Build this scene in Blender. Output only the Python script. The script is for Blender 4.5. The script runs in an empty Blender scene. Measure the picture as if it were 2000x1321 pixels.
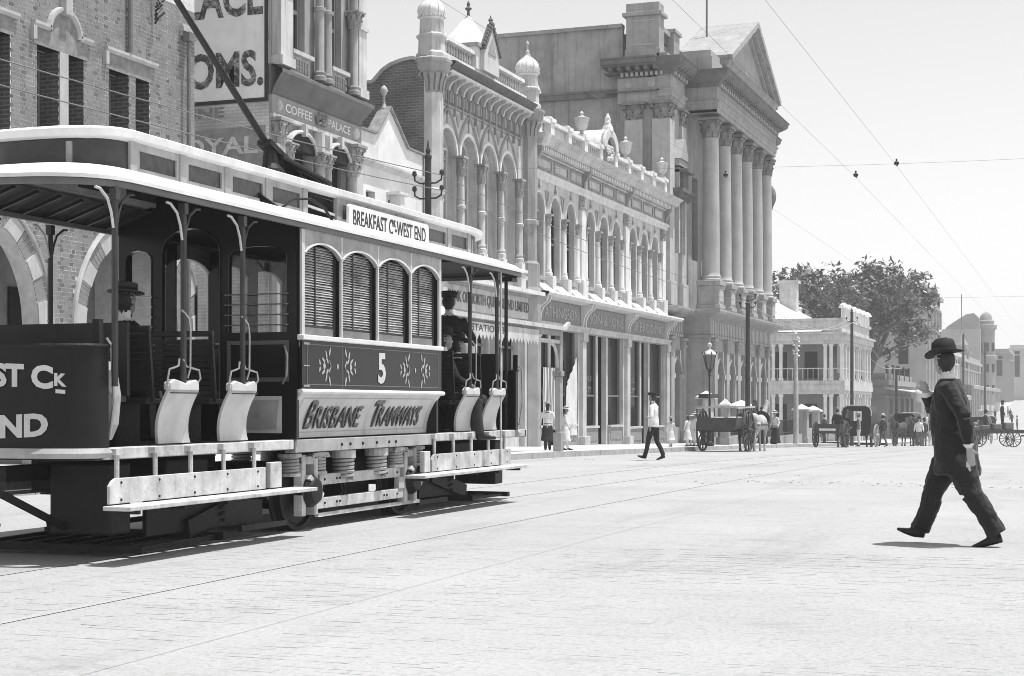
import bpy, math, random
from mathutils import Vector, Matrix
from mathutils.geometry import tessellate_polygon
from mathutils.kdtree import KDTree
from math import sin, cos, pi, radians, sqrt
RN = random.Random(11)
sc = bpy.context.scene
COL = sc.collection
# ---------------------------------------------------------------- camera
cd = bpy.data.cameras.new('camera'); CAM = bpy.data.objects.new('camera', cd); COL.objects.link(CAM)
CAM.location = (0, 0, 1.25); CAM.rotation_euler = (pi / 2, 0, math.atan(1130 / 3100))
cd.sensor_width = 36; cd.lens = 3100 / 2000 * 36; cd.shift_y = .06475; cd.clip_end = 3000; cd.clip_start = .05
sc.camera = CAM
# ---------------------------------------------------------------- sky, sun, exposure (the plate is black and white and sees mostly blue)
SUN_EL, SUN_AZ = radians(74.5), math.atan2(.94, .34)
wd = bpy.data.worlds.new('World'); sc.world = wd; wd.use_nodes = True
nt = wd.node_tree; nt.nodes.clear()
sky = nt.nodes.new('ShaderNodeTexSky'); sky.sky_type = 'NISHITA'; sky.sun_disc = False
sky.sun_elevation = SUN_EL; sky.sun_rotation = SUN_AZ; sky.dust_density = 0.3; sky.air_density = 1.0; sky.ozone_density = 1.0
sep = nt.nodes.new('ShaderNodeSeparateColor'); bg = nt.nodes.new('ShaderNodeBackground'); wo = nt.nodes.new('ShaderNodeOutputWorld')
bg.inputs[1].default_value = .097
nt.links.new(sky.outputs[0], sep.inputs[0]); nt.links.new(sep.outputs[2], bg.inputs[0]); nt.links.new(bg.outputs[0], wo.inputs[0])
sl = bpy.data.lights.new('sun', 'SUN'); sl.energy = 3.7; sl.angle = radians(.55); sl.color = (1, 1, 1)
so = bpy.data.objects.new('sun', sl); COL.objects.link(so)
sd = Vector((sin(SUN_AZ) * cos(SUN_EL), cos(SUN_AZ) * cos(SUN_EL), sin(SUN_EL)))
so.rotation_euler = sd.to_track_quat('Z', 'Y').to_euler(); so.location = (0, 0, 40)
vs = sc.view_settings; vs.view_transform = 'Standard'; vs.look = 'None'; vs.exposure = 0.62; vs.gamma = 1; vs.use_curve_mapping = False
sc.cycles.max_bounces = 6; sc.cycles.diffuse_bounces = 2; sc.cycles.glossy_bounces = 3; sc.cycles.volume_bounces = 1
sc.cycles.transmission_bounces = 4; sc.cycles.transparent_max_bounces = 8; sc.cycles.caustics_reflective = False; sc.cycles.caustics_refractive = False
sc.cycles.filter_width = .95; sc.cycles.use_denoising = True; sc.cycles.use_adaptive_sampling = True
# ---------------------------------------------------------------- materials (all neutral greys: the photograph has no colour)
MATS = {}
def mat(name, v, rough=.8, var=.0, scale=3.0, bump=0.0, bscale=40., metal=0.0, spec=.3, streak=0.0, tone=None, coat=0.0):
    """grey paint / stone with cloudy tone changes (var), rain streaks (streak) and fine relief (bump)"""
    if name in MATS: return MATS[name]
    m = bpy.data.materials.new(name); m.use_nodes = True; MATS[name] = m
    n = m.node_tree.nodes; l = m.node_tree.links; b = n['Principled BSDF']
    b.inputs['Base Color'].default_value = (v, v, v, 1); b.inputs['Roughness'].default_value = rough
    b.inputs['Metallic'].default_value = metal; b.inputs['Specular IOR Level'].default_value = spec
    if coat: b.inputs['Coat Weight'].default_value = coat; b.inputs['Coat Roughness'].default_value = .12
    if var or streak or bump:
        tc = n.new('ShaderNodeNewGeometry')
    if var or streak:
        nz = n.new('ShaderNodeTexNoise'); nz.inputs['Scale'].default_value = scale; nz.inputs['Detail'].default_value = 6; nz.inputs['Roughness'].default_value = .62
        l.new(tc.outputs['Position'], nz.inputs['Vector'])
        mp = n.new('ShaderNodeMapRange'); mp.inputs[1].default_value = .3; mp.inputs[2].default_value = .72
        mp.inputs[3].default_value = v * (1 - var); mp.inputs[4].default_value = min(1, v * (1 + var * .7))
        l.new(nz.outputs['Fac'], mp.inputs[0]); out = mp.outputs[0]
        if streak:
            vm = n.new('ShaderNodeVectorMath'); vm.operation = 'MULTIPLY'; vm.inputs[1].default_value = (2.2, 2.2, .13)
            l.new(tc.outputs['Position'], vm.inputs[0])
            n2 = n.new('ShaderNodeTexNoise'); n2.inputs['Scale'].default_value = 2.1; n2.inputs['Detail'].default_value = 7; n2.inputs['Roughness'].default_value = .7
            l.new(vm.outputs[0], n2.inputs['Vector'])
            m2 = n.new('ShaderNodeMapRange'); m2.inputs[1].default_value = .5; m2.inputs[2].default_value = .75; m2.inputs[3].default_value = 1; m2.inputs[4].default_value = 1 - streak
            l.new(n2.outputs['Fac'], m2.inputs[0])
            mu = n.new('ShaderNodeMath'); mu.operation = 'MULTIPLY'; l.new(out, mu.inputs[0]); l.new(m2.outputs[0], mu.inputs[1]); out = mu.outputs[0]
        l.new(out, b.inputs['Base Color'])
    if bump:
        n3 = n.new('ShaderNodeTexNoise'); n3.inputs['Scale'].default_value = bscale; n3.inputs['Detail'].default_value = 5
        l.new(tc.outputs['Position'], n3.inputs['Vector'])
        bp = n.new('ShaderNodeBump'); bp.inputs['Strength'].default_value = bump; bp.inputs['Distance'].default_value = .02
        l.new(n3.outputs['Fac'], bp.inputs['Height']); l.new(bp.outputs[0], b.inputs['Normal'])
    return m
def brickmat(name, v1, v2, vm, axis, bw=.24, bh=.08, mort=.012):
    """far brickwork: too small to pick the bricks apart"""
    if name in MATS: return MATS[name]
    m = bpy.data.materials.new(name); m.use_nodes = True; MATS[name] = m
    n = m.node_tree.nodes; l = m.node_tree.links; b = n['Principled BSDF']; b.inputs['Roughness'].default_value = .9
    g = n.new('ShaderNodeNewGeometry'); s = n.new('ShaderNodeSeparateXYZ'); c = n.new('ShaderNodeCombineXYZ')
    l.new(g.outputs['Position'], s.inputs[0]); l.new(s.outputs[axis], c.inputs[0]); l.new(s.outputs[2], c.inputs[1])
    t = n.new('ShaderNodeTexBrick'); t.inputs['Scale'].default_value = 1; t.inputs['Brick Width'].default_value = bw; t.inputs['Row Height'].default_value = bh
    t.inputs['Mortar Size'].default_value = mort; t.inputs['Bias'].default_value = -.1
    for k, q in ((1, v1), (2, v2), (3, vm)): t.inputs[k].default_value = (q, q, q, 1)
    l.new(c.outputs[0], t.inputs['Vector'])
    nz = n.new('ShaderNodeTexNoise'); nz.inputs['Scale'].default_value = 1.3; nz.inputs['Detail'].default_value = 6; l.new(g.outputs['Position'], nz.inputs['Vector'])
    mp = n.new('ShaderNodeMapRange'); mp.inputs[1].default_value = .3; mp.inputs[2].default_value = .7; mp.inputs[3].default_value = .7; mp.inputs[4].default_value = 1.2; l.new(nz.outputs['Fac'], mp.inputs[0])
    mx = n.new('ShaderNodeVectorMath'); mx.operation = 'SCALE'; l.new(t.outputs['Color'], mx.inputs[0]); l.new(mp.outputs[0], mx.inputs['Scale'])
    l.new(mx.outputs[0], b.inputs['Base Color'])
    bp = n.new('ShaderNodeBump'); bp.inputs['Strength'].default_value = .6; bp.inputs['Distance'].default_value = .01; bp.invert = True
    l.new(t.outputs['Fac'], bp.inputs['Height']); l.new(bp.outputs[0], b.inputs['Normal'])
    return m
def clearmat(name, tint=.75):
    if name in MATS: return MATS[name]
    m = bpy.data.materials.new(name); m.use_nodes = True; MATS[name] = m; n = m.node_tree.nodes; l = m.node_tree.links; n.clear()
    o = n.new('ShaderNodeOutputMaterial'); a = n.new('ShaderNodeBsdfTransparent'); a.inputs[0].default_value = (tint, tint, tint, 1); g = n.new('ShaderNodeBsdfGlossy'); g.inputs['Roughness'].default_value = .03
    f = n.new('ShaderNodeFresnel'); f.inputs[0].default_value = 1.45; x = n.new('ShaderNodeMixShader'); l.new(f.outputs[0], x.inputs[0]); l.new(a.outputs[0], x.inputs[1]); l.new(g.outputs[0], x.inputs[2]); l.new(x.outputs[0], o.inputs[0]); return m
def canvasmat(name, v, tr=.5):
    m = bpy.data.materials.new(name); m.use_nodes = True; n = m.node_tree.nodes; l = m.node_tree.links; n.clear()
    o = n.new('ShaderNodeOutputMaterial'); a = n.new('ShaderNodeBsdfDiffuse'); a.inputs[0].default_value = (v, v, v, 1); b = n.new('ShaderNodeBsdfTranslucent'); b.inputs[0].default_value = (v, v, v, 1)
    x = n.new('ShaderNodeMixShader'); x.inputs[0].default_value = tr; l.new(a.outputs[0], x.inputs[1]); l.new(b.outputs[0], x.inputs[2]); l.new(x.outputs[0], o.inputs[0]); return m
def glassmat(name, v=.012, rough=.15, spec=.05):
    return mat(name, v, rough, spec=spec)
# ---------------------------------------------------------------- mesh kit
class MB:
    def __init__(s): s.v = []; s.f = []; s.m = []; s.cur = 0
    def add(s, vs, fs):
        o = len(s.v); s.v += [tuple(p) for p in vs]; s.f += [tuple(o + i for i in f) for f in fs]; s.m += [s.cur] * len(fs); return s
    def box(s, x0, x1, y0, y1, z0, z1):
        if x0 > x1: x0, x1 = x1, x0
        if y0 > y1: y0, y1 = y1, y0
        if z0 > z1: z0, z1 = z1, z0
        return s.add([(x0, y0, z0), (x1, y0, z0), (x1, y1, z0), (x0, y1, z0), (x0, y0, z1), (x1, y0, z1), (x1, y1, z1), (x0, y1, z1)],
                     [(0, 3, 2, 1), (4, 5, 6, 7), (0, 1, 5, 4), (1, 2, 6, 5), (2, 3, 7, 6), (3, 0, 4, 7)])
    def beam(s, p, q, w, h, up=(0, 0, 1)):
        p = Vector(p); q = Vector(q); d = (q - p).normalized(); u = Vector(up)
        a = d.cross(u)
        if a.length < 1e-4: a = d.cross(Vector((1, 0, 0)))
        a.normalize(); b = a.cross(d); a *= w / 2; b *= h / 2
        return s.add([p - a - b, p + a - b, p + a + b, p - a + b, q - a - b, q + a - b, q + a + b, q - a + b],
                     [(0, 3, 2, 1), (4, 5, 6, 7), (0, 1, 5, 4), (1, 2, 6, 5), (2, 3, 7, 6), (3, 0, 4, 7)][::1])
    def tube(s, pts, r, n=8, cap=True, flat=1.0):
        pts = [Vector(p) for p in pts]; rs = r if isinstance(r, (list, tuple)) else [r] * len(pts)
        vs = []; fs = []; pa = None
        for i, p in enumerate(pts):
            d = (pts[min(i + 1, len(pts) - 1)] - pts[max(i - 1, 0)])
            d = d.normalized() if d.length > 1e-7 else Vector((0, 0, 1))
            if pa is None:
                a = d.cross(Vector((0, 0, 1)))
                if a.length < .05: a = d.cross(Vector((0, 1, 0)))
            else:
                a = pa - d * pa.dot(d)
            a.normalize(); pa = a; b = d.cross(a)
            for k in range(n):
                t = 2 * pi * k / n; vs.append(p + a * (cos(t) * rs[i]) + b * (sin(t) * rs[i] * flat))
        for i in range(len(pts) - 1):
            for k in range(n):
                k2 = (k + 1) % n; fs.append((i * n + k, i * n + k2, (i + 1) * n + k2, (i + 1) * n + k))
        if cap: fs.append(tuple(range(n - 1, -1, -1))); fs.append(tuple((len(pts) - 1) * n + k for k in range(n)))
        return s.add(vs, fs)
    def lathe(s, c, prof, n=16, ax='z', cap=True, a0=0.0, sweep=2 * pi):
        vs = []; fs = []; full = abs(sweep - 2 * pi) < 1e-6; m = n if full else n + 1
        for r, h in prof:
            for k in range(m):
                t = a0 + sweep * k / n; x, y = r * cos(t), r * sin(t)
                if ax == 'z': vs.append((c[0] + x, c[1] + y, c[2] + h))
                elif ax == 'x': vs.append((c[0] + h, c[1] + x, c[2] + y))
                else: vs.append((c[0] + y, c[1] + h, c[2] + x))
        for i in range(len(prof) - 1):
            for k in range(n):
                k2 = (k + 1) % m; fs.append((i * m + k, i * m + k2, (i + 1) * m + k2, (i + 1) * m + k))
        if cap and full: fs.append(tuple(range(m - 1, -1, -1))); fs.append(tuple((len(prof) - 1) * m + k for k in range(m)))
        return s.add(vs, fs)
    def slab(s, outer, holes, fn, d0, d1, back=True, rim=True):
        """flat sheet with holes: front at depth d0, back at d1, rims round the outside and every hole; fn(s, z, d) -> world"""
        loops = [outer] + list(holes)
        tris = tessellate_polygon([[Vector((a, b, 0)) for a, b in lp] for lp in loops])
        flat = [p for lp in loops for p in lp]; n = len(flat); vs = [fn(a, b, d0) for a, b in flat] + [fn(a, b, d1) for a, b in flat]
        def ar(t): (x0, y0), (x1, y1), (x2, y2) = (flat[i] for i in t); return (x1 - x0) * (y2 - y0) - (x2 - x0) * (y1 - y0)
        fs = []
        for t in tris:
            t = tuple(t) if ar(t) > 0 else tuple(t)[::-1]
            fs.append(t)
            if back: fs.append(tuple(i + n for i in t[::-1]))
        o = 0
        for j, lp in enumerate(loops):
            k = len(lp)
            if j or rim:
                for i in range(k):
                    i2 = (i + 1) % k; fs.append((o + i, o + i + n, o + i2 + n, o + i2))
            o += k
        return s.add(vs, fs)
    def loft(s, rings, cap=True, close=True):
        n = len(rings[0]); vs = [p for r in rings for p in r]; fs = []
        for i in range(len(rings) - 1):
            for k in range(n if close else n - 1):
                k2 = (k + 1) % n; fs.append((i * n + k, i * n + k2, (i + 1) * n + k2, (i + 1) * n + k))
        if cap and close: fs.append(tuple(range(n - 1, -1, -1))); fs.append(tuple((len(rings) - 1) * n + k for k in range(n)))
        return s.add(vs, fs)
    def sheet(s, rows):
        return s.loft(rows, cap=False, close=False)
    def xf(s, M, start=0):
        s.v = s.v[:start] + [tuple(M @ Vector(p)) for p in s.v[start:]]; return s
    def mesh(s, name, mats, smooth=False, fixn=True):
        me = bpy.data.meshes.new(name); me.from_pydata(s.v, [], s.f)
        for m in (mats if isinstance(mats, (list, tuple)) else [mats]): me.materials.append(m)
        if max(s.m, default=0): me.polygons.foreach_set('material_index', s.m)
        if smooth:
            me.polygons.foreach_set('use_smooth', [True] * len(me.polygons))
            try: me.set_sharp_from_angle(angle=radians(40))
            except Exception: pass
        me.update()
        return me
    def build(s, name, mats, parent=None, smooth=False, bevel=0, local=False):
        o = bpy.data.objects.new(name, s.mesh(name, mats, smooth)); COL.objects.link(o)
        if bevel:
            bv = o.modifiers.new('bevel', 'BEVEL'); bv.width = bevel; bv.segments = 2; bv.limit_method = 'ANGLE'; bv.angle_limit = radians(40)
        if parent is not None: hang(o, parent, local)
        return o
def hang(o, parent, local=False):
    o.parent = parent
    if not local and parent.type == 'EMPTY': o.matrix_parent_inverse = Matrix.Translation(parent.location).inverted()
def inst(mesh, name, parent, loc=(0, 0, 0), rz=0, scale=(1, 1, 1), local=False, rot=None):
    o = bpy.data.objects.new(name, mesh); COL.objects.link(o); o.location = loc; o.rotation_euler = rot or (0, 0, rz); o.scale = scale
    if parent is not None: hang(o, parent, local)
    return o
def tag(o, label, cat, group=None):
    o['label'] = label; o['category'] = cat
    if group: o['group'] = group
    return o
def thing(name, label, cat, loc=(0, 0, 0), rz=0, group=None):
    o = bpy.data.objects.new(name, None); COL.objects.link(o); o.location = loc; o.rotation_euler = (0, 0, rz); o.empty_display_size = .2
    return tag(o, label, cat, group)
def struct(o): o['kind'] = 'structure'; return o
def bx(name, m, parent, x0, x1, y0, y1, z0, z1, bevel=0, local=False):
    return MB().box(x0, x1, y0, y1, z0, z1).build(name, m, parent, bevel=bevel, local=local)
# street front: s runs along the street (+Y), depth d goes into the building (-X); side wall: s runs along X, depth +Y
def front(X): return lambda s, z, d: (X - d, s, z)
def side(Y): return lambda s, z, d: (s, Y + d, z)
def arch(s0, s1, z0, zs, zt, n=12, point=0.0):
    """opening outline with a round (or slightly pointed) head: jambs to zs, crown at zt"""
    c = (s0 + s1) / 2; h = (s1 - s0) / 2; p = [(s0, z0), (s1, z0)]
    for i in range(n + 1):
        t = pi * i / n; x = cos(t); y = sin(t)
        y2 = y if not point else y ** (1 - .35 * point) * (1 - .06 * point) + (.06 * point if abs(x) < 1e-6 else 0)
        p.append((c + h * x, zs + (zt - zs) * y2))
    return p
def band(c, z, r0, r1, a0, a1, n=16, zsc=1.0):
    """ring segment as polygon in (s,z)"""
    o = [(c + r1 * cos(a0 + (a1 - a0) * i / n), z + zsc * r1 * sin(a0 + (a1 - a0) * i / n)) for i in range(n + 1)]
    i_ = [(c + r0 * cos(a0 + (a1 - a0) * i / n), z + zsc * r0 * sin(a0 + (a1 - a0) * i / n)) for i in range(n + 1)]
    return o + i_[::-1]
def moulding(mb, prof, X, y0, y1, ret0=True, ret1=True, dep=.6):
    """cornice run along the street from y0 to y1: prof = [(projection, z), ...] bottom to top"""
    pr = list(prof); rows = [[(X + p, y0 - (p if ret0 else 0), z) for p, z in pr], [(X + p, y1 + (p if ret1 else 0), z) for p, z in pr]]
    mb.sheet(rows[::-1])
    if ret0: mb.sheet([[(X + p, y0 - p, z) for p, z in pr], [(X - dep, y0 - p, z) for p, z in pr]][::1])
    if ret1: mb.sheet([[(X - dep, y1 + p, z) for p, z in pr], [(X + p, y1 + p, z) for p, z in pr]])
    p, z = pr[-1]; mb.add([(X + p, y0 - (p if ret0 else 0), z), (X + p, y1 + (p if ret1 else 0), z), (X - dep, y1 + (p if ret1 else 0), z), (X - dep, y0 - (p if ret0 else 0), z)], [(0, 1, 2, 3)])
    p, z = pr[0]; mb.add([(X + p, y0, z), (X + p, y1, z), (X - .3, y1, z), (X - .3, y0, z)], [(3, 2, 1, 0)])
    return mb
_TMP = bpy.data.scenes.new('workbench')
def evalmesh(ob):
    _TMP.collection.objects.link(ob); vl = _TMP.view_layers[0]; vl.update()
    me = bpy.data.meshes.new_from_object(ob.evaluated_get(vl.depsgraph)); _TMP.collection.objects.unlink(ob); return me
_TXT = {}
def text(name, body, m, parent, fn, th=.006, bold=.0, local=False, shear=0.0):
    """lettering: outline mesh of the words fitted to the unit box, mapped by fn(s, t, d) (s 0..1 along, t 0..1 up, d out)"""
    key = (body, bold, shear)
    if key not in _TXT:
        cu = bpy.data.curves.new('lettering', 'FONT'); cu.body = body; cu.size = 1; cu.extrude = .01; cu.offset = bold; cu.shear = shear; cu.resolution_u = 3
        ob = bpy.data.objects.new('lettering', cu); me = evalmesh(ob)
        vs = [v.co.copy() for v in me.vertices]; fs = [tuple(p.vertices) for p in me.polygons]
        bpy.data.objects.remove(ob); bpy.data.curves.remove(cu); bpy.data.meshes.remove(me)
        x0 = min(v.x for v in vs); x1 = max(v.x for v in vs); y0 = min(v.y for v in vs); y1 = max(v.y for v in vs)
        _TXT[key] = ([((v.x - x0) / (x1 - x0), (v.y - y0) / (y1 - y0), 1 if v.z > 0 else 0) for v in vs], fs)
    vs, fs = _TXT[key]
    b = MB(); b.add([fn(a, c, d * th) for a, c, d in vs], fs)
    return b.build(name, m, parent, local=local)
# ---------------------------------------------------------------- ground profile along the street
GP = [(-200, 0), (0, 0), (20, -.03), (38, -.18), (52, -.40), (70, -.72), (88, -1.08), (125, -1.85), (150, -2.12), (180, -2.0), (250, -.7), (330, 1.7), (420, 2.5), (2000, 3.0)]
def gz(y):
    for i in range(len(GP) - 1):
        if GP[i + 1][0] >= y:
            (a, p), (b, q) = GP[i], GP[i + 1]
            sl = lambda k: (GP[k + 1][1] - GP[k - 1][1]) / (GP[k + 1][0] - GP[k - 1][0]) if 0 < k < len(GP) - 1 else 0
            h = b - a; t = (y - a) / h; m0 = sl(i) * h; m1 = sl(i + 1) * h
            return (2 * t ** 3 - 3 * t * t + 1) * p + (t ** 3 - 2 * t * t + t) * m0 + (-2 * t ** 3 + 3 * t * t) * q + (t ** 3 - t * t) * m1
    return GP[-1][1]
def pz(y): return gz(y) + .15                                   # top of the footpath
# ================================================================ ground
def roadmat():
    m = bpy.data.materials.new('dusty_road'); m.use_nodes = True
    n = m.node_tree.nodes; l = m.node_tree.links; b = n['Principled BSDF']; b.inputs['Roughness'].default_value = .95; b.inputs['Specular IOR Level'].default_value = .1
    g = n.new('ShaderNodeNewGeometry'); 
    def noise(sc_, vec=None, det=6, ro=.6):
        z = n.new('ShaderNodeTexNoise'); z.inputs['Scale'].default_value = sc_; z.inputs['Detail'].default_value = det; z.inputs['Roughness'].default_value = ro
        if vec:
            v = n.new('ShaderNodeVectorMath'); v.operation = 'MULTIPLY'; v.inputs[1].default_value = vec; l.new(g.outputs['Position'], v.inputs[0]); l.new(v.outputs[0], z.inputs['Vector'])
        else: l.new(g.outputs['Position'], z.inputs['Vector'])
        return z.outputs['Fac']
    def rng(f, a, b_, c, d):
        r = n.new('ShaderNodeMapRange'); r.inputs[1].default_value = a; r.inputs[2].default_value = b_; r.inputs[3].default_value = c; r.inputs[4].default_value = d; l.new(f, r.inputs[0]); return r.outputs[0]
    def mul(a, b_):
        q = n.new('ShaderNodeMath'); q.operation = 'MULTIPLY'; l.new(a, q.inputs[0]); l.new(b_, q.inputs[1]); return q.outputs[0]
    base = rng(noise(.35), .3, .7, .38, .45)
    wear = rng(noise(1.0, (.9, .12, 1), 8, .65), .54, .74, 1, .80)      # wheel wear along the street
    grit = mul(rng(noise(24, None, 5, .9), .50, .68, 1, .62), rng(noise(120, None, 3, .9), .36, .66, 1.1, .72))
    patch = rng(noise(.8, (1, 2.6, 1), 9, .75), .56, .74, 1, .70)       # trodden dung and damp
    c = mul(mul(base, wear), mul(grit, patch))
    l.new(c, b.inputs['Base Color'])
    bp = n.new('ShaderNodeBump'); bp.inputs['Strength'].default_value = .35; bp.inputs['Distance'].default_value = .012
    l.new(noise(55, None, 5, .7), bp.inputs['Height']); l.new(bp.outputs[0], b.inputs['Normal'])
    return m
M_ROAD = roadmat()
M_PATH = mat('footpath_asphalt', .48, .95, .12, 1.2, .2, 60)
M_KERB = mat('kerb_stone', .36, .9, .25, 3, .3, 30)
M_EARTH = mat('bare_earth', .42, .95, .2, .2)
M_STEEL = mat('worn_rail_steel', .5, .45, .15, 8, metal=.3)
M_DUSTR = mat('dust_covered_rail', .41, .9, .2, 8)
M_GROOVE = mat('rail_groove_grime', .36, .9, .3, 9)
def sheetgrid(name, x0, x1, ys, dz, m, kind=True, crown=None, xs=None):
    xs = xs or [x0, x1]
    rows = [[(x, y, gz(y) + dz + (crown(x) if crown else 0)) for x in xs] for y in ys]
    b = MB(); b.sheet(rows[::-1]); o = b.build(name, m); struct(o); return o
YS = [-60, -30, 0, 5, 10, 15, 20, 25, 30] + list(range(34, 160, 4)) + [165, 175, 190, 210, 230, 250, 270, 290, 310, 330, 360, 400, 470, 600, 900, 1600]
ground = sheetgrid('ground', -420, 420, YS[:-1], -.12, M_EARTH)
road = sheetgrid('road', -14, 30, YS[:-3], 0, M_ROAD)
cross_road = sheetgrid('road', -60, -13.99, [98, 102, 106, 110, 114, 118], -.004, M_ROAD)
def footpath(y0, y1, x0=-20.2):
    b = MB(); ys = [y0 + (y1 - y0) * i / 24 for i in range(25)]
    for i in range(24):
        a, c = ys[i], ys[i + 1]
        za, zc = pz(a), pz(c)
        b.add([(-14.16, a, za), (-14.16, c, zc), (x0, c, zc + .08), (x0, a, za + .08)], [(0, 1, 2, 3)])
    o = b.build('pavement', M_PATH); struct(o)
    k = int((y1 - y0) / 1.25); me = None
    for i in range(k):
        a = y0 + i * (y1 - y0) / k; c = y0 + (i + 1) * (y1 - y0) / k - .015; j = RN.uniform(-.006, .006)
        q = MB(); q.add([(-14.17, a, gz(a) - .1), (-13.98 + j, a, gz(a) - .1), (-13.98 + j, c, gz(c) - .1), (-14.17, c, gz(c) - .1),
                         (-14.17, a, pz(a) + .006 + j / 2), (-14.0 + j, a, pz(a) + .006 + j / 2), (-14.0 + j, c, pz(c) + .006 + j / 2), (-14.17, c, pz(c) + .006 + j / 2)],
                        [(0, 3, 2, 1), (4, 5, 6, 7), (0, 1, 5, 4), (1, 2, 6, 5), (2, 3, 7, 6), (3, 0, 4, 7)])
        q.build('kerb_stone', M_KERB, o)
    return o
footpath(10, 97.5); footpath(119, 175)
for x in (-8.95, -7.5, -5.85, -4.4):
    b = MB(); ys = [y for y in YS if -30 <= y <= 200]
    for dx0, dx1, dz in ((-.028, .028, .004), ):
        b.sheet([[(x + dx0, y, gz(y) + dz - (.0025 if x > -5 else 0)), (x + dx1, y, gz(y) + dz - (.0025 if x > -5 else 0))] for y in ys][::-1])
    o = b.build('tram_rail', M_STEEL if x < -7 else (M_DUSTR if x < -5 else M_ROAD), road)
    if x > -5: continue
    b = MB(); b.sheet([[(x - .038, y, gz(y) + .003), (x - .029, y, gz(y) + .003)] for y in ys][::-1]); b.build('rail_groove', M_GROOVE, road)
# wood paving blocks near the camera, half buried in dust: rows across the street
def blocks():
    b = MB(); r = random.Random(3); y = 5.6; row = 0
    while y < 13.5:
        x = -7.3 + (.11 if row % 2 else 0)
        while x < 3.2:
            u = x * .943 + y * .342; d = -x * .342 + y * .94
            w = .225
            if d > 4 and -.36 < u / d < .36 and abs(x + 5.85) > .16 and abs(x + 4.4) > .16:
                z = gz(y) - .0036 + .0052 * r.random() + .0012 * sin(x * .9) * cos(y * .7); j = .004; tx = r.uniform(-.0012, .0012)
                a0, a1, c0, c1 = x + j, x + w - j, y + j, y + .088 - j
                b.add([(a0, c0, z + tx), (a1, c0, z - tx), (a1, c1, z - tx), (a0, c1, z + tx), (a0 - .004, c0 - .004, z - .012), (a1 + .004, c0 - .004, z - .012), (a1 + .004, c1 + .004, z - .012), (a0 - .004, c1 + .004, z - .012)],
                      [(0, 1, 2, 3), (4, 5, 1, 0), (5, 6, 2, 1), (6, 7, 3, 2), (7, 4, 0, 3)])
            x += w
        y += .088; row += 1
    o = b.build('paving_blocks', M_ROAD, road); o['kind'] = 'stuff'
blocks()
# horse dung and chaff trodden into the road
def dung():
    b = MB(); r = random.Random(5)
    for cx, cy, sx, sy, n in ((-4.2, 27, 3.6, .9, 90), (-5.6, 30, 2.4, .6, 40), (.6, 28.5, 2.2, 1.0, 80), (-12.9, 40, .8, .8, 14), (-1.8, 26.2, 1.5, .4, 22)):
        for _ in range(n):
            x = cx + r.gauss(0, sx / 2); y = cy + r.gauss(0, sy / 2); q = r.uniform(.008, .026); z = gz(y)
            b.lathe((x, y, z - .002), [(q, 0), (q * r.uniform(.7, 1), q * .25), (q * .3, q * .4)], 5, a0=r.random())
    o = b.build('horse_dung', mat('dry_dung', .16, .95, .3, 20)); o['kind'] = 'stuff'; tag(o, 'scattered dry dung and chaff trodden into the pale road', 'dung')
dung()
# ================================================================ red brick building beside the lane (left)
XF = -18.0
M_MORTAR = mat('pale_mortar', .62, .95, .2, 6)
M_BRICK = mat('brick_face', .225, .9, .28, 2.2, .3, 60)
M_BRICKD = mat('burnt_brick_header', .14, .85, .3, 5)
M_STONE = mat('dressed_stone', .46, .85, .16, 2.5, .2, 30, streak=.25)
M_CEM = mat('grey_cement_lintel', .26, .9, .35, 6)
M_WHITE = mat('white_painted_render', .72, .8, .16, 1.2, .15, 26, streak=.32)
M_CREAM = mat('cream_painted_stucco', .56, .8, .22, 1.4, .2, 26, streak=.5)
M_TAN = mat('buff_painted_stucco', .34, .85, .22, 1.6, .15, 30, streak=.4)
M_FREESTONE = mat('weathered_freestone', .36, .9, .22, 1.3, .25, 22, streak=.38)
M_DIRTY = mat('stained_cement_wall', .36, .95, .30, .9, .2, 12, streak=.5)
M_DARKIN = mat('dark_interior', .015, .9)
M_GLASS = glassmat('window_glass')
M_IRON = mat('black_iron', .03, .5, .3, 8)
M_PIPE = mat('painted_downpipe', .16, .6, .2, 5)
M_LEAD = mat('dark_lead_roof', .12, .7, .25, 3)
M_SASH = mat('window_sash_paint', .16, .6)
def inpoly(p, poly):
    x, y = p; c = False; j = len(poly) - 1
    for i in range(len(poly)):
        (a, b), (q, w) = poly[i], poly[j]
        if (b > y) != (w > y) and x < (q - a) * (y - b) / (w - b) + a: c = not c
        j = i
    return c
A1, A2, AZ = 22.27, 27.55, 2.7
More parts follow.
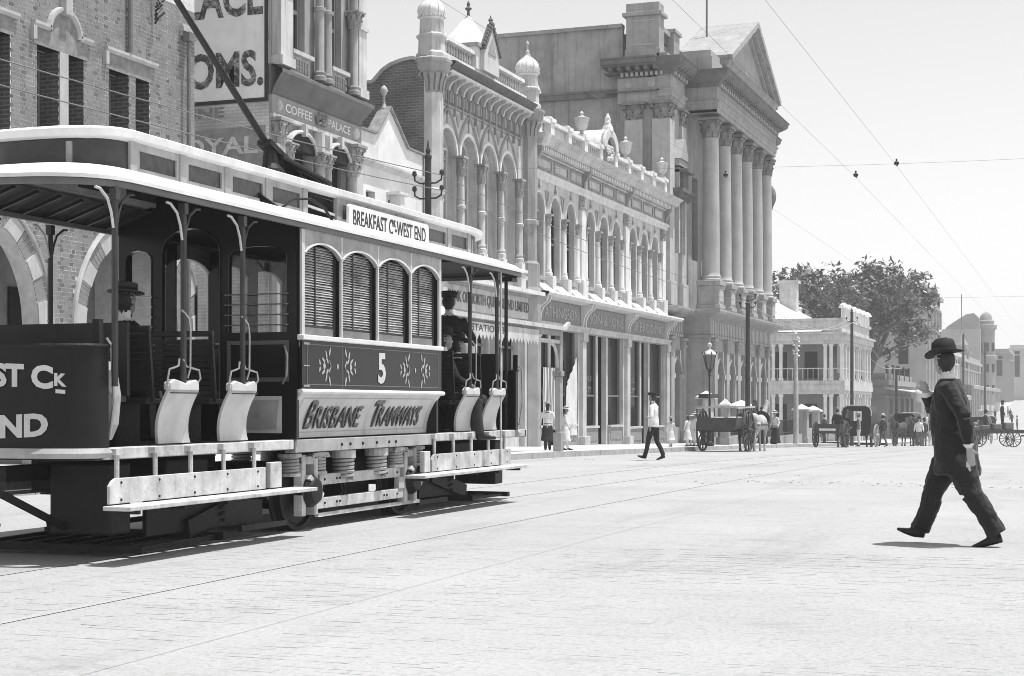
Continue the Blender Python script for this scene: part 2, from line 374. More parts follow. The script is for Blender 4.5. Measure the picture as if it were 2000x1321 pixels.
def brick_building():
    t = thing('brick_building', 'brick building with label moulds over paired windows and striped ground floor arches', 'building', (XF, 25, .1))
    f = front(XF); Y0, Y1 = 12.0, 29.56
    wins = [(22.35, 22.85), (22.95, 23.40), (24.16, 24.81), (25.09, 25.58), (26.41, 27.10), (27.33, 27.83)]
    holes = [[(a, 5.55), (b, 5.55), (b, 7.8), (a, 7.8)] for a, b in wins]
    holes += [band(c, AZ, 0.01, 1.92, 0, pi, 24)[:25] + [(c - 1.92, -.1), (c + 1.92, -.1)] for c in (A1 - 5.28, A1, A2 - .0) if c < 27] 
    a2 = [(A2 + 1.92, -.1)] + [(A2 + 1.92 * cos(pi * i / 24), AZ + 1.92 * sin(pi * i / 24)) for i in range(25)] + [(A2 - 1.92, -.1)]
    holes.append(a2[::-1])
    b = MB(); b.slab([(Y0, -1), (Y1, -1), (Y1, 14), (Y0, 14)], holes, f, .0035, .35, back=False)
    b.build('wall', M_MORTAR, t)
    bx('return_wall', M_MORTAR, t, XF - 9, XF - .36, Y1 - .3, Y1 - .02, -1, 14)
    bx('room_interior', M_DARKIN, t, XF - 1.6, XF - 1.55, Y0, Y1 - .3, 5, 14)
    bx('porch_back_wall', mat('porch_brick', .22, .9, .3, 3), t, XF - 2.4, XF - 2.3, Y0, Y1 - .3, -1, 5.4)
    bx('porch_ceiling', M_CEM, t, XF - 2.3, XF - .36, Y0, Y1 - .31, 5.4, 5.5)
    for i in range(5): bx('porch_window', M_GLASS, t, XF - 2.29, XF - 2.25, 21.2 + i * 1.7, 22.1 + i * 1.7, 1.2, 3.6)
    # bricks, flemish bond with dark headers, laid proud of the mortar
    big = [(A1, AZ), (A2, AZ)]
    r = random.Random(2); BH = .0815; cells = []
    row = 0; z = 2.45
    while z < 9.62:
        y = 22.2 - (.0 if row % 2 else .18); k = row % 2
        while y < Y1 - .005:
            L = .232 if k % 2 == 0 else .112
            a, c = max(y, 22.2), min(y + L, Y1); cy = (a + c) / 2; cz = z + BH / 2
            ok = c - a > .03
            for w0, w1 in wins:
                if w0 < c and w1 > a and 5.55 < cz < 7.8:
                    if a < w0 - .02: c = min(c, w0)
                    elif c > w1 + .02: a = max(a, w1)
                    else: ok = False
            for q, qz in big:
                if (cy - q) ** 2 + (cz - qz) ** 2 < 2.32 ** 2 and cz > qz: ok = False
                if cz <= qz and abs(cy - q) < 2.32: ok = False
            if 7.8 < cz < 8.12 and (24.05 < cy < 25.7 or 26.3 < cy < 27.95 or 22.2 < cy < 23.5): ok = False
            if ok: cells.append((a, c, z, k % 2 == 1))
            y += L + .012; k += 1
        z += BH; row += 1
    def brick(mb, a, c, z, dx): mb.box(XF - .02, XF + dx, a, c, z + .006, z + BH - .006)
    # the 300 that show largest (nearest the camera, unhidden) are single pieces
    vis = sorted([q for q in cells if q[2] > 6.2], key=lambda q: q[0])[:300]; vs_ = set(vis)
    meshes = {}
    rest = [MB(), MB()]
    for q in cells:
        a, c, z, hd = q; dark = hd and r.random() < (.22 if z > 6 else .6); dx = r.uniform(-.002, .006)
        if q in vs_:
            key = (round(c - a, 2), dark, r.randint(0, 2))
            if key not in meshes:
                mb = MB().box(-.02, .001 + .002 * key[2], -key[0] / 2, key[0] / 2, .007, BH - .007); meshes[key] = mb.mesh('brick', M_BRICKD if dark else M_BRICK)
            inst(meshes[key], 'brick', t, (XF, (a + c) / 2, z))
        else: brick(rest[1 if dark else 0], a, c, z, dx)
    for mb, m in zip(rest, (M_BRICK, M_BRICKD)):
        o = mb.build('brickwork', m, t); o['kind'] = 'stuff'
    # windows: brick reveals, glass deep inside, cement lintels and pale label moulds
    M_REV = brickmat('reveal_brick', .07, .05, .16, 0)
    for a, b_ in wins:
        w = bx('window', M_GLASS, t, XF - .5, XF - .47, a, b_, 5.55, 7.8)
        q = MB(); q.box(XF - .46, XF - .42, a, a + .06, 5.55, 7.8).box(XF - .46, XF - .42, b_ - .06, b_, 5.55, 7.8).box(XF - .46, XF - .42, a + .06, b_ - .06, 6.6, 6.68); q.build('sash', M_SASH, w)
        q = MB().box(XF - .46, XF - .012, b_ - .004, b_ + .02, 5.55, 7.8); q.build('reveal', M_REV, w)
    for a, c in ((22.2, 23.5), (24.05, 25.7), (26.3, 27.95)):
        bx('lintel', M_CEM, t, XF - .3, XF + .012, a, c, 7.8, 8.11)
        lm = MB()
        arc = abs(a - 24.05) < .1
        prof = [(0, 0), (.05, .0), (.09, .05), (.09, .10), (0, .12)]
        def run(y0, y1):
            lm.sheet([[(XF + p, y0, 8.11 + z) for p, z in prof], [(XF + p, y1, 8.11 + z) for p, z in prof]][::-1])
            for yy, fl in ((y0, 1), (y1, 0)):
                fc = tuple(range(5)); lm.add([(XF + p, yy, 8.11 + z) for p, z in prof], [fc if fl else fc[::-1]])
        if arc:
            run(a - .05, 24.95 - .46); run(24.95 + .46, c + .08)
            rows = []
            for i in range(17):
                th = pi - pi * i / 16
                rows.append([(XF + p, 24.95 + (.40 + z) * cos(th), 8.13 + (.40 + z) * sin(th) * 1.0) for p, z in prof])
            lm.sheet(rows[::-1])
            q = MB(); q.slab([(24.95 + .40 * cos(pi * i / 14), 8.11 + .42 * sin(pi * i / 14)) for i in range(15)], [], f, -.008, .01); q.build('tympanum', M_CEM, t)
        else: run(a - .05, c + .08)
        lm.box(XF, XF + .09, a - .10, a - .0, 7.86, 8.11); lm.build('label_mould', M_STONE, t)
    bx('keystone', M_STONE, t, XF, XF + .14, 24.85, 25.05, 8.5, 8.86)
    bx('mullion_pier', M_STONE, t, XF, XF + .02, 24.82, 25.08, 5.6, 7.8)
    # corner pier and its moulded cap, down pipes
    pr = MB().box(XF + .0, XF + .06, 28.98, 29.57, 9.02, 9.1).box(XF + .0, XF + .12, 28.94, 29.62, 9.1, 9.2).box(XF, XF + .07, 28.98, 29.57, 9.2, 9.26); pr.build('pier_cap', M_STONE, t)
    pp = MB().tube([(XF + .08, 27.03, 8.25), (XF + .08, 27.03, 14)], .05, 8); pp.build('downpipe', M_PIPE, t, smooth=True)
    pp = MB().tube([(XF + .14, 29.1, 0), (XF + .14, 29.1, 8.95)], .045, 8).box(XF + .06, XF + .22, 29.0, 29.2, 8.9, 9.08); pp.build('downpipe', M_PIPE, t)
    # striped arches: stone and brick voussoirs with a thin hood mould
    for c in (A1, A2):
        for i in range(15):
            a0 = pi * i / 15 + .006; a1 = pi * (i + 1) / 15 - .006
            pl = band(c, AZ, 1.92, 2.26, a0, a1, 4)
            if c == A2 and max(p[0] for p in pl) > Y1: pl = [(min(p[0], Y1 - .01), p[1]) for p in pl]
            if i % 2 == 0:
                MB().slab(pl, [], f, -.03, .02).build('voussoir', M_STONE, t)
            else:
                q = MB()
                for k in range(4):
                    b0 = a0 + (a1 - a0) * k / 4 + .006; b1 = a0 + (a1 - a0) * (k + 1) / 4 - .006
                    pk = band(c, AZ, 1.92, 2.25, b0, b1, 2)
                    if c == A2: pk = [(min(p[0], Y1 - .01), p[1]) for p in pk]
                    q.slab(pk, [], f, -.012, .02)
                q.build('brick_voussoir', M_BRICK, t)
        rows = []
        for i in range(33):
            th = pi * i / 32; rows.append([(XF + p, min(c + (2.28 + q) * cos(th), Y1 - .01), AZ + (2.28 + q) * sin(th)) for p, q in ((0, 0), (.06, .0), (.08, .03), (.05, .07), (0, .08))])
        MB().sheet(rows).build('hood_mould', M_STONE, t, smooth=True)
        for s_ in (-1, 1):
            y = c + s_ * 2.1
            if y < Y1: bx('impost_pier', M_STONE, t, XF - .3, XF + .02, max(y - .2, 0), min(y + .2, Y1 - .012), -.5, AZ - .005)
    # iron lamp bracket near the roof
    q = MB()
    for k in range(5):
        q.tube([(XF + .05 + .1 * k * .6, 27.9 + .06 * sin(k * 2.2), 9.62 - .1 * k), (XF + .22, 27.9 + .12 * cos(k), 9.5 - .1 * k), (XF + .06, 27.95, 9.35 - .08 * k)], .025, 5)
    q.build('iron_bracket', M_IRON, t)
brick_building()

# ================================================================ coffee palace
def capital_mesh(r, h, m, sq=True, n=8, name='capital'):
    """leafy capital: bell, two rings of curling leaves, corner scrolls, slab on top; base at z=0"""
    b = MB(); b.lathe((0, 0, 0), [(r * .92, 0), (r * 1.0, h * .04), (r * .92, h * .08), (r * .95, h * .5), (r * 1.25, h * .86)], 14)
    for row, (z0, z1, rr) in enumerate(((h * .06, h * .46, r), (h * .30, h * .76, r * 1.08))):
        for k in range(n):
            t = 2 * pi * (k + row * .5) / n; w = pi * r / n * .95; pts = []
            for j, (q, e) in enumerate(((0, .02), (.35, .06), (.7, .13), (.95, .30), (1.0, .42), (.88, .48))):
                z = z0 + (z1 - z0) * q; rad = rr * (.96 + e * .75); ww = w * (1 - .55 * q ** 3)
                pts.append([(rad * cos(t) - s_ * ww * sin(t), rad * sin(t) + s_ * ww * cos(t), z) for s_ in (-1, 1)] )
            b.sheet([[p[0], p[1]] for p in pts])
            b.sheet([[tuple(c * .97 for c in p[1][:2]) + (p[1][2],), tuple(c * .97 for c in p[0][:2]) + (p[0][2],)] for p in pts])
    for k in range(4):
        t = pi / 4 + pi / 2 * k; ra = r * 1.55
        b.lathe((ra * cos(t) * .93, ra * sin(t) * .93, h * .80), [(r * .05, -r * .13), (r * .20, -r * .10), (r * .20, r * .10), (r * .05, r * .13)], 7, ax='x' if k % 2 else 'y')
        b.tube([(r * cos(t), r * sin(t), h * .5), (r * 1.25 * cos(t), r * 1.25 * sin(t), h * .74), (ra * cos(t), ra * sin(t), h * .86)], r * .09, 5)
    a = r * 1.32
    b.box(-a, a, -a, a, h * .88, h)
    return b.mesh(name, m, smooth=False)
def column_prof(r, h, ent=.88):
    return [(r * 1.28, 0), (r * 1.28, h * .012), (r * 1.12, h * .02), (r * 1.2, h * .03), (r * 1.05, h * .042), (r, h * .06), (r * .995, h * .33), (r * .95, h * .66), (r * ent, h * .985), (r * .95, h)]
def coffee_palace():
    t = thing('coffee_palace', 'tall ornate coffee palace with painted wall sign facing the lane', 'building', (XF, 35.3, .1))
    Y0, Y1 = 32.85, 37.68; f = front(XF)
    M_SIDE = brickmat('painted_side_brick', .58, .50, .44, 0)
    b = MB(); b.slab([(XF - 12, -1), (XF - .02, -1), (XF - .02, 15), (XF - 12, 15)], [], side(Y0), 0, .25); b.build('side_wall', M_SIDE, t)
    # painted signboard area: white field, black border, worn dark letters
    MB().slab([(-24.2, 8.42), (-18.12, 8.42), (-18.12, 14.6), (-24.2, 14.6)], [], side(Y0), -.012, .0).build('painted_sign', mat('limewashed_sign', .88, .9, .10, 2.2, .2, 18, streak=.15), t)
    bm = MB(); bm.box(-24.2, -18.02, Y0 - .02, Y0, 8.33, 8.42).box(-18.12, -18.02, Y0 - .02, Y0, 8.42, 14.6); bm.build('sign_border', M_IRON, t)
    def wornblack():
        m = bpy.data.materials.new('worn_black_lettering'); m.use_nodes = True; n = m.node_tree.nodes; l = m.node_tree.links; p = n['Principled BSDF']; p.inputs['Roughness'].default_value = .9
        g = n.new('ShaderNodeNewGeometry'); z = n.new('ShaderNodeTexNoise'); z.inputs['Scale'].default_value = 9; z.inputs['Detail'].default_value = 7; z.inputs['Roughness'].default_value = .75; l.new(g.outputs['Position'], z.inputs['Vector'])
        r = n.new('ShaderNodeMapRange'); r.inputs[1].default_value = .48; r.inputs[2].default_value = .62; r.inputs[3].default_value = .05; r.inputs[4].default_value = .42; l.new(z.outputs['Fac'], r.inputs[0]); l.new(r.outputs[0], p.inputs['Base Color']); return m
    MW = wornblack()
    def wtext(body, x0, x1, z0, z1, m, bold=.03):
        text('lettering', body, m, t, lambda s, q, d: (x0 + (x1 - x0) * s, Y0 - .013 - d, z0 + (z1 - z0) * q), .006, bold)
    wtext('PALACE', -21.3, -18.16, 10.36, 11.3, MW); wtext('ROOMS.', -21.45, -18.15, 8.70, 9.56, MW)
    wtext('COFFEE', -21.2, -18.4, 12.1, 13.0, MW)
    MB().slab([(-22.4, 6.6), (-18.1, 6.6), (-18.1, 7.78), (-22.4, 7.66)], [], side(Y0), -.008, .0).build('painted_band', mat('faded_sign_band', .29, .95, .35, 4), t)
    MF = mat('faded_white_lettering', .66, .9, .3, 7); MG = mat('faded_grey_lettering', .24, .95, .35, 6)
    text('lettering', 'ROYAL', MF, t, lambda s, q, d: (-20.8 + 2.5 * s, Y0 - .012 - d, 7.13 + .42 * q), .004, .02)
    text('lettering', 'WINE', MG, t, lambda s, q, d: (-20.7 + 1.5 * s, Y0 - .008 - d, 8.02 + .24 * q), .003, .02)
    # street front
    O = [[(33.78, 9.72), (34.62, 9.72), (34.62, 15), (33.78, 15)], [(35.86, 9.72), (36.62, 9.72), (36.62, 15), (35.86, 15)]]
    O = [[(a, b_ if b_ < 15 else 14.2) for a, b_ in q] for q in O]
    L = [arch(33.66, 35.0, 4.9, 7.35, 7.75), arch(35.72, 36.9, 4.9, 7.35, 7.75)]
    b = MB(); b.slab([(Y0 + .02, -1), (Y1, -1), (Y1, 15), (Y0 + .02, 15)], O + L, f, 0, .6, back=False); b.build('wall', M_TAN, t)
    bx('room_interior', M_DARKIN, t, XF - 1.5, XF - 1.45, Y0 + .3, Y1, 0, 15)
    for q in O + L:
        a = min(p[0] for p in q); c = max(p[0] for p in q); z0 = min(p[1] for p in q); z1 = max(p[1] for p in q)
        w = MB().slab(q, [], f, .22, .25).build('window', M_GLASS, t)
        s_ = MB().box(XF - .21, XF - .15, a, a + .09, z0, z1 - .02).box(XF - .21, XF - .15, c - .09, c, z0, z1 - .02).box(XF - .21, XF - .16, a + .09, c - .09, z0 + 1.0, z0 + 1.1); s_.build('sash', M_SASH, w)
    for a, c in ((33.66, 35.0), (35.72, 36.9)):                         # hooded lunettes over the lower windows
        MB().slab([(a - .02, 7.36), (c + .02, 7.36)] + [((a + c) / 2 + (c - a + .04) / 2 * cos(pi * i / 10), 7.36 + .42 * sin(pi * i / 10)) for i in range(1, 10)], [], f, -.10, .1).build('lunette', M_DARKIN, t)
        rows = [[(XF + .14 + p, (a + c) / 2 + ((c - a) / 2 + q) * cos(pi * i / 16), 7.36 + (.42 + q) * sin(pi * i / 16)) for p, q in ((-.14, 0), (0, 0), (.03, .04), (0, .09), (-.14, .10))] for i in range(17)]
        MB().sheet(rows).build('arch_hood', M_CREAM, t, smooth=True)
        bx('keystone', M_CREAM, t, XF + .0, XF + .22, (a + c) / 2 - .06, (a + c) / 2 + .06, 7.72, 8.02)
        MB().box(XF, XF + .05, a, a + .1, 7.98, 8.05).box(XF, XF + .05, a + .2, c - .2, 7.95, 8.0).build('fret_panel', M_CREAM, t)
    c = MB(); moulding(c, [(.04, 8.50), (.08, 8.56), (.10, 8.64), (.30, 8.96), (.34, 9.0), (.34, 9.08), (.1, 9.2)], XF, Y0 + .01, Y1 - .1, ret0=False, ret1=True); c.box(XF - .3, XF + .03, Y0 - .0, Y0 + .012, 8.5, 9.2); c.build('cornice', mat('dark_cornice_stone', .15, .9, .25, 2), t)
    bx('frieze', mat('frieze_grey', .30, .85, .15, 3), t, XF, XF + .07, Y0 + .02, Y1, 8.06, 8.498)
    for body, a, c_ in (('COFFEE', 33.5, 34.85), ('PALACE', 35.75, 37.0)):
        text('lettering', body, M_WHITE, t, lambda s, q, d, a=a, c_=c_: (XF + .071 + d, a + (c_ - a) * s, 8.18 + .21 * q), .012, .01)
    em = MB(); r = random.Random(4)
    for k in range(14): em.tube([(XF + .1, 35.28 + r.uniform(-.3, .3), 8.12 + r.uniform(0, .3)), (XF + .16, 35.28 + r.uniform(-.32, .32), 8.14 + r.uniform(0, .34))], .028, 5)
    em.build('carved_emblem', mat('carved_emblem_dark', .18, .9), t)
    for k in (0, 1): MB().lathe((XF + .07, 33.15 if k == 0 else 37.35, 8.28), [(.16, 0), (.13, .05), (.05, .05), (.02, .08)], 12, ax='x').build('rosette', M_CREAM, t)
    bx('architrave', M_CREAM, t, XF, XF + .10, Y0 + .03, Y1, 7.97, 8.058)
    # pilasters below with composite capitals
    cm = capital_mesh(.17, .62, M_TAN)
    for y, w in ((33.2, .26), (37.35, .26)):
        bx('pilaster', M_CREAM, t, XF, XF + .16, y - w, y + w, 0, 7.36, .01)
        inst(cm, 'capital', t, (XF + .05, y, 7.35), scale=(1, 1.25, 1))
    cs = MB().lathe((0, 0, 0), column_prof(.15, 2.2), 14).mesh('column', M_TAN, True); cc = capital_mesh(.15, .36, M_TAN)
    for y in (35.2, 35.56, 37.0, 33.55):
        inst(cs, 'column', t, (XF + .12, y, 4.9)); inst(cc, 'capital', t, (XF + .12, y, 7.08))
    bx('panel_pier', M_CREAM, t, XF, XF + .24, 35.1, 35.66, 7.46, 7.97, .01); bx('sunk_panel', M_CEM, t, XF + .241, XF + .25, 35.26, 35.5, 7.55, 7.9)
    # upper storey: panelled aprons, coupled columns, pilasters
    for a, c_ in ((33.72, 34.72), (35.8, 36.72)):
        bx('apron', M_CREAM, t, XF, XF + .06, a, c_, 9.2, 9.62)
        for i in range(7):
            for j in range(2): bx('fret', M_TAN, t, XF + .06, XF + .10, a + .06 + i * .135, a + .14 + i * .135, 9.26 + j * .16, 9.38 + j * .16)
        bx('window_sill', M_CREAM, t, XF, XF + .2, a - .04, c_ + .04, 9.62, 9.72)
    us = MB().lathe((0, 0, 0), [(.17, 0), (.17, .1), (.13, .14), (.15, .2), (.11, .26), (.11, 1.7), (.15, 1.72), (.15, 1.8), (.105, 1.82), (.10, 4.2)], 14).mesh('column', M_TAN, True)
    for y in (35.08, 35.5, 37.0): inst(us, 'column', t, (XF + .18, y, 9.2))
    for y, w in ((33.28, .3), (37.42, .22)):
        MB().box(XF, XF + .24, y - w, y + w, 9.42, 15).box(XF, XF + .3, y - w - .04, y + w + .04, 9.2, 9.42).box(XF, XF + .29, y - w - .03, y + w + .03, 10.95, 11.03).build('pilaster', M_CREAM, t)
    inst(cc, 'capital', t, (XF + .2, 37.0, 10.95), scale=(1.1, 1.1, 1.1))
coffee_palace()

# ================================================================ low white shop with stepped gable
def white_shop():
    t = thing('white_gabled_shop', 'small bright white shop with pointed parapet gable', 'building', (XF, 39.9, .1))
    f = front(XF - .05)
    out = [(37.72, -1), (42.0, -1), (42.0, 8.40), (40.9, 8.42), (39.68, 9.36), (38.78, 8.5), (37.72, 8.5)]
    wn = [[(38.2, 6.55), (38.78, 6.55), (38.78, 6.95), (38.2, 6.95)], [(39.62, 6.4), (40.1, 6.4), (40.1, 6.85), (39.62, 6.85)]]
    MB().slab(out, wn, f, 0, .3).build('wall', M_WHITE, t)
    for q in wn:
        MB().slab(q, [], f, .2, .22).build('window', mat('dull_window', .12, .4), t)
    MB().box(XF - .05, XF + .35, 39.5, 40.2, 6.98, 7.05).box(XF - .05, XF + .28, 39.72, 39.98, 6.2, 6.98).build('window_hood', M_WHITE, t)
    cp = MB()
    for (a, b), (c, d) in zip(out[2:-1], out[3:]):
        cp.beam((XF - .15, a, b + .03), (XF - .15, c, d + .03), .36, .05)
    cp.build('parapet_coping', M_CEM, t)  # dark colour stands in for the shaded thickness of the gable edge
    mo = MB(); moulding(mo, [(0, 7.58), (.05, 7.62), (.16, 7.70), (.16, 7.76), (0, 7.80)], XF - .05, 37.73, 41.98, False, False); mo.build('string_course', M_CREAM, t)
    MB().lathe((XF - .2, 39.68, 9.36), [(.09, 0), (.06, .08), (.035, .14), (.035, .34), (.09, .42), (.11, .50), (.07, .58), (0.005, .64)], 12).build('finial', M_STONE, t, smooth=True)
    bx('shop_fascia', M_CREAM, t, XF - .05, XF + .12, 37.75, 41.98, 4.15, 4.85)
    for a in (37.95, 39.4, 40.85): bx('shop_window', M_GLASS, t, XF - .06, XF + .02, a, a + 1.25, .9, 3.9)
    for a in (37.8, 39.28, 40.72, 41.9): bx('shop_pilaster', M_WHITE, t, XF - .05, XF + .1, a - .08, a + .08, -.3, 4.15)
    bx('stall_riser', M_TAN, t, XF - .05, XF + .05, 37.8, 41.9, -.4, .88)
    MB().slab([(37.7, 0), (42, 0), (42, 8), (37.7, 8)], [], front(XF - 4), 0, .1).build('back_wall', M_WHITE, t)
white_shop()
# ================================================================ arcaded bank with domed turrets
def baluster_mesh(h, r, m):
    return MB().lathe((0, 0, 0), [(r, 0), (r, h * .08), (r * .55, h * .14), (r * .5, h * .2), (r * 1.0, h * .42), (r * .85, h * .55), (r * .45, h * .8), (r * .5, h * .86), (r, h * .92), (r, h)], 8).mesh('baluster', m, True)
def octo(r0, z0, r1, z1): return [(r0, z0), (r1, z1)]
def arcade_bank():
    t = thing('arcaded_bank', 'cream bank with tall round arches, interlaced mouldings and onion domed turrets', 'building', (XF, 46.5, -.2))
    f = front(XF); Y0, Y1 = 42.02, 51.36
    # brick side wall with curved gable
    MBR = brickmat('old_dark_brick', .16, .11, .24, 0)
    pts = [(-30, -1), (-18.02, -1), (-18.02, 11.1), (-18.35, 11.2), (-18.7, 11.16), (-19.05, 11.06), (-19.3, 10.92), (-19.5, 10.72), (-19.62, 10.6), (-20.6, 10.55), (-30, 10.4)]
    MB().slab(pts, [], side(Y0), 0, .3).build('side_wall', MBR, t)
    cp = MB()
    for (a, b), (c, d) in zip(pts[2:-1], pts[3:]): cp.beam((a, Y0 + .12, b + .04), (c, Y0 + .12, d + .04), .4, .09)
    cp.build('gable_coping', M_STONE, t)
    cen = [43.72, 45.45, 47.19, 48.93]; ow = .70
    holes = [arch(c - ow, c + ow, 5.62, 8.72, 9.47, 18) for c in cen]
    gh = [[(42.9, .5), (45.3, .5), (45.3, 3.9), (42.9, 3.9)], [(45.9, .0), (47.2, .0), (47.2, 3.9), (45.9, 3.9)], [(47.8, .5), (50.0, .5), (50.0, 3.9), (47.8, 3.9)]]
    MB().slab([(Y0 + .02, -1.2), (Y1, -1.2), (Y1, 11.0), (Y0 + .02, 11.0)], holes + gh, f, 0, .26, back=False).build('wall', M_CREAM, t)
    for c, h in zip(cen, holes):
        # stepped inner order and deep window
        inner = arch(c - ow + .16, c + ow - .16, 5.62, 8.70, 9.30, 16)
        MB().slab(arch(c - ow - .01, c + ow + .01, 5.62, 8.72, 9.48, 18), [inner], f, .26, .44, back=False, rim=False).build('inner_arch', M_CREAM, t)
        rows = [[(XF - .26 + p, c + (ow - .10 + q) * cos(pi * i / 16), 8.71 + (.66 + q) * sin(pi * i / 16)) for p, q in ((0, -.04), (.05, -.02), (.05, .02), (0, .04))] for i in range(17)]
        MB().sheet(rows).build('roll_mould', M_CREAM, t, smooth=True)
        w = MB().slab(inner, [], f, .43, .46).build('window', M_GLASS, t)
        q = MB()
        for y in (c - ow + .19, c, c + ow - .19): q.box(XF - .42, XF - .38, y - .04, y + .04, 5.62, 9.25)
        q.box(XF - .42, XF - .38, c - .5, c + .5, 7.3, 7.42).box(XF - .42, XF - .38, c - .5, c + .5, 8.66, 8.76); q.build('sash', M_SASH, w)
        # bright arch ring and the interlaced pointed mould above
        rows = [[(XF + p, c + (ow + q) * cos(pi * i / 20), 8.72 + (.75 + q) * sin(pi * i / 20)) for p, q in ((0, 0), (.05, 0), (.05, .10), (0, .12))] for i in range(21)]
        MB().sheet(rows).build('arch_ring', M_WHITE, t)
        R_, hw = 2.05, .87
        for s_ in (-1, 1):
            rows = []
            for i in range(11):
                u = i / 10; cx = c - s_ * hw + s_ * R_; th = math.acos((R_ - hw) / R_) * u
                yy = cx - s_ * R_ * cos(th); zz = 8.78 + R_ * sin(th) * .78
                nx, nz = s_ * cos(th), -sin(th)
                rows.append([(XF + p, yy + nx * q, zz + nz * q) for p, q in ((0, -.05), (.05, -.03), (.07, .02), (0, .06))])
            MB().sheet(rows if s_ > 0 else rows[::-1]).build('interlaced_mould', M_TAN, t, smooth=True)
        if c < 48.9:
            a = c + .87; MB().slab([(a - .22, 10.0), (a + .22, 10.0), (a, 9.62)], [], f, -.03, .0).build('triangle_panel', M_TAN, t)
        bx('carved_drop', M_TAN, t, XF, XF + .03, c - .03, c + .03, 9.62, 9.92)
    bx('bracket_frieze', mat('frieze_shade_paint', .20, .9, .2, 3), t, XF, XF + .012, 42.9, 50.35, 10.2, 10.98)  # dark panel paints in the shade between the brackets
    cm = capital_mesh(.125, .55, M_TAN); cs = MB().lathe((0, 0, 0), [(.17, 0), (.17, .14), (.13, .18), (.15, .25), (.115, .32), (.115, 1.2), (.155, 1.22), (.16, 1.3), (.12, 1.33), (.105, 2.2)], 14).mesh('column', M_CREAM, True)
    for y in (42.86, 44.585, 46.32, 48.06, 49.80):
        bx('column_pedestal', M_CREAM, t, XF, XF + .27, y - .24, y + .24, 5.08, 5.62, .015); bx('pedestal_cap', M_WHITE, t, XF, XF + .32, y - .29, y + .29, 5.622, 5.72, .015)
        inst(cs, 'column', t, (XF + .1, y, 5.95)); bx('column_plinth', M_WHITE, t, XF, XF + .26, y - .18, y + .18, 5.722, 5.95, .015)
        inst(cm, 'capital', t, (XF + .1, y, 8.13), scale=(1.1, 1.15, 1.12))
    bx('sill_course', M_CREAM, t, XF, XF + .2, Y0 + .1, Y1 - .2, 5.42, 5.55)
    # frieze with pendants, brackets, cornice
    fr = MB().box(XF, XF + .05, Y0 + .5, 50.4, 10.12, 10.18).box(XF, XF + .04, Y0 + .5, 50.4, 10.9, 11.0); fr.build('frieze_band', M_TAN, t)
    pm = MB().box(0, .08, -.025, .025, -.2, .62).lathe((.05, 0, -.24), [(.05, 0), (.05, .05), (.02, .07)], 6).mesh('pendant', M_TAN)
    bk = MB().slab([(0, 0), (.10, -.02), (.14, .12), (.22, .22), (.42, .30), (.42, .42), (0, .42)], [], lambda s, z, d: (s, d, z), -.06, .06).mesh('bracket', M_CREAM)
    for i in range(13):
        y = 43.1 + i * .578
        inst(pm, 'pendant', t, (XF, y, 10.14)); inst(bk, 'bracket', t, (XF + .0, y, 10.60))
        if i < 12:
            for j in range(3): bx('frieze_leaf', M_TAN, t, XF, XF + .06, y + .12 + j * .13, y + .20 + j * .13, 10.26, 10.62 - abs(j - 1) * .07)
    c = MB(); moulding(c, [(.10, 11.02), (.42, 11.03), (.46, 11.10), (.58, 11.2), (.62, 11.28), (.2, 11.34)], XF, Y0 + .9, 50.2, False, False); c.build('cornice', M_LEAD, t)
    c = MB(); moulding(c, [(.40, 10.98), (.45, 10.99), (.5, 11.03), (.44, 11.06)], XF, Y0 + .9, 50.2, False, False); c.build('corona_mould', M_WHITE, t)
    bx('blocking_course', M_WHITE, t, XF - .3, XF + .16, Y0 + .5, 50.5, 11.30, 11.62)
    bm = baluster_mesh(.40, .055, M_CREAM)
    for a, b_ in ((43.05, 45.6), (47.35, 50.1)):
        n = int((b_ - a) / .2)
        for i in range(n): inst(bm, 'baluster', t, (XF + .02, a + (i + .5) * (b_ - a) / n, 11.62))
        bx('balustrade_rail', M_WHITE, t, XF - .14, XF + .18, a - .05, b_ + .05, 12.02, 12.13)
        bx('parapet_back', M_LEAD, t, XF - .35, XF - .25, a - .05, b_ + .05, 11.6, 12.0)
    # central pinnacle: pier, cross gables, crocketed front gablet and finial
    MB().box(XF - 1.0, XF + .2, 45.62, 47.32, 11.62, 12.3).build('pinnacle_pier', M_WHITE, t)
    c = MB(); c.box(XF - 1.1, XF + .28, 45.55, 47.39, 12.3, 12.42); c.build('pinnacle_cornice', M_TAN, t)
    ap = (XF - .4, 46.47, 13.55); g = MB()
    for (p, q) in (((XF + .2, 45.62, 12.42), (XF + .2, 47.32, 12.42)), ((XF - 1.0, 45.62, 12.42), (XF + .2, 45.62, 12.42)), ((XF + .2, 47.32, 12.42), (XF - 1.0, 47.32, 12.42)), ((XF - 1.0, 47.32, 12.42), (XF - 1.0, 45.62, 12.42))):
        g.add([p, q, ap], [(0, 1, 2)])
    g.build('pinnacle_roof', M_WHITE, t)
    MB().slab([(45.95, 11.62), (47.25, 11.62), (47.25, 12.3), (46.6, 13.1), (45.95, 12.3)], [], front(XF + .2), -.14, .0).build('gablet', M_CREAM, t)
    MB().slab([(46.25, 12.2), (46.95, 12.2), (46.6, 12.75)], [], front(XF + .345), -.02, .0).build('gablet_tracery', M_TAN, t)
    cr = MB().beam((XF + .3, 45.9, 12.28), (XF + .3, 46.6, 13.16), .2, .08).beam((XF + .3, 46.6, 13.16), (XF + .3, 47.32, 12.26), .2, .08); cr.build('gablet_coping', M_LEAD, t)
    ck = MB().lathe((0, 0, 0), [(.03, 0), (.07, .04), (.06, .10), (.02, .14)], 6).mesh('crocket', M_LEAD)
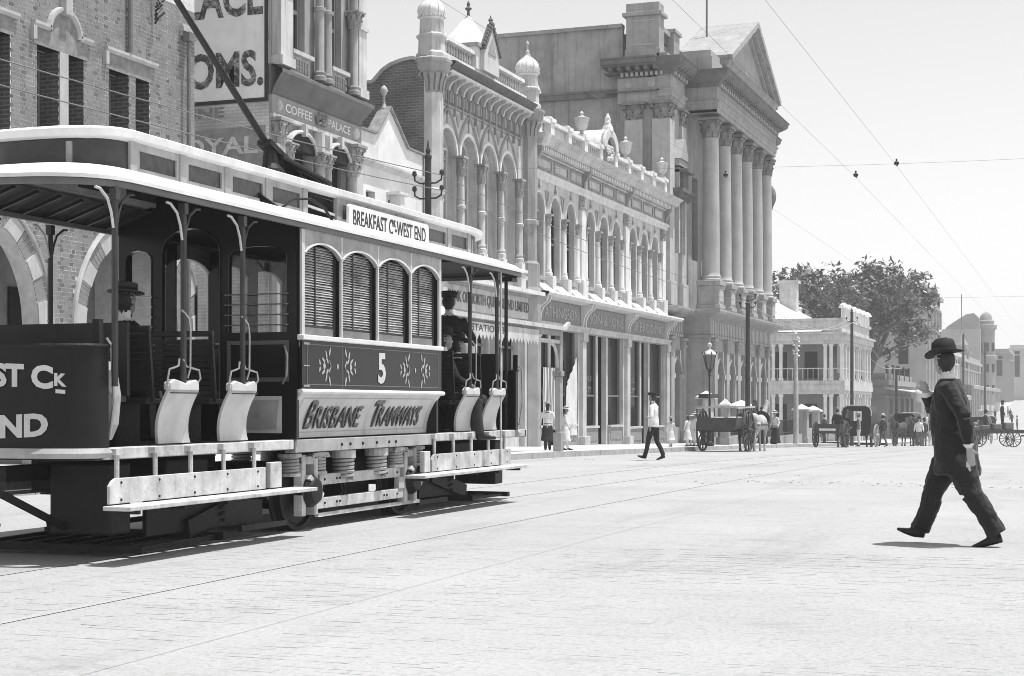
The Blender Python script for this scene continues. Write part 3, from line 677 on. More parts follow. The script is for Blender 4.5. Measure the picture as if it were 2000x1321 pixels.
    for i in range(7):
        for s_ in (-1, 1): inst(ck, 'crocket', t, (XF + .34, 46.6 + s_ * (.08 + i * .1), 13.12 - i * .125))
    MB().lathe((0, 0, 0), [(.07, 0), (.05, .1), (.04, .2), (.12, .27), (.04, .34), (.06, .42), (.01, .52)], 8).xf(Matrix.Translation((ap[0], ap[1], ap[2] - .12))).build('finial', M_LEAD, t)
    MB().lathe((XF + .3, 46.6, 13.12), [(.05, 0), (.04, .14), (.09, .19), (.03, .26), (.01, .34)], 8).build('finial', M_LEAD, t)
    # octagonal turrets
    DOME = [(.33, 0), (.37, .05), (.35, .08), (.39, .16), (.41, .26), (.385, .38), (.30, .50), (.16, .62), (.07, .72), (.04, .8)]
    dm = MB().lathe((0, 0, 0), DOME, 20); 
    for k in range(10):
        th = 2 * pi * k / 10; dm.tube([(r * 1.01 * cos(th), r * 1.01 * sin(th), z) for r, z in DOME[3:]], .02, 5)
    for k in range(20):
        th = 2 * pi * k / 20; dm.lathe((.39 * cos(th), .39 * sin(th), .10), [(.024, -.02), (.034, 0), (.024, .03)], 5)
    dome = dm.mesh('dome', M_WHITE, True)
    for y in (42.45, 50.78):
        tr = MB().lathe((XF + .05, y, 0), [(.46, -1), (.46, 5.1), (.42, 5.2), (.42, 6.0), (.335, 6.1), (.335, 7.3), (.39, 7.34), (.39, 7.46), (.335, 7.5), (.335, 10.25)], 8, a0=pi / 8, cap=False).build('turret', M_TAN if y > 50 else M_CREAM, t)
        cpp = MB().lathe((XF + .05, y, 10.25), [(.34, 0), (.38, .04), (.35, .1), (.37, .25), (.46, .55), (.50, .62)], 8, a0=pi / 8)
        for k in range(16):
            th = 2 * pi * k / 16; cpp.sheet([[(XF + .05 + q * cos(th + w), y + q * sin(th + w), 10.3 + z) for w in (-.13, .13)] for q, z in ((.37, 0), (.41, .25), (.50, .42), (.49, .5))])
        cpp.build('turret_capital', M_TAN, t)
        MB().lathe((XF + .05, y, 10.87), [(.50, 0), (.54, .06), (.55, .2), (.60, .26), (.60, .34), (.45, .42)], 8, a0=pi / 8).build('turret_cornice', M_TAN, t)
        MB().lathe((XF + .05, y, 11.29), [(.46, 0), (.46, .1), (.40, .16), (.385, .5), (.45, .58), (.45, .64), (.36, .7), (.345, 1.08)], 8, a0=pi / 8).build('turret_drum', M_CREAM, t)
        inst(dome, 'dome', t, (XF + .05, y, 12.37))
        MB().lathe((XF + .05, y, 13.13), [(.045, 0), (.08, .08), (.03, .14), (.025, .3), (.06, .36), (.01, .46)], 8).build('finial', M_CREAM, t)
        MB().lathe((XF + .32, y + .32, 11.85), [(.12, 0), (.08, .1), (.02, .26)], 6).build('corner_pinnacle', M_WHITE, t)
    # ground floor: fascia lettering, shopfront
    bx('fascia', M_CREAM, t, XF, XF + .22, Y0 + .4, 50.6, 4.1, 4.82)
    bx('fascia_ledge', M_WHITE, t, XF, XF + .55, Y0 + .3, 51.2, 4.93, 5.06); bx('fascia_bed', M_TAN, t, XF, XF + .3, Y0 + .4, 51.0, 4.82, 4.93)
    text('lettering', 'BANK OF NORTH QUEENSLAND LIMITED', mat('dark_gilt_letters', .14, .6), t, lambda s, q, d: (XF + .222 + d, 43.3 + 7.1 * s, 4.26 + .40 * q), .02, .012)
    for q in gh:
        MB().slab(q, [], f, .3, .33).build('shop_window', M_GLASS, t)
        a, c = q[0][0], q[1][0]; MB().box(XF - .29, XF - .2, (a + c) / 2 - .04, (a + c) / 2 + .04, q[0][1], 3.9).box(XF - .29, XF - .2, a, c, 3.1, 3.18).build('window_bar', M_SASH, t)
    for y in (42.7, 45.6, 47.5, 50.3): bx('shop_pilaster', M_CREAM, t, XF, XF + .18, y - .16, y + .16, -.8, 4.1, .01)
arcade_bank()

# ================================================================ three-bay shop row with balustrade and urns
def urn_mesh(m):
    return MB().lathe((0, 0, 0), [(.2, 0), (.2, .08), (.08, .14), (.07, .2), (.17, .28), (.24, .42), (.27, .62), (.30, .66), (.30, .72), (.14, .76), (.05, .82), (.08, .9), (.02, .98)], 12).mesh('urn', m, True)
def shop_row():
    t = thing('shop_row', 'long cream shop row with trios of slender arched windows and urns on the balustrade', 'building', (XF, 60.5, -.5))
    f = front(XF); Y0, Y1 = 51.4, 69.85; P = 6.0
    heads = [52.05, 53.84, 55.6]; W = [h + P * k for k in range(3) for h in heads]
    ow = .56
    holes = [arch(c - ow, c + ow, 5.74, 7.92, 8.62, 14, point=.6) for c in W]
    gb = [(51.9, 56.6), (57.4, 62.65), (63.5, 69.3)]
    gh = [[(a, -.9), (b, -.9), (b, 3.95), (a, 3.95)] for a, b in gb]
    MB().slab([(Y0, -1.4), (Y1, -1.4), (Y1, 10.4), (Y0, 10.4)], holes + gh, f, 0, .3, back=False).build('wall', M_CREAM, t)
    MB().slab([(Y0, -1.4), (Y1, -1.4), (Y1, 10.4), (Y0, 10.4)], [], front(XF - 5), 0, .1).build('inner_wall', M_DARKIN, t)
    MB().box(XF - 12, XF - .1, Y0, Y1, 10.2, 10.38).build('roof', M_LEAD, t)
    for c, h in zip(W, holes):
        w = MB().slab(h, [], f, .25, .28).build('window', M_GLASS, t)
        MB().box(XF - .24, XF - .20, c - ow, c - ow + .06, 5.74, 8.0).box(XF - .24, XF - .20, c + ow - .06, c + ow, 5.74, 8.0).box(XF - .24, XF - .20, c - ow + .06, c + ow - .06, 6.95, 7.03).box(XF - .24, XF - .21, c - ow + .08, c + ow - .08, 5.74, 5.84).build('sash', M_SASH, w)
        rows = [[(XF + p, x, z) for p, x, z in ((0, c + (ow + 0) * cos(a), 7.92 + .70 * sin(a) ** .8), (.05, c + ow * cos(a), 7.92 + .70 * sin(a) ** .8), (.06, c + (ow + .05) * cos(a), 7.92 + .77 * sin(a) ** .8), (0, c + (ow + .07) * cos(a), 7.92 + .80 * sin(a) ** .8))] for a in (max(0, pi * i / 16) for i in range(17))]
        rows = [[(a_.real if isinstance(a_, complex) else a_, b_, c_.real if isinstance(c_, complex) else c_) for a_, b_, c_ in r] for r in rows]
        MB().sheet(rows).build('hood_mould', M_WHITE, t)
        MB().lathe((XF + .03, c, 8.76), [(.05, 0), (.07, .05), (.03, .12), (.015, .3)], 6).build('hood_finial', M_TAN, t)
        bx('panel_rib', M_WHITE, t, XF, XF + .03, c - .02, c + .02, 8.86, 9.02)
    cm = MB().lathe((0, 0, 0), [(.10, 0), (.13, .03), (.10, .07), (.115, .14), (.145, .2), (.145, .24), (.115, .27), (.155, .34)], 10); cm.box(-.165, .165, -.165, .165, .34, .40); cm = cm.mesh('capital', M_TAN)
    cs = MB().lathe((0, 0, 0), [(.155, 0), (.155, .1), (.12, .14), (.135, .2), (.105, .26), (.092, 1.78)], 12).mesh('column', M_WHITE, True)
    for k in range(3):
        for y in (52.95, 54.72):
            y += P * k
            inst(cs, 'column', t, (XF + .06, y, 5.78)); inst(cm, 'capital', t, (XF + .06, y, 7.54))
            bx('triangle_panel', M_TAN, t, XF, XF + .02, y - .24, y + .24, 8.72, 8.76); MB().slab([(y - .2, 8.72), (y + .2, 8.72), (y, 8.2)], [[(y - .12, 8.67), (y + .12, 8.67), (y, 8.36)]], f, -.03, 0).build('triangle_mould', M_TAN, t)
            bx('sill_block', M_WHITE, t, XF, XF + .30, y - .2, y + .2, 5.16, 5.76, .02)
        for c in heads:
            c += P * k
            MB().add([(XF, c - .6, 5.16), (XF + .45, c - .6, 5.16), (XF, c - .6, 5.55), (XF, c + .6, 5.16), (XF + .45, c + .6, 5.16), (XF, c + .6, 5.55)], [(0, 1, 2), (5, 4, 3), (1, 4, 5, 2)]).build('sloped_sill', M_WHITE, t)
            bx('window_sill', M_TAN, t, XF - .1, XF + .12, c - .58, c + .58, 5.58, 5.70)
    r = random.Random(9)
    for y in (51.15, 56.95, 57.1 + .0, 62.95, 68.95):
        if y == 57.1: continue
        w = .26
        MB().box(XF, XF + .12, y - w, y + w, 5.16, 8.55).box(XF, XF + .2, y - w - .05, y + w + .05, 5.161, 5.9).build('pilaster', M_WHITE, t, bevel=.01)
        q = MB()
        for k in range(16):
            a = y + r.uniform(-.24, .24); z = 8.55 + r.uniform(0, .46); q.lathe((XF + .06, a, z), [(.075, -.05), (.09, 0), (.05, .08), (.01, .11)], 6, ax='x')
        q.box(XF, XF + .08, y - w, y + w, 8.55, 9.06); q.build('carved_capital', M_TAN, t)
    for y in (51.45, 56.4, 57.42, 62.4, 63.42, 68.4):
        inst(cs, 'column', t, (XF + .02, y, 5.78)); inst(cm, 'capital', t, (XF + .02, y, 7.54))
    # entablature: architrave, panelled frieze, dentils, cornice
    c = MB(); moulding(c, [(.0, 9.06), (.06, 9.08), (.06, 9.18), (.14, 9.26), (.14, 9.34), (0, 9.4)], XF, Y0, Y1, False, False); c.build('architrave', M_WHITE, t)
    for k in range(3):
        a = Y0 + .3 + P * k
        for i in range(3):
            p0 = a + .15 + i * 1.86; MB().slab([(p0, 9.46), (p0 + 1.62, 9.46), (p0 + 1.62, 9.9), (p0, 9.9)], [[(p0 + .08, 9.53), (p0 + 1.54, 9.53), (p0 + 1.54, 9.83), (p0 + .08, 9.83)]], f, -.04, 0).build('frieze_panel', M_TAN, t)
    bk = MB().slab([(0, 0), (.08, .0), (.12, .25), (.30, .5), (.36, .62), (.36, .78), (0, .78)], [], lambda s, z, d: (s, d, z), -.09, .09).mesh('bracket', M_TAN)
    for y in (51.5, 57.15, 63.1, 69.4): inst(bk, 'bracket', t, (XF, y, 9.36))
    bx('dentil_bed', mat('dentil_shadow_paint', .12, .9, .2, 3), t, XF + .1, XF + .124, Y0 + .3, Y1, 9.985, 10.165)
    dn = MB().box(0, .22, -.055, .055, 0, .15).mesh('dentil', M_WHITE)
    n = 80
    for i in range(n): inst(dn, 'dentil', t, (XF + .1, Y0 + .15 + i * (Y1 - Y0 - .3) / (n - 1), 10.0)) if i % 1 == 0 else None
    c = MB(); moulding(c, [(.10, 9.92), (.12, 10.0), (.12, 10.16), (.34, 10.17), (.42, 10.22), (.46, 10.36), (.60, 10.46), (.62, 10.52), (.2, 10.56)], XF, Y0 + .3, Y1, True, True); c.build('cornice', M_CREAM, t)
    MB().lathe((XF + .3, 51.55, 10.1), [(.1, 0), (.22, .06), (.34, .3), (.36, .42), (.1, .5)], 10).build('gutter_head', M_WHITE, t)
    # parapet: piers, balusters, panels, urns, arched centrepiece
    um = urn_mesh(M_CREAM); bm = baluster_mesh(.46, .062, M_CREAM)
    piers = [51.7, 53.1, 55.1, 57.1, 59.1, 61.15, 63.1, 65.05, 67.0, 69.0]
    bx('plinth_course', M_CREAM, t, XF - .2, XF + .14, Y0 + .2, Y1 - .4, 10.52, 10.66)
    for y in piers:
        MB().box(XF - .22, XF + .18, y - .19, y + .19, 10.66, 11.18).box(XF - .27, XF + .24, y - .25, y + .25, 11.18, 11.32).build('parapet_pier', M_WHITE, t, bevel=.012)
        if y in (57.1, 63.1, 69.0): inst(um, 'urn', t, (XF - .02, y, 11.32))
        else: MB().box(XF - .15, XF + .13, y - .14, y + .14, 11.32, 11.40).build('pier_cap', M_WHITE, t)
    for i, (a, b_) in enumerate(zip(piers, piers[1:])):
        a += .19; b_ -= .19
        if i == 4: continue
        if i in (1, 7): bx('parapet_panel', M_CREAM, t, XF - .1, XF + .04, a, b_, 10.66, 11.1)
        else:
            bx('parapet_shadow_wall', M_LEAD, t, XF - .5, XF - .45, a - .1, b_ + .1, 10.5, 11.05); k = int((b_ - a) / .27)  # dark sheet added to put shade into the baluster gaps
            for j in range(k): inst(bm, 'baluster', t, (XF, a + (j + .5) * (b_ - a) / k, 10.66))
        bx('coping', M_WHITE, t, XF - .16, XF + .18, a, b_, 11.12, 11.24)
    q = MB(); n = 16; c0, zz = 60.12, 11.3
    rows = [[(x, c0 + 1.0 * cos(pi * i / n), zz + .78 * sin(pi * i / n)) for x in (XF + .2, XF - 1.3)] for i in range(n + 1)]
    q.sheet(rows[::-1]); q.build('arched_dormer_roof', M_WHITE, t, smooth=True)
    MB().slab(band(c0, zz, .62, 1.0, 0, pi, 16, .78), [], f, -.28, -.1).build('arched_pediment', M_CREAM, t)
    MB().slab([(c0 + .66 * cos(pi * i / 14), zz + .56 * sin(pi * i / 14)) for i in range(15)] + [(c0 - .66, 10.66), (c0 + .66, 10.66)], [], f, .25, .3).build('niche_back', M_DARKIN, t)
    q = MB(); r = random.Random(6)
    for k in range(18): q.lathe((XF + .2, c0 + r.uniform(-.35, .35), 10.75 + r.uniform(0, .75)), [(.1, -.06), (.12, 0), (.05, .08)], 6, ax='x')
    q.build('carved_arms', M_CREAM, t)
    q = MB()
    for k in range(10): q.lathe((XF + .12, c0 + (k % 3 - 1) * .14 * (1 - k / 12), 12.0 + k * .06), [(.07, -.05), (.1, 0), (.05, .09)], 6)
    q.lathe((XF + .1, c0, 12.0), [(.25, 0), (.22, .15), (.12, .35), (.12, .5), (.04, .72)], 8); q.build('acroterion', M_WHITE, t)
    # ledge over the shopfronts, consoles, lettered fascias
    c = MB(); moulding(c, [(.10, 4.94), (.5, 5.0), (.56, 5.05), (.60, 5.10), (.58, 5.15)], XF, Y0 + .1, Y1 + .2, False, True); c.build('ledge', M_WHITE, t)
    cs_ = MB().slab([(.0, 0), (.10, 0), (.13, .3), (.22, .5), (.45, .70), (.5, .86), (0, .86)], [], lambda s, z, d: (s, d, z), -.05, .05).mesh('console', M_WHITE)
    ML = mat('raised_fascia_letters', .40, .6, .15, 9); MFp = mat('fascia_panel', .27, .8, .15, 5)
    lets = ['ATHINGSON', 'SON & SONS', 'GF BROOKNG']
    for k, y in enumerate((51.8, 57.05, 63.1, 69.5)):
        for d in (-.16, .16): inst(cs_, 'console', t, (XF + .02, y + d, 4.12))
        if k < 3:
            a, b_ = ((52.2, 56.65), (57.45, 62.7), (63.5, 69.1))[k]
            bx('fascia', MFp, t, XF, XF + .06, a, b_, 4.16, 4.92)
            text('lettering', lets[k], ML, t, lambda s, q, d: (XF + .061 + d, a + .3 + (b_ - a - .6) * s, 4.32 + .40 * q), .025, .0)
    c = MB(); moulding(c, [(.0, 3.92), (.16, 3.93), (.16, 4.02), (.22, 4.08), (.22, 4.14), (.05, 4.16)], XF, Y0, Y1, False, False); c.build('shop_lintel', M_CREAM, t)
    # shopfronts: columns, stall risers, plate glass set back, recessed doorways
    for y in (51.62, 57.0, 63.08, 69.6):
        z = pz(y) + .05
        MB().box(XF - .3, XF + .14, y - .22, y + .22, z - .4, 3.6).box(XF - .34, XF + .2, y - .28, y + .28, 3.6, 3.95).box(XF - .34, XF + .26, y - .33, y + .33, z - .4, z + .34).build('shop_column', M_CREAM, t, bevel=.015)
    for k, (a, b_) in enumerate(gb):
        z = pz(a) + .06; m_ = (a + b_) / 2
        for (p, q) in ((a, m_ - .75), (m_ + .75, b_)):
            bx('stall_riser', M_TAN, t, XF - .4, XF - .02, p, q, z - .4, z + .62, .02); bx('riser_sill', M_CREAM, t, XF - .42, XF + .04, p, q, z + .62, z + .70)
            bx('riser_panel', MFp, t, XF - .02, XF + .0, p + .15, q - .15, z + .12, z + .5)
            w = bx('shop_window', M_GLASS, t, XF - .25, XF - .22, p, q, z + .7, 3.92)
            MB().box(XF - .24, XF - .14, p, p + .09, z + .7, 3.92).box(XF - .24, XF - .14, q - .09, q, z + .7, 3.92).box(XF - .22, XF - .16, p + .09, q - .09, 1.55, 1.62).build('window_frame', M_SASH, w)
        bx('door', mat('dark_door', .07, .5), t, XF - 1.3, XF - 1.24, m_ - .75, m_ + .75, z - .3, 3.92); bx('door_transom', M_SASH, t, XF - 1.24, XF - 1.2, m_ - .75, m_ + .75, 2.4, 2.5)
        for s_ in (-1, 1): bx('lobby_glass', M_GLASS, t, XF - 1.24, XF - .26, m_ + s_ * .75 - .015, m_ + s_ * .75 + .015, z - .1, 3.92); bx('lobby_pier', M_CREAM, t, XF - .30, XF - .10, m_ + s_ * .68 - .12, m_ + s_ * .68 + .12, z - .3, 3.92)
    MS = mat('glass_gilt_lettering', .22, .5)
    for y, rows_ in ((58.4, ('WALE', 'INSTY')), (64.7, ('MUSIC', 'ALTY'))):
        for i, b_ in enumerate(rows_):
            text('lettering', b_, MS, t, lambda s, q, d, y=y, i=i: (XF - .219 + d, y - .55 + 1.1 * s, 2.15 - i * .42 + .2 * q), .002)
    # striped blind and white dust sheet hanging in the first shop
    MSt = bpy.data.materials.new('striped_canvas'); MSt.use_nodes = True; n_ = MSt.node_tree.nodes; l_ = MSt.node_tree.links
    g = n_.new('ShaderNodeNewGeometry'); s_ = n_.new('ShaderNodeSeparateXYZ'); l_.new(g.outputs['Position'], s_.inputs[0])
    m1 = n_.new('ShaderNodeMath'); m1.operation = 'MULTIPLY'; m1.inputs[1].default_value = 2 * pi / .34; l_.new(s_.outputs[1], m1.inputs[0])
    m2 = n_.new('ShaderNodeMath'); m2.operation = 'SINE'; l_.new(m1.outputs[0], m2.inputs[0])
    m3 = n_.new('ShaderNodeMapRange'); m3.inputs[1].default_value = -.25; m3.inputs[2].default_value = .25; m3.inputs[3].default_value = .2; m3.inputs[4].default_value = .7; l_.new(m2.outputs[0], m3.inputs[0]); l_.new(m3.outputs[0], n_['Principled BSDF'].inputs['Base Color'])
    def cloth(name, m, a, b_, z0, z1, slope=0):
        rows = [[(XF + .02 + .018 * sin(i * 1.1) + .012 * sin(i * .4 + j), a + (b_ - a) * i / 24, z0 + (z1 + slope * i / 24 - z0) * j / 8) for i in range(25)] for j in range(9)]
        MB().sheet(rows).build(name, m, t, smooth=True)
    cloth('striped_blind', MSt, 52.5, 54.2, .35, 2.55); cloth('dust_sheet', M_WHITE, 55.1, 56.35, .1, 1.9, 1.1)
shop_row()
# ================================================================ national bank: pavilion, giant portico, pediment
def national_bank():
    t = thing('columned_bank', 'monumental stone bank with six giant columns and a pediment', 'building', (-17, 80, -.9))
    S = M_FREESTONE; XS, XP = XF, -16.8
    Y0, Y1, YA, YB = 69.9, 93.0, 73.1, 87.95            # whole front; portico from YA to YB
    # blank stained side wall with its string course
    MB().slab([(-27.4, -2), (-20.2, -2), (-20.2, 18.55), (-27.4, 18.6)], [], side(Y0 + .35), 0, .3).build('side_wall', M_DIRTY, t)
    MB().box(-27.4, -20.2, Y0 + .18, Y0 + .35, 15.38, 15.62).box(-27.4, -20.2, Y0 + .14, Y0 + .35, 15.62, 15.72).build('string_course', mat('stained_course', .2, .95, .3, 1, streak=.4), t)
    MB().box(-27.4, -20.2, Y0 + .22, Y0 + .7, 18.55, 18.72).build('wall_coping', M_DIRTY, t)
    bx('roof', M_LEAD, t, -27.4, -18.6, Y0 + .6, Y1 - .3, 18.0, 18.3)
    bx('far_wall', S, t, -27.4, -17.9, Y1 - .4, Y1, -2.5, 18.5)
    # main wall with deep upper windows and arched ground floor
    gw = [71.6] + [75.22 + i * 2.64 for i in range(5)] + [90.8]
    hol = [arch(y - .62, y + .62, .2, 2.7, 3.35, 12) for y in gw]
    up = [[(y - .6, 8.2), (y + .6, 8.2), (y + .6, 12.2), (y - .6, 12.2)] for y in gw[1:-1]] + [arch(71.1, 72.1, 8.4, 12.0, 12.6, 12)]
    MB().slab([(Y0, -2.5), (Y1, -2.5), (Y1, 17.2), (Y0, 17.2)], up + [hol[0], hol[-1]], front(XS), 0, .5, back=False).build('wall', S, t)
    bx('dark_rooms', M_DARKIN, t, XS - 1.0, XS - .9, Y0 + .4, Y1 - .5, -1, 17)
    for q in up + [hol[0], hol[-1]]:
        MB().slab(q, [], front(XS), .42, .45).build('window', M_GLASS, t)
        a, c = min(p[0] for p in q), max(p[0] for p in q); z0 = min(p[1] for p in q); z1 = max(p[1] for p in q)
        MB().box(XS - .41, XS - .34, (a + c) / 2 - .05, (a + c) / 2 + .05, z0, z1 - .05).box(XS - .41, XS - .34, a, c, z0 + (z1 - z0) * .55, z0 + (z1 - z0) * .55 + .08).build('sash', M_SASH, t)
    MB().slab([(YA, -2.5), (YB, -2.5), (YB, 5.6), (YA, 5.6)], hol[1:-1], front(XP), 0, .6, back=False).build('portico_base', S, t)
    for y in (YA, YB): MB().box(XS - .05, XP - .602, y, y + .6 if y == YA else y - .6, -2.5, 5.598).build('portico_side', S, t)
    for q in hol[1:-1]: MB().slab(q, [], front(XP), .5, .53).build('window', M_GLASS, t)
    bx('portico_floor', S, t, XS, XP - .01, YA, YB, 5.602, 5.75)
    # pilasters and imposts of the ground floor, hoods over the arches
    def low(y, X):
        MB().box(X, X + .16, y - .30, y + .30, pz(y) - .4, 4.35).box(X, X + .24, y - .38, y + .38, pz(y) - .4, pz(y) + .7).box(X, X + .22, y - .36, y + .36, 3.9, 4.02).box(X, X + .24, y - .38, y + .38, 4.2, 4.36).build('pilaster', S, t, bevel=.015)
    for y in (70.35, 72.7): low(y, XS)
    for y in [73.9 + i * 2.64 for i in range(6)]: low(y, XP)
    for y in (88.9, 92.5): low(y, XS)
    for y, X in zip(gw, [XS] + [XP] * 5 + [XS]):
        rows = [[(X + p, y + (.64 + q) * cos(pi * i / 14), 2.7 + (.66 + q) * sin(pi * i / 14)) for p, q in ((0, 0), (.08, .0), (.10, .14), (0, .22))] for i in range(15)]
        MB().sheet(rows).build('arch_mould', S, t)
        for s_ in (-1, 1): MB().box(X, X + .14, y + s_ * .82 - .16, y + s_ * .82 + .16, 2.45, 2.68).box(X, X + .08, y + s_ * .82 - .12, y + s_ * .82 + .12, .0, 2.45).build('impost', M_STONE, t)
        MB().box(X, X + .2, y - .1, y + .1, 3.3, 3.75).build('keystone', S, t)
    # fluted frieze, dentil course and the deep ledge
    fl = MB().box(0, .07, -.09, .09, 0, .62).mesh('triglyph', M_STONE); dt = MB().box(0, .14, -.08, .08, 0, .12).mesh('dentil', M_STONE)
    def lowent(X, a, b_, r0, r1):
        c = MB(); moulding(c, [(.02, 4.36), (.1, 4.4), (.1, 4.5), (.02, 4.52), (.02, 5.22), (.08, 5.3), (.46, 5.42), (.62, 5.5), (.66, 5.6), (.66, 5.68), (.2, 5.72)], X, a, b_, r0, r1, 1.35 if X > XS + .5 else .6); c.build('ledge', S, t)
        n = int((b_ - a) / .36)
        for i in range(n):
            y = a + (i + .5) * (b_ - a) / n; inst(fl, 'triglyph', t, (X + .02, y, 4.56)); inst(dt, 'dentil', t, (X + .02, y, 4.40))
    lowent(XS, Y0, YA - .7, True, False); lowent(XP, YA, YB, True, True); lowent(XS, YB + .7, Y1, False, True)
    # giant order: pedestals, columns, capitals
    M_CAP = mat('shade_toned_capital_stone', .24, .95, .3, 3)  # darker tone stands in for the shade between deep carved leaves
    cap = capital_mesh(.40, .95, M_CAP, n=8); col = MB().lathe((0, 0, 0), column_prof(.41, 6.75), 28).mesh('column', mat('column_stone', .42, .85, .14, 1.2, .1, 22, streak=.3), True)
    ys = [73.9 + i * 2.64 for i in range(6)]
    for y in ys:
        x = XP - .05
        MB().box(x - .62, x + .52, y - .62, y + .62, 5.75, 5.95).box(x - .55, x + .45, y - .55, y + .55, 5.95, 6.85).box(x - .62, x + .54, y - .62, y + .62, 6.85, 7.08).build('pedestal', S, t, bevel=.02)
        MB().box(x + .45, x + .47, y - .35, y + .35, 6.1, 6.7).build('pedestal_panel', M_STONE, t)
        inst(col, 'column', t, (x - .05, y, 7.08)); inst(cap, 'capital', t, (x - .05, y, 13.82))
    bm = baluster_mesh(.85, .11, S)
    for a, b_ in zip(ys, ys[1:]):
        for i in range(5): inst(bm, 'baluster', t, (XP - .05, a + .75 + i * .305, 5.95))
        bx('balustrade_rail', S, t, XP - .22, XP + .14, a + .6, b_ - .6, 6.8, 6.96); bx('balustrade_plinth', S, t, XP - .2, XP + .12, a + .6, b_ - .6, 5.75, 5.95)
    # pavilion pilasters (front and flank) with capitals
    pc = capital_mesh(.40, 1.0, M_CAP)
    def pil(x, y, w=.42):
        MB().box(x - w, x + w, y - w, y + w, 6.85, 14.2).box(x - w - .08, x + w + .08, y - w - .08, y + w + .08, 5.75, 6.85).build('pilaster', M_STONE, t, bevel=.015)
        inst(pc, 'capital', t, (x, y, 14.0), scale=(1.05, 1.05, .98))
    pil(XS - .25, Y0 + .27); pil(XS - 1.55, Y0 + .27); pil(XS - .25, 72.45); pil(XS - .25, Y1 - .5); pil(XS - .25, Y1 - 2.2)
    bx('flank_wall', S, t, -20.25, XS, Y0 + .1, Y0 + .4, 5.7, 15)
    pv = MB(); pv.box(XS, XS + .3, 70.9, 71.1, 8.2, 12.1).box(XS, XS + .3, 72.1, 72.3, 8.2, 12.1); pv.build('aedicule_jamb', M_STONE, t)
    MB().slab([(70.75, 12.5), (72.4, 12.5), (71.6, 13.5)], [], front(XS), -.42, .02).build('aedicule_gable', S, t)
    MB().box(XS, XS + .36, 70.75, 72.4, 12.2, 12.48).build('aedicule_lintel', S, t)
    q = MB(); moulding(q, [(.05, 10.3), (.2, 10.6), (.5, 10.75), (.5, 10.9), (.62, 10.95), (.62, 11.1), (.1, 11.15)], XS, 70.9, 72.3); q.box(XS, XS + .45, 71.1, 72.1, 11.15, 11.9).box(XS, XS + .7, 70.9, 72.3, 11.9, 12.05); q.build('balconette', mat('sooted_stone', .13, .95, .3, 3), t)
    # upper entablature of pavilion, portico and right wing
    M_SOOT = mat('sooted_cornice', .17, .95, .3, 1.5, streak=.3)
    md = MB().box(0, .28, -.1, .1, 0, .16).mesh('modillion', M_SOOT); dl = MB().box(0, .12, -.07, .07, 0, .16).mesh('dentil', M_STONE)
    def ent(X, a, b_, r0, r1, z=14.95, flank=False):
        c = MB(); moulding(c, [(-.1, z), (.0, z + .01), (.0, z + .22), (.05, z + .24), (.05, z + .42), (.14, z + .5), (.14, z + .56), (.0, z + .58), (.0, z + 1.15), (.1, z + 1.2)], X, a, b_, r0, r1, 1.6 if X > XS + .5 else .6); c.build('entablature', S, t)
        c = MB(); moulding(c, [(.1, z + 1.18), (.14, z + 1.38), (.22, z + 1.42), (.50, z + 1.60), (.58, z + 1.68), (.62, z + 1.86), (.68, z + 1.92), (.3, z + 1.98)], X, a, b_, r0, r1, 1.6 if X > XS + .5 else .6); c.build('cornice', M_SOOT, t)
        n = int((b_ - a) / .44)
        for i in range(n):
            y = a + (i + .5) * (b_ - a) / n; inst(md, 'modillion', t, (X + .16, y, z + 1.44)); inst(dl, 'dentil', t, (X + .08, y, z + 1.2))
        if b_ - a > 3:
            MB().slab([(a + .5, z + .68), (b_ - .5, z + .68), (b_ - .5, z + 1.06), (a + .5, z + 1.06)], [[(a + .58, z + .74), (b_ - .58, z + .74), (b_ - .58, z + 1.0), (a + .58, z + 1.0)]], front(X), -.03, 0).build('frieze_panel', S, t)
    ent(XS + .2, Y0 - .15, YA - .75, True, False); ent(XP + .36, YA + .1, YB - .1, True, True); ent(XS + .2, YB + .75, Y1, False, True)
    bx('portico_ceiling', S, t, XS, XP + .34, YA + .1, YB - .1, 14.96, 15.1)
    bx('attic_mass', S, t, XS - .4, XP + .3, YA + .2, YB - .2, 15.1, 16.8)
    # the same entablature returned along the pavilion flank
    zf = 14.95; fy = Y0 - .15
    for i in range(9): bx('dentil', M_STONE, t, -20.1 + i * .23, -19.98 + i * .23, fy - .2, fy - .02, zf + 1.2, zf + 1.36)
    for x in (-19.75, -18.7):
        MB().lathe((x, fy - .0, zf + .86), [(.19, 0), (.19, .03), (.14, .05), (.13, .02), (.06, .03), (.02, .06)], 14, ax='y').xf(Matrix.Translation((0, 2 * fy, 0)) @ Matrix.Scale(-1, 4, (0, 1, 0))).build('rosette', M_STONE, t)
    MB().box(-20.3, XS + .0, fy + .006, Y0 + .5, 14.95, 16.1).build('flank_entablature', S, t)
    q = MB()
    for p, z0, z1 in ((.14, 15.45, 15.51), (.14, 16.33, 16.37), (.62, 16.55, 16.63), (.76, 16.63, 16.85), (.82, 16.85, 16.92)): q.box(-20.9, XS - .3, fy - p, Y0 + .5, z0, z1)
    q.build('flank_cornice', M_SOOT, t)
    for i in range(6): bx('modillion', M_SOOT, t, -20.6 + i * .42, -20.42 + i * .42, fy - .55, fy - .1, 16.38, 16.55)
    # attic block with panels and balustrade over the pavilion
    MB().box(-20.0, -18.35, Y0 - .0, Y0 + 1.0, 16.93, 17.45).box(-19.95, -18.4, Y0 + .05, Y0 + .95, 17.45, 18.95).box(-20.1, -18.25, Y0 - .1, Y0 + 1.1, 18.95, 19.12).box(-19.95, -18.4, Y0 + .05, Y0 + .95, 19.12, 19.55).build('attic_pier', S, t, bevel=.02)
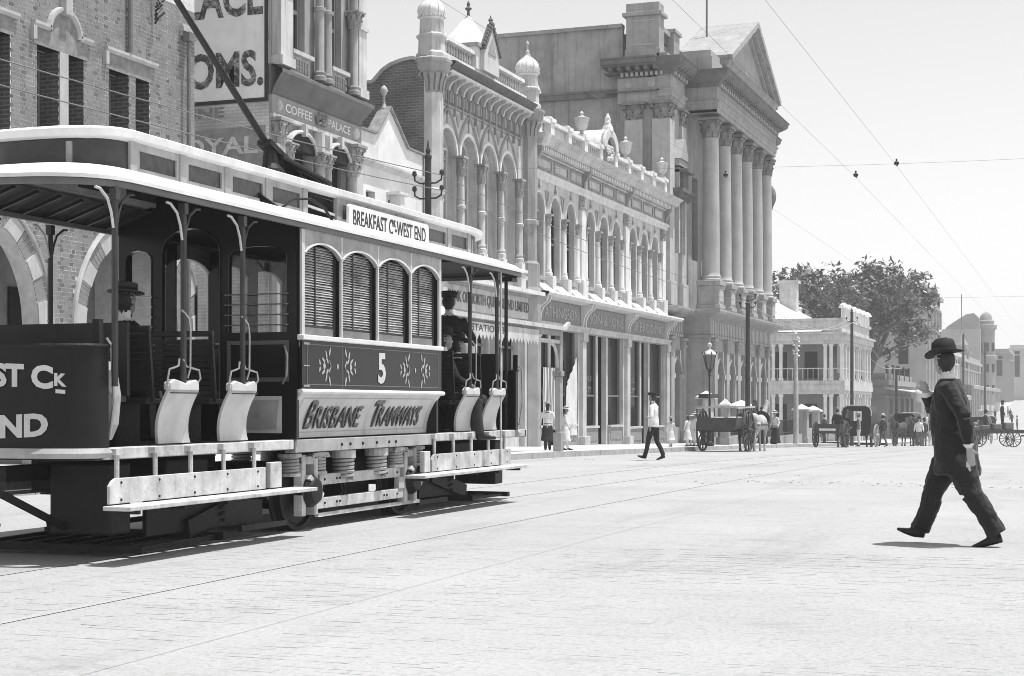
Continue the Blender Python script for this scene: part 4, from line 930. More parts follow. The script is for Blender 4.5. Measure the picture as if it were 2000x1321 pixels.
    for z0, z1 in ((17.6, 17.66), (18.7, 18.76)): bx('pier_panel', M_STONE, t, -19.75, -18.6, Y0 + .02, Y0 + .05, z0, z1)
    MB().box(-19.9, -18.5, Y0 + .951, 73.3, 16.93, 17.4).build('attic_plinth', S, t)
    b2 = baluster_mesh(1.0, .12, S)
    for i in range(7): inst(b2, 'baluster', t, (-18.75, Y0 + 1.35 + i * .27, 17.4))
    bx('attic_rail', S, t, -19.0, -18.45, Y0 + .96, 73.3, 18.4, 18.62)
    MB().box(-19.5, -18.3, 72.3, 73.4, 17.41, 18.62).box(-19.6, -18.2, 72.2, 73.5, 18.621, 18.8).build('attic_pier', S, t, bevel=.02)
    # pediment over the portico, set back on its attic
    zb = 17.95
    MB().box(XS - 1, XP + .1, YA + .1, YB - .1, 16.801, 17.6).build('attic', S, t)
    MB().box(XS - 1, XP + .0, YA + .3, YB - .3, 17.601, zb).build('pediment_base', S, t)
    ya, yb, ym, za = 75.9, 87.9, 81.95, 20.8
    MB().slab([(ya, zb), (yb, zb), (ym, za)], [], front(XP), 0, 2.4).build('tympanum', S, t)
    rk = MB()
    for a, b_ in (((ya - .4, zb + .05), (ym, za + .2)), ((ym, za + .2), (yb + .4, zb + .05))):
        rk.beam((XP - .9, a[0], a[1]), (XP - .9, b_[0], b_[1]), 3.0, .26); rk.beam((XP + .05, a[0] + .0, a[1] - .24), (XP + .05, b_[0], b_[1] - .24), .7, .22); rk.beam((XP + .02, a[0], a[1] - .62), (XP + .02, b_[0], b_[1] - .62), .36, .12)
    rk.build('raking_cornice', S, t)
    c = MB(); moulding(c, [(.0, 17.5), (.3, 17.6), (.4, 17.8), (.5, 17.9), (.1, 17.96)], XP - .02, ya, yb); c.build('pediment_cornice', S, t)
    MB().box(XS - 2.6, XS - 1, 74.5, 78, 16.9, 18.7).build('chimney_block', S, t)
    MB().tube([(-18.4, 79.5, 20), (-18.4, 79.5, 26)], .05, 6).build('flagpole', M_PIPE, t)
    # balcony brackets at the far end
    MB().lathe((XS + .3, 92.9, 13.2), [(.06, -.7), (.2, -.3), (.33, 0), (.36, .3), (.3, .6), (.12, .9)], 8).build('corner_ornament', M_SOOT, t)
    # low area wall: stone piers with iron railings
    def gatepier(x, y, w=.3, h=1.75):
        g = thing('stone_gate_pier', 'placeholder', 'pier', (x, y, pz(y)), group='stone piers in front of the bank')
        MB().box(-w, w, -w, w, -.1, .35).box(-w * .85, w * .85, -w * .85, w * .85, .35, h).build('shaft', S, g, bevel=.02, local=True)
        MB().box(-w * 1.2, w * 1.2, -w * 1.2, w * 1.2, h, h + .1).lathe((0, 0, h + .1), [(w * 1.55, 0), (w * .3, .22), (.02, .26)], 4, a0=pi / 4).build('cap', M_WHITE, g, local=True)
        return g
    a = gatepier(-15.6, 67.3, .34, 2.0); a['label'] = 'stone pier with pale pyramid cap nearest the shop row, children beside it'
    b = gatepier(-15.2, 69.3, .22, 1.7); b['label'] = 'slim stone pier just left of the lamp post'
    c = gatepier(-15.6, 74.6, .5, 1.75); c['label'] = 'broad capped stone pier behind the flat cart'
    d = gatepier(-15.6, 91.4, .42, 1.9); d['label'] = 'left one of two stone piers at the bank corner with railing between'
    e = gatepier(-15.6, 95.4, .42, 1.9); e['label'] = 'right one of two stone piers at the bank corner with railing between'
    for y0, y1, lb in ((69.6, 74.0, 'black iron railing on low stone kerb before the bank arches'), (75.2, 90.8, 'long black iron railing along the bank portico'), (91.9, 94.9, 'iron grille over low stone wall between the corner piers')):
        z = pz((y0 + y1) / 2); g = thing('iron_railing', lb, 'railing', (-15.6, (y0 + y1) / 2, z)); L = (y1 - y0) / 2
        hgt = .5 if y0 < 91 else 1.0
        bx('kerb_wall', S, g, -.14, .14, -L, L, -.3, hgt - .1, .01, local=True)
        MB().box(-.02, .02, -L, L, hgt + .7, hgt + .74).box(-.02, .02, -L, L, hgt + .02, hgt + .06).build('rail', M_IRON, g, local=True)
        pk = MB().box(-.012, .012, -.012, .012, 0, .8).mesh('picket', M_IRON)
        for i in range(int(2 * L / .2)): inst(pk, 'picket', g, (0, -L + .1 + i * .2, hgt - .1), local=True)
    g = thing('notice_hoarding', 'dark topped notice board on posts beside the first stone pier', 'board', (-15.2, 66.0, pz(66)))
    MB().box(-.05, .05, -.9, .9, .9, 2.0).build('board', M_STONE, g, local=True); MB().box(-.2, .2, -1.0, 1.0, 2.0, 2.18).build('canopy', M_IRON, g, local=True); MB().box(-.06, .06, -.85, -.75, 0, .9).box(-.06, .06, .75, .85, 0, .9).build('post', M_IRON, g, local=True)
national_bank()
# ================================================================ verandahed building over the cross street
def verandah_building():
    t = thing('verandah_building', 'two storey pale building with open verandahs on the far street corner', 'building', (-22, 130, -1.9))
    YF, X1 = 124.0, -17.9
    M_SH = mat('verandah_inner_wall', .22, .9, .2, 1)
    M_IRONR = mat('pale_iron_roof', .70, .6, .1, 3)
    bx('ground_storey', M_SH, t, -44, X1 - 1.6, YF + 1.6, 141, -3, 6.3); 
    for i in range(5):
        bx('window', M_GLASS, t, -21.2 - i * 2.4, -20.2 - i * 2.4, YF + 1.57, YF + 1.62, -.9, 1.3); bx('window', M_GLASS, t, -21.2 - i * 2.4, -20.2 - i * 2.4, YF + 1.57, YF + 1.62, 3.3, 5.4)
    MB().box(-44, X1, YF, 140.6, 2.05, 2.32).box(-44, X1 + .1, YF - .1, 140.7, 2.32, 2.75).box(-44, X1 + .05, YF - .05, 140.65, 2.75, 3.1).build('verandah_floor', M_CREAM, t)
    MB().box(-44, X1, YF, 140.6, 5.95, 6.2).box(-44, X1 + .15, YF - .15, 140.7, 6.2, 6.7).box(-44, X1 + .3, YF - .3, 140.9, 6.7, 6.85).build('verandah_cornice', M_CREAM, t)
    MB().add([(-44, YF - .35, 6.9), (-19.6, YF - .35, 6.9), (-19.6, YF + 1.8, 7.5), (-44, YF + 1.8, 7.5)], [(0, 1, 2, 3)]).build('verandah_roof', M_IRONR, t)
    pm = MB().box(-.12, .12, -.12, .12, 0, 2.85).box(-.17, .17, -.17, .17, 2.65, 2.85).box(-.17, .17, -.17, .17, 0, .2).mesh('post', M_WHITE)
    for x in (X1 - .2, X1 - 1.0, X1 - 1.45, X1 - 4.9, X1 - 5.5, X1 - 10, X1 - 15):
        inst(pm, 'post', t, (x, YF + .15, 3.1)); inst(pm, 'post', t, (x, YF + .15, -1.1), scale=(1, 1, 1.1)); bx('post_plinth', M_CREAM, t, x - .25, x + .25, YF - .1, YF + .4, -2.4, -1.1)
    for y in (125.6, 127.1, 128.5, 130, 132.6, 133.8, 136.5, 138, 140):
        inst(pm, 'post', t, (X1 - .15, y, 3.1)); inst(pm, 'post', t, (X1 - .15, y, -1.1), scale=(1, 1, 1.1)); bx('post_plinth', M_CREAM, t, X1 - .4, X1 + .1, y - .25, y + .25, -2.6, -1.1)
    MB().box(-44, X1 - .2, YF + .1, YF + .16, 4.0, 4.08).box(X1 - .16, X1 - .1, YF + .1, 140.5, 4.0, 4.08).build('balcony_rail', M_CREAM, t)
    bk = MB().box(-.02, .02, -.02, .02, 0, .9).mesh('picket', M_CREAM)
    for i in range(40): inst(bk, 'picket', t, (X1 - .4 - i * .4, YF + .13, 3.1))
    for k in range(2):
        MB().slab([(125.2, -.5 + k * 4.2), (140.4, -.5 + k * 4.2), (140.4, 1.9 + k * 4.1), (125.2, 1.9 + k * 4.1)], [arch(126 + i * 2.1, 127.2 + i * 2.1, -.5 + k * 4.2 + .05, .8 + k * 4.1, 1.5 + k * 4.1, 8) for i in range(7)], front(X1 - .5), 0, .2).build('arcade_screen', M_CREAM, t)
    MB().box(-24, X1 - .2, YF + .3, 140.5, 6.851, 7.75).box(-24, X1 - .05, YF + .15, 140.7, 7.75, 7.95).build('parapet', M_CREAM, t)
    for y in (124.8, 127.5, 130.4, 133.2, 136, 138.7): MB().box(X1 - .3, X1 + .0, y - .35, y + .35, 7.951, 8.75).lathe((X1 - .15, y, 8.75), [(.4, 0), (.3, .25), (.1, .4)], 8).build('parapet_pier', M_WHITE, t)
    MB().add([(-44, 126, 7.6), (-20.5, 126, 7.6), (-26.5, 132, 10.9), (-44, 132, 10.9), (-20.5, 138, 7.6), (-44, 138, 7.6)], [(0, 1, 2, 3), (1, 4, 2), (4, 5, 3, 2)]).build('hipped_roof', M_IRONR, t)
    MB().box(-44, -20.4, 125.9, 138.1, 7.0, 7.6).build('roof_eaves', M_CREAM, t)
    for x, y in ((-23.4, 131.0), (-27, 129)): MB().box(x - .7, x + .7, y - .5, y + .5, 8.5, 11.2).box(x - .85, x + .85, y - .65, y + .65, 11.2, 11.45).build('chimney', M_CREAM, t)
verandah_building()
# ================================================================ fig tree
def big_tree(loc, H, W, seed, label, leaves, trunk_r=.75):
    r = random.Random(seed); t = thing('fig_tree', label, 'tree', loc)
    mb = MB(); tips = []
    def limb(p, d, L, rad, dep):
        pts = [p]; rs = [rad]; q = Vector(p); dd = Vector(d).normalized()
        n = 4
        for i in range(n):
            dd = (dd + Vector((r.uniform(-.22, .22), r.uniform(-.22, .22), r.uniform(-.1, .16)))).normalized(); q = q + dd * L / n; pts.append(tuple(q)); rs.append(rad * (1 - .5 * (i + 1) / n))
        mb.tube(pts, rs, 7 if dep < 2 else 5)
        if dep >= 2: tips.append((q.copy(), dep)); tips.append((Vector(pts[2]), dep))
        if dep < 4:
            for k in range(r.choice((2, 3, 3)) if dep else 6):
                a = r.uniform(0, 2 * pi) if dep else 2 * pi * k / 6 + r.uniform(-.4, .4); up = r.uniform(.05, .9) if dep else r.uniform(.5, 1.3)
                nd = Vector((cos(a), sin(a), up)); nd = (nd.normalized() * .75 + dd * .6).normalized()
                limb(tuple(Vector(pts[-1 - (r.random() < .35)])), nd, L * r.uniform(.58, .82), rs[-1] * .8, dep + 1)
    limb((0, 0, -.5), (.03, 0, 1), H * .24, trunk_r, 0)
    mx = max(abs(q.x) for q, _ in tips); mz = max(q.z for q, _ in tips); sx = W / 2 / mx; sz = H * .96 / mz
    mb.v = [(x * (1 if z < 2 else sx ** min(1, (z - 2) / 4)), y * (1 if z < 2 else sx ** min(1, (z - 2) / 4)), z * sz) for x, y, z in mb.v]
    mb.build('trunk', mat('fig_bark', .10, .95, .3, 3), t, smooth=True, local=True)
    lv = [MB(), MB()]; n = 0; per = max(1, int(leaves / len(tips)))
    for q, dep in tips:
        c = Vector((q.x * sx, q.y * sx, q.z * sz)); rad = r.uniform(.7, 1.35)
        if r.random() < .2: continue
        for _ in range(per):
            v = Vector((r.gauss(0, 1), r.gauss(0, 1), r.gauss(0, .75))); v = v.normalized() * rad * r.random() ** .45; p = c + v
            a = Vector((r.uniform(-1, 1), r.uniform(-1, 1), r.uniform(-.9, .3))).normalized(); b = a.cross(Vector((r.uniform(-1, 1), r.uniform(-1, 1), 1))).normalized()
            s_ = r.uniform(.2, .42); w = s_ * .42
            lv[r.random() < .4].add([p - a * s_, p + b * w, p + a * s_, p - b * w], [(0, 1, 2, 3)])
    m1 = mat('fig_leaf', .085, .45, .3, .6, spec=.5); m2 = mat('fig_leaf_pale', .15, .4, .3, .6, spec=.5)
    for q, m in zip(lv, (m1, m2)):
        o = q.build('crown', m, t, local=True); o['kind'] = 'stuff'
big_tree((-19.6, 150, -2.2), 17.2, 17.5, 21, 'large spreading fig tree behind the verandahed corner building', 15000)
# ================================================================ far street: hazy blocks, awnings, spire
M_FAR1 = mat('far_stone', .34, .9, .15, .5, streak=.2); M_FAR2 = mat('far_render', .5, .9, .12, .4); M_FAR3 = mat('far_dark_stone', .26, .9, .15, .4)
def far_block(name, label, x0, x1, y0, y1, h, m, cols=3, rows=3, sidecols=0, base=None):
    z = gz(y0) if base is None else base
    t = thing(name, label, 'building', ((x0 + x1) / 2, (y0 + y1) / 2, z))
    bx('wall', m, t, x0, x1, y0, y1, z - 4, z + h)
    MB().box(x0 - .2, x1 + .45, y0 - .45, y1 + .45, z + h, z + h + .5).box(x0, x1 + .2, y0 - .2, y1 + .2, z + h - 1.2, z + h - 1.0).build('cornice', m, t)
    MB().box(x0, x1 + .05, y0 - .05, y1 + .05, z + h + .5, z + h + 1.1).build('parapet', m, t)
    me = MB().box(-.1, .06, -.55, .55, 0, 2.0).mesh('window', M_GLASS); ms = MB().box(-.55, .55, -.06, .1, 0, 2.0).mesh('window', M_GLASS)
    for j in range(rows):
        zz = z + 5.2 + j * (h - 5.6) / max(1, rows)
        for i in range(cols): inst(me, 'window', t, (x1, y0 + (i + .5) * (y1 - y0) / cols, zz))
        for i in range(sidecols): inst(ms, 'window', t, (x0 + (i + .5) * (x1 - x0) / sidecols, y0, zz))
    for i in range(cols + 1): bx('pilaster', m, t, x1, x1 + .25, max(y0, y0 + i * (y1 - y0) / cols - .25), min(y1, y0 + i * (y1 - y0) / cols + .25), z, z + h - 1.25)
    return t
far_block('corner_store', 'low hazy store with long awning under the fig tree', -30, -18.2, 152, 176, 5.2, M_FAR3, 5, 1)
far_block('tall_office_block', 'tall narrow stone office block rising right of the fig tree', -32, -18, 188, 208, 16.0, M_FAR1, 5, 4, 3)
far_block('pale_warehouse', 'pale warehouse with plain front behind the walking man', -40, -18.2, 212, 240, 9.6, M_FAR2, 6, 2, 2)
far_block('mid_shop_block', 'hazy shop block left of the round tower', -40, -18.3, 246, 290, 8.6, M_FAR1, 9, 2, 2)
k = thing('turreted_house', 'hazy house with a slim pointed turret on its corner', 'building', (-19, 256, 0))
MB().box(-20.2, -18, 258.2, 260.2, -2, 9.2).box(-20.5, -17.7, 257.9, 260.5, 9.2, 9.6).lathe((-19.1, 259.2, 9.6), [(1.0, 0), (1.05, 1.0), (.6, 1.8), (.2, 2.6), (.05, 3.4)], 8).build('turret', M_FAR3, k)
MB().tube([(-19.1, 259.2, 12.5), (-19.1, 259.2, 18.6)], .07, 6).build('flagpole', M_PIPE, k)
def round_tower():
    t = thing('towered_corner_block', 'far grey block with a ringed round corner tower and curved gable', 'building', (-22, 312, 0)); z = gz(312)
    MB().box(-44, -19.4, 309, 330, z - 4, 15.4).build('wall', M_FAR1, t)
    MB().lathe((-18.6, 313, 0), [(1.7, -3), (1.7, 9.4), (2.1, 9.8), (2.1, 10.4), (1.6, 10.6), (1.6, 15.2), (2.0, 15.6), (2.0, 16.2), (1.5, 16.3), (1.5, 17.0), (1.15, 17.2), (1.05, 18.0), (.6, 18.5), (.1, 18.7)], 14).build('round_tower', M_FAR3, t, smooth=True)
    MB().slab([(-26, 15.3), (-19.6, 15.3), (-19.6, 17.4), (-20.6, 18.4), (-22, 18.2), (-23.6, 17.2), (-25.4, 16)], [], side(310), 0, 2).build('curved_gable', M_FAR3, t)
    me = MB().box(-.5, .5, -.06, .1, 0, 1.7).mesh('window', M_GLASS)
    for j in range(3):
        for i in range(6): inst(me, 'window', t, (-41 + i * 3.2, 309, z + 3 + j * 3.6))
    for j in range(3):
        for i in range(4): MB().box(-.3, .3, -.1, .1, 0, 1.6).xf(Matrix.Translation((-18.6, 313, z + 2 + j * 4)) @ Matrix.Rotation(-1.3 + i * .75, 4, 'Z') @ Matrix.Translation((0, -1.66, 0))).build('window', M_GLASS, t)
round_tower()
far_block('hill_block', 'hazy block at the street bend right of the round tower', -30, -15.5, 336, 352, 9.6, M_FAR1, 3, 2, 4, base=1.8)
far_block('hill_block', 'palest far block closing the street, with plain parapet', -17, 2, 372, 392, 11.2, M_FAR2, 3, 3, 6, base=2.2)
far_block('hill_block', 'far block at the right edge of the view', -4, 26, 352, 368, 11.5, M_FAR3, 3, 3, 8, base=1.9)
def shop_awning(y0, y1, label, zt=3.6, out=3.6, m=None, letters=None):
    y = (y0 + y1) / 2; z = pz(y); t = thing('street_awning', label, 'awning', (-16, y, z)); L = (y1 - y0) / 2
    MB().add([(-2, -L, zt + .55), (-2, L, zt + .55), (out - 2, L, zt), (out - 2, -L, zt), (-2, -L, zt + .49), (-2, L, zt + .49), (out - 2, L, zt - .06), (out - 2, -L, zt - .06)], [(3, 2, 1, 0), (4, 5, 6, 7), (0, 1, 5, 4), (1, 2, 6, 5), (2, 3, 7, 6), (3, 0, 4, 7)]).build('roof', m or M_WHITE, t, local=True)
    MB().box(out - 2.03, out - 1.97, -L, L, zt - .55, zt - .065).build('fascia', M_TAN, t, local=True)
    pm = MB().box(-.06, .06, -.06, .06, 0, zt - .1).mesh('post', M_CREAM)
    n = max(2, int(2 * L / 3.2))
    for i in range(n + 1): inst(pm, 'post', t, (out - 2.1, -L + .1 + i * (2 * L - .2) / n, 0), local=True)
    return t
shop_awning(152, 176, 'long street awning with lettered fascia under the fig tree', 4.2)
shop_awning(186, 212, 'pale street awning in front of the tall office block', 3.9)
shop_awning(216, 282, 'farthest white street awning behind the walking man', 4.4)
g = thing('globe_sign', 'round pale globe lamp on a tapered pillar before the awning', 'lamp', (-14.6, 150.5, pz(150)))
MB().lathe((0, 0, 0), [(.4, 0), (.22, .6), (.14, 3.3), (.2, 3.4)], 10).build('pillar', M_CREAM, g, smooth=True, local=True); MB().lathe((0, 0, 4.0), [(.25, -.6), (.6, -.4), (.78, 0), (.7, .35), (.4, .6), (.1, .72)], 14).build('globe', M_WHITE, g, smooth=True, local=True)
# ================================================================ electric tram (local: x towards the camera side, y along the street)
M_TCREAM = mat('tram_cream_paint', .60, .5, .16, 3.5, .1, 40, streak=.2, coat=.15)
M_TDARK = mat('tram_dark_varnish', .011, .28, .25, 2, spec=.2, coat=.1)
M_TDASH = mat('tram_dash_paint', .014, .45, .3, 2, spec=.2, streak=.2)
M_TROOF = mat('tram_roof_canvas', .74, .8, .14, 2, .15, 50, streak=.15)
M_TCEIL = mat('tram_ceiling_boards', .035, .6, .3, 3)
M_TGREY = mat('tram_underframe_paint', .40, .6, .3, 3, .15, 30, streak=.3)
M_TWHT = mat('tram_guard_board_paint', .56, .75, .38, 4.5, .2, 40, streak=.4)
M_TIRON = mat('tram_truck_iron', .012, .6, .35, 6, .3, 30)
M_TBRASS = mat('worn_brass', .42, .35, .2, 9, metal=.7)
M_TWOOD = mat('tram_bench_wood', .02, .45, .35, 7)
M_LOUV = mat('louvre_slat_wood', .50, .6, .5, 6)
M_GOLD = mat('gilt_paint', .45, .5, .2, 9)
M_TPOST = mat('tram_post_bronze', .045, .4, .3, 5)
M_BLK = mat('black_letter_paint', .03, .5)
TX, TY, TZ = -8.2, 15.45, -.03
T = thing('electric_tram', 'open ended electric tram number five with cream rocker panel and white roof', 'tram', (TX, TY, TZ))
def tb(mb, name, m, par=None, **k): return mb.build(name, m, par or T, local=True, **k)
def rocker(z):                                        # x of the concave lower side between sill and waist
    u = min(1, max(0, (z - .95) / .44)); return .87 + .18 * u ** 2.1
HL = 1.75
def tram():
    # ---------- floor, sills
    tb(MB().box(-.95, .95, -5.0, 5.0, .84, .93), 'floor', M_TWOOD)
    for s in (-1, 1):
        x0, x1 = (.86, .97) if s > 0 else (-.97, -.86)
        tb(MB().box(x0, x1, -4.9, -HL - .01, .845, .938), 'side_sill', M_TWHT, bevel=.008); tb(MB().box(x0, x1, HL + .01, 4.9, .845, .938), 'side_sill', M_TWHT, bevel=.008)
        b = MB().box(x0 - .0, x1 + .01 * s, -HL, HL, .81, .935); tb(b, 'saloon_sill', M_TGREY, bevel=.006)
        bm = MB().lathe((0, 0, 0), [(.016, 0), (.016, .012), (.006, .016)], 7, ax='x').mesh('bolt', M_TIRON)
        for y in (-.75, -.55, -.25, .1, .42, .6): inst(bm, 'bolt', T, (s * .98, y, .87), local=True, rz=0 if s > 0 else pi)
    # ---------- saloon sides
    for s in (1, -1):
        zz = [.95 + .44 * i / 10 for i in range(11)]
        b = MB(); b.sheet([[(s * rocker(z), y, z) for y in (-HL, HL)] for z in zz][::s])
        b.sheet([[(s * (rocker(z) - .03), y, z) for y in (HL, -HL)] for z in zz][::s])
        for y in (-HL, HL): b.sheet([[(s * rocker(z), y, z), (s * .6, y, z)] for z in zz])
        rp = tb(b, 'rocker_panel', M_TCREAM, smooth=True)
        if s > 0:
            ln = MB()                                   # painted lining
            for a0, a1, z0, z1 in ((-HL + .12, HL - .12, 1.0, 1.008), (-HL + .12, HL - .12, 1.335, 1.343)): ln.sheet([[(rocker(z) + .003, y, z) for y in (a0, a1)] for z in (z0, z1)])
            for y in (-HL + .12, HL - .128): ln.sheet([[(rocker(z) + .003, q, z) for q in (y, y + .008)] for z in [1.0 + .343 * i / 8 for i in range(9)]])
            for y in (-.86, 0, .86): ln.sheet([[(rocker(z) + .002, q, z) for q in (y, y + .005)] for z in [.95 + .43 * i / 8 for i in range(9)]])
            tb(ln, 'lining', mat('faint_lining', .40, .6), rp)
            def rt(body, y0, y1, z0, z1, m, dx, sh=.0, bold=.02):
                text('lettering', body, m, rp, lambda q, u, d: (rocker(z0 + (z1 - z0) * u) + dx + d, y0 + (y1 - y0) * q, z0 + (z1 - z0) * u), .003, bold, True, sh)
            for body, y0, y1 in (('RISBANE', -1.20, -.16), ('RAMWAYS', .30, 1.42)):
                rt(body, y0 - .02, y1 - .02, 1.035, 1.245, M_BLK, .0015); rt(body, y0, y1, 1.05, 1.26, mat('letter_face', .16, .5), .006, 0, .0)
            for body, y0, y1 in (('B', -1.40, -1.225), ('T', .10, .31)):
                rt(body, y0 - .02, y1 - .02, 1.035, 1.305, M_BLK, .0015); rt(body, y0, y1, 1.05, 1.32, mat('letter_face', .16, .5), .006, 0, .0)
        # half-round waist mould and dark upper panel
        b = MB().tube([(s * 1.055, -HL - .04, 1.405), (s * 1.055, HL + .04, 1.405)], .026, 10).box(s * 1.0, s * 1.055, -HL, HL, 1.385, 1.425); tb(b, 'waist_mould', M_TROOF, smooth=True)
        wp = tb(MB().box(s * 1.02, s * 1.05, -HL, HL, 1.42, 1.905), 'waist_panel', M_TDARK)
        if s > 0:
            ln = MB()
            for y0, y1, z0, z1 in ((-HL + .1, HL - .1, 1.47, 1.478), (-HL + .1, HL - .1, 1.862, 1.87), (-HL + .1, -HL + .108, 1.478, 1.862), (HL - .108, HL - .1, 1.478, 1.862)): ln.box(1.05, 1.053, y0, y1, z0, z1)
            for y in (-.875, 0, .875): ln.box(1.05, 1.0525, y - .003, y + .003, 1.42, 1.9)
            tb(ln, 'lining', mat('dull_gold_lining', .16, .5), wp)
            for i in range(3): tb(MB().box(1.052, 1.0585 - i * .0, -HL + .02, -HL + .14, (1.45, 1.86, 1.65)[i], (1.47, 1.88, 1.662)[i]), 'corner_strap', M_TBRASS, wp)
            # number five: worn shaded figure
            text('lettering', '5', M_TCREAM, wp, lambda q, u, d: (1.053 + d, -.02 + .19 * q, 1.50 + .33 * u), .004, .03, True); text('lettering', '5', mat('figure_shadow', .012, .5), wp, lambda q, u, d: (1.0515 + d, .005 + .19 * q, 1.485 + .33 * u), .001, .035, True)
            # gilt scroll ornaments: facing sprays of leaves
            om = MB()
            def leaf(y, z, a, L, w):
                p = []
                for k in range(10):
                    th = 2 * pi * k / 10; u, v = L * cos(th), w * sin(th) * (1 - .3 * cos(th)); p.append((y + u * cos(a) - v * sin(a), z + u * sin(a) + v * cos(a)))
                om.slab(p, [], front(1.0545), 0, .003)
            for c in (-.98, .98):
                for s2 in (-1, 1):
                    bx_ = c + s2 * .13
                    leaf(bx_ + s2 * .17, 1.66, 0, .025, .035)
                    for k, (dy, dz, a, L) in enumerate(((.05, .15, 1.9, .05), (.13, .115, 1.2, .045), (.19, .06, .6, .04), (.27, .035, 1.2, .03), (.05, -.15, -1.9, .05), (.13, -.115, -1.2, .045), (.19, -.06, -.6, .04), (.27, -.035, -1.2, .03), (.11, .06, .9, .04), (.11, -.06, -.9, .04))):
                        leaf(bx_ + s2 * dy, 1.66 + dz, a if s2 > 0 else pi - a, L, .012)
                    for z0, z1, y0, y1 in ((1.66, 1.72, .03, .07), (1.66, 1.60, .03, .07)): om.beam((1.0535, bx_ + s2 * y0, z0), (1.0535, bx_ + s2 * y1, z1), .003, .012, (1, 0, 0))
                leaf(c, 1.66, 0, .016, .026)
            tb(om, 'gilt_ornament', M_GOLD, wp)
        # belt rail, window posts, arched heads, letterboard
        tb(MB().box(s * 1.0, s * 1.075, -HL - .015, HL + .015, 1.905, 1.955), 'belt_rail', M_TROOF, bevel=.008)
        xs = [-HL + .875 * i for i in range(5)]
        for i, y in enumerate(xs):
            w = .016 if 0 < i < 4 else .03
            y = min(max(y, -HL + w), HL - w)
            tb(MB().box(s * 1.022, s * 1.05, y - w, y + w, 1.955, 2.98), 'window_pillar', M_TCREAM, bevel=.004); tb(MB().box(s * .90, s * 1.021, y - w * .9, y + w * .9, 1.955, 2.98), 'shaded_inner_pillar', M_TDARK)  # inner half coloured dark to stand in for the unlit window jamb
        for i in range(4):
            a, c = xs[i] + (.06 if i == 0 else .016), xs[i + 1] - (.06 if i == 3 else .016); m_ = (a + c) / 2; h = (c - a) / 2
            top = [(a, 2.99)] + [(m_ - h * cos(pi * k / 14), 2.735 + .125 * (1 - cos(pi * k / 14) ** 2) ** .75) for k in range(15)] + [(c, 2.99)]
            q = MB(); q.slab(top[::-1] if s > 0 else top[::-1], [], (lambda S, z, d: (s * (1.045 - d), S, z)), 0, .04); tb(q, 'arch_head', M_TGREY)
            q = MB(); rows = [[(s * (1.045 + p), m_ - (h - .0) * cos(pi * k / 14), 2.735 + (.125 * (1 - cos(pi * k / 14) ** 2) ** .75) + g) for p, g in ((0, -.0), (.012, 0), (.012, .02), (0, .02))] for k in range(15)]; q.sheet(rows); tb(q, 'arch_bead', M_TROOF)
            # louvred shutter: stiles, bottom rail, single slats
            if s < 0: continue                                    # far side windows stand open
            sh = tb(MB().box(s * .93, s * .985, a, a + .05, 1.955, 2.86).box(s * .93, s * .985, c - .05, c, 1.955, 2.86).box(s * .93, s * .985, a + .05, c - .05, 1.955, 2.06).box(s * .94, s * .982, m_ - .06, m_ - .035, 2.06, 2.86), 'shutter', mat('shutter_frame_dark', .035, .5, .3, 4))
            tb(MB().box(s * .97, s * 1.0, a + .01, c - .10, 1.957, 2.035), 'sash_rail', mat('sash_rail_grey', .2, .6, .3, 6), sh)
            if s > 0:
                sl_ = MB().beam((0, 0, 0), (0, c - a - .1, 0), .034, .006, (.62, 0, .78)).mesh('slat', M_LOUV)
                for k in range(30):
                    z = 2.075 + k * .0262
                    inst(sl_, 'slat', sh, (.962 + RN.uniform(-.002, .002), a + .05, z), local=True, rot=(RN.uniform(-.004, .004), RN.uniform(-.12, .12), 0))
            tb(MB().box(s * .90, s * .905, a, c, 1.955, 2.9), 'pane', glassmat('tram_glass', .02), sh)
    # ---------- bulkheads with window / doorway / window, guard bars
    for e in (-1, 1):
        yb = e * HL; W = 1.0
        win = lambda a, b_: [(a, 1.98), (b_, 1.98), (b_, 2.72)] + [((a + b_) / 2 + (b_ - a) / 2 * cos(pi * k / 10), 2.72 + .10 * sin(pi * k / 10)) for k in range(1, 10)] + [(a, 2.72)]
        w1, w2 = win(-.90, -.55), win(.26, .90); w1 = win(-.92, -.62)
        door = [(-.50, .95), (.16, .95), (.16, 2.78)] + [(-.17 + .33 * cos(pi * k / 12), 2.78 + .24 * sin(pi * k / 12)) for k in range(1, 12)] + [(-.50, 2.78)]
        out = [(-W, .94), (W, .94), (W, 3.06), (.5, 3.4), (-.5, 3.4), (-W, 3.06)]
        fn = lambda S, z, d: (S, yb + e * .02 - e * d, z)
        b = MB(); b.slab(out, [w1, w2, door], fn, 0, .05); bk = tb(b, 'bulkhead', M_TDARK)
        for q in (w1, w2):
            rows = [[(p[0], yb + e * (.02 + g), p[1]) for g in (0, .02)] for p in q + q[:1]]; tb(MB().sheet(rows), 'window_bead', mat('varnish_bead', .10, .35, spec=.5), bk)
            bars = MB()
            for z in (2.05, 2.15, 2.25, 2.35): bars.tube([(q[0][0] - .03, yb + e * .06, z), (q[1][0] + .03, yb + e * .06, z)], .007, 6)
            tb(bars, 'guard_bar', M_TBRASS, bk)
            tb(MB().slab(q, [], fn, .02, .024), 'pane', clearmat('clear_pane'), bk) if q is w2 else None
        fr = [(p[0], p[1]) for p in door]; rows = [[(p[0], yb + e * (.02 + g), p[1]) for g in (0, .025)] for p in fr]; tb(MB().sheet(rows), 'door_frame', mat('varnish_bead', .10, .35), bk)
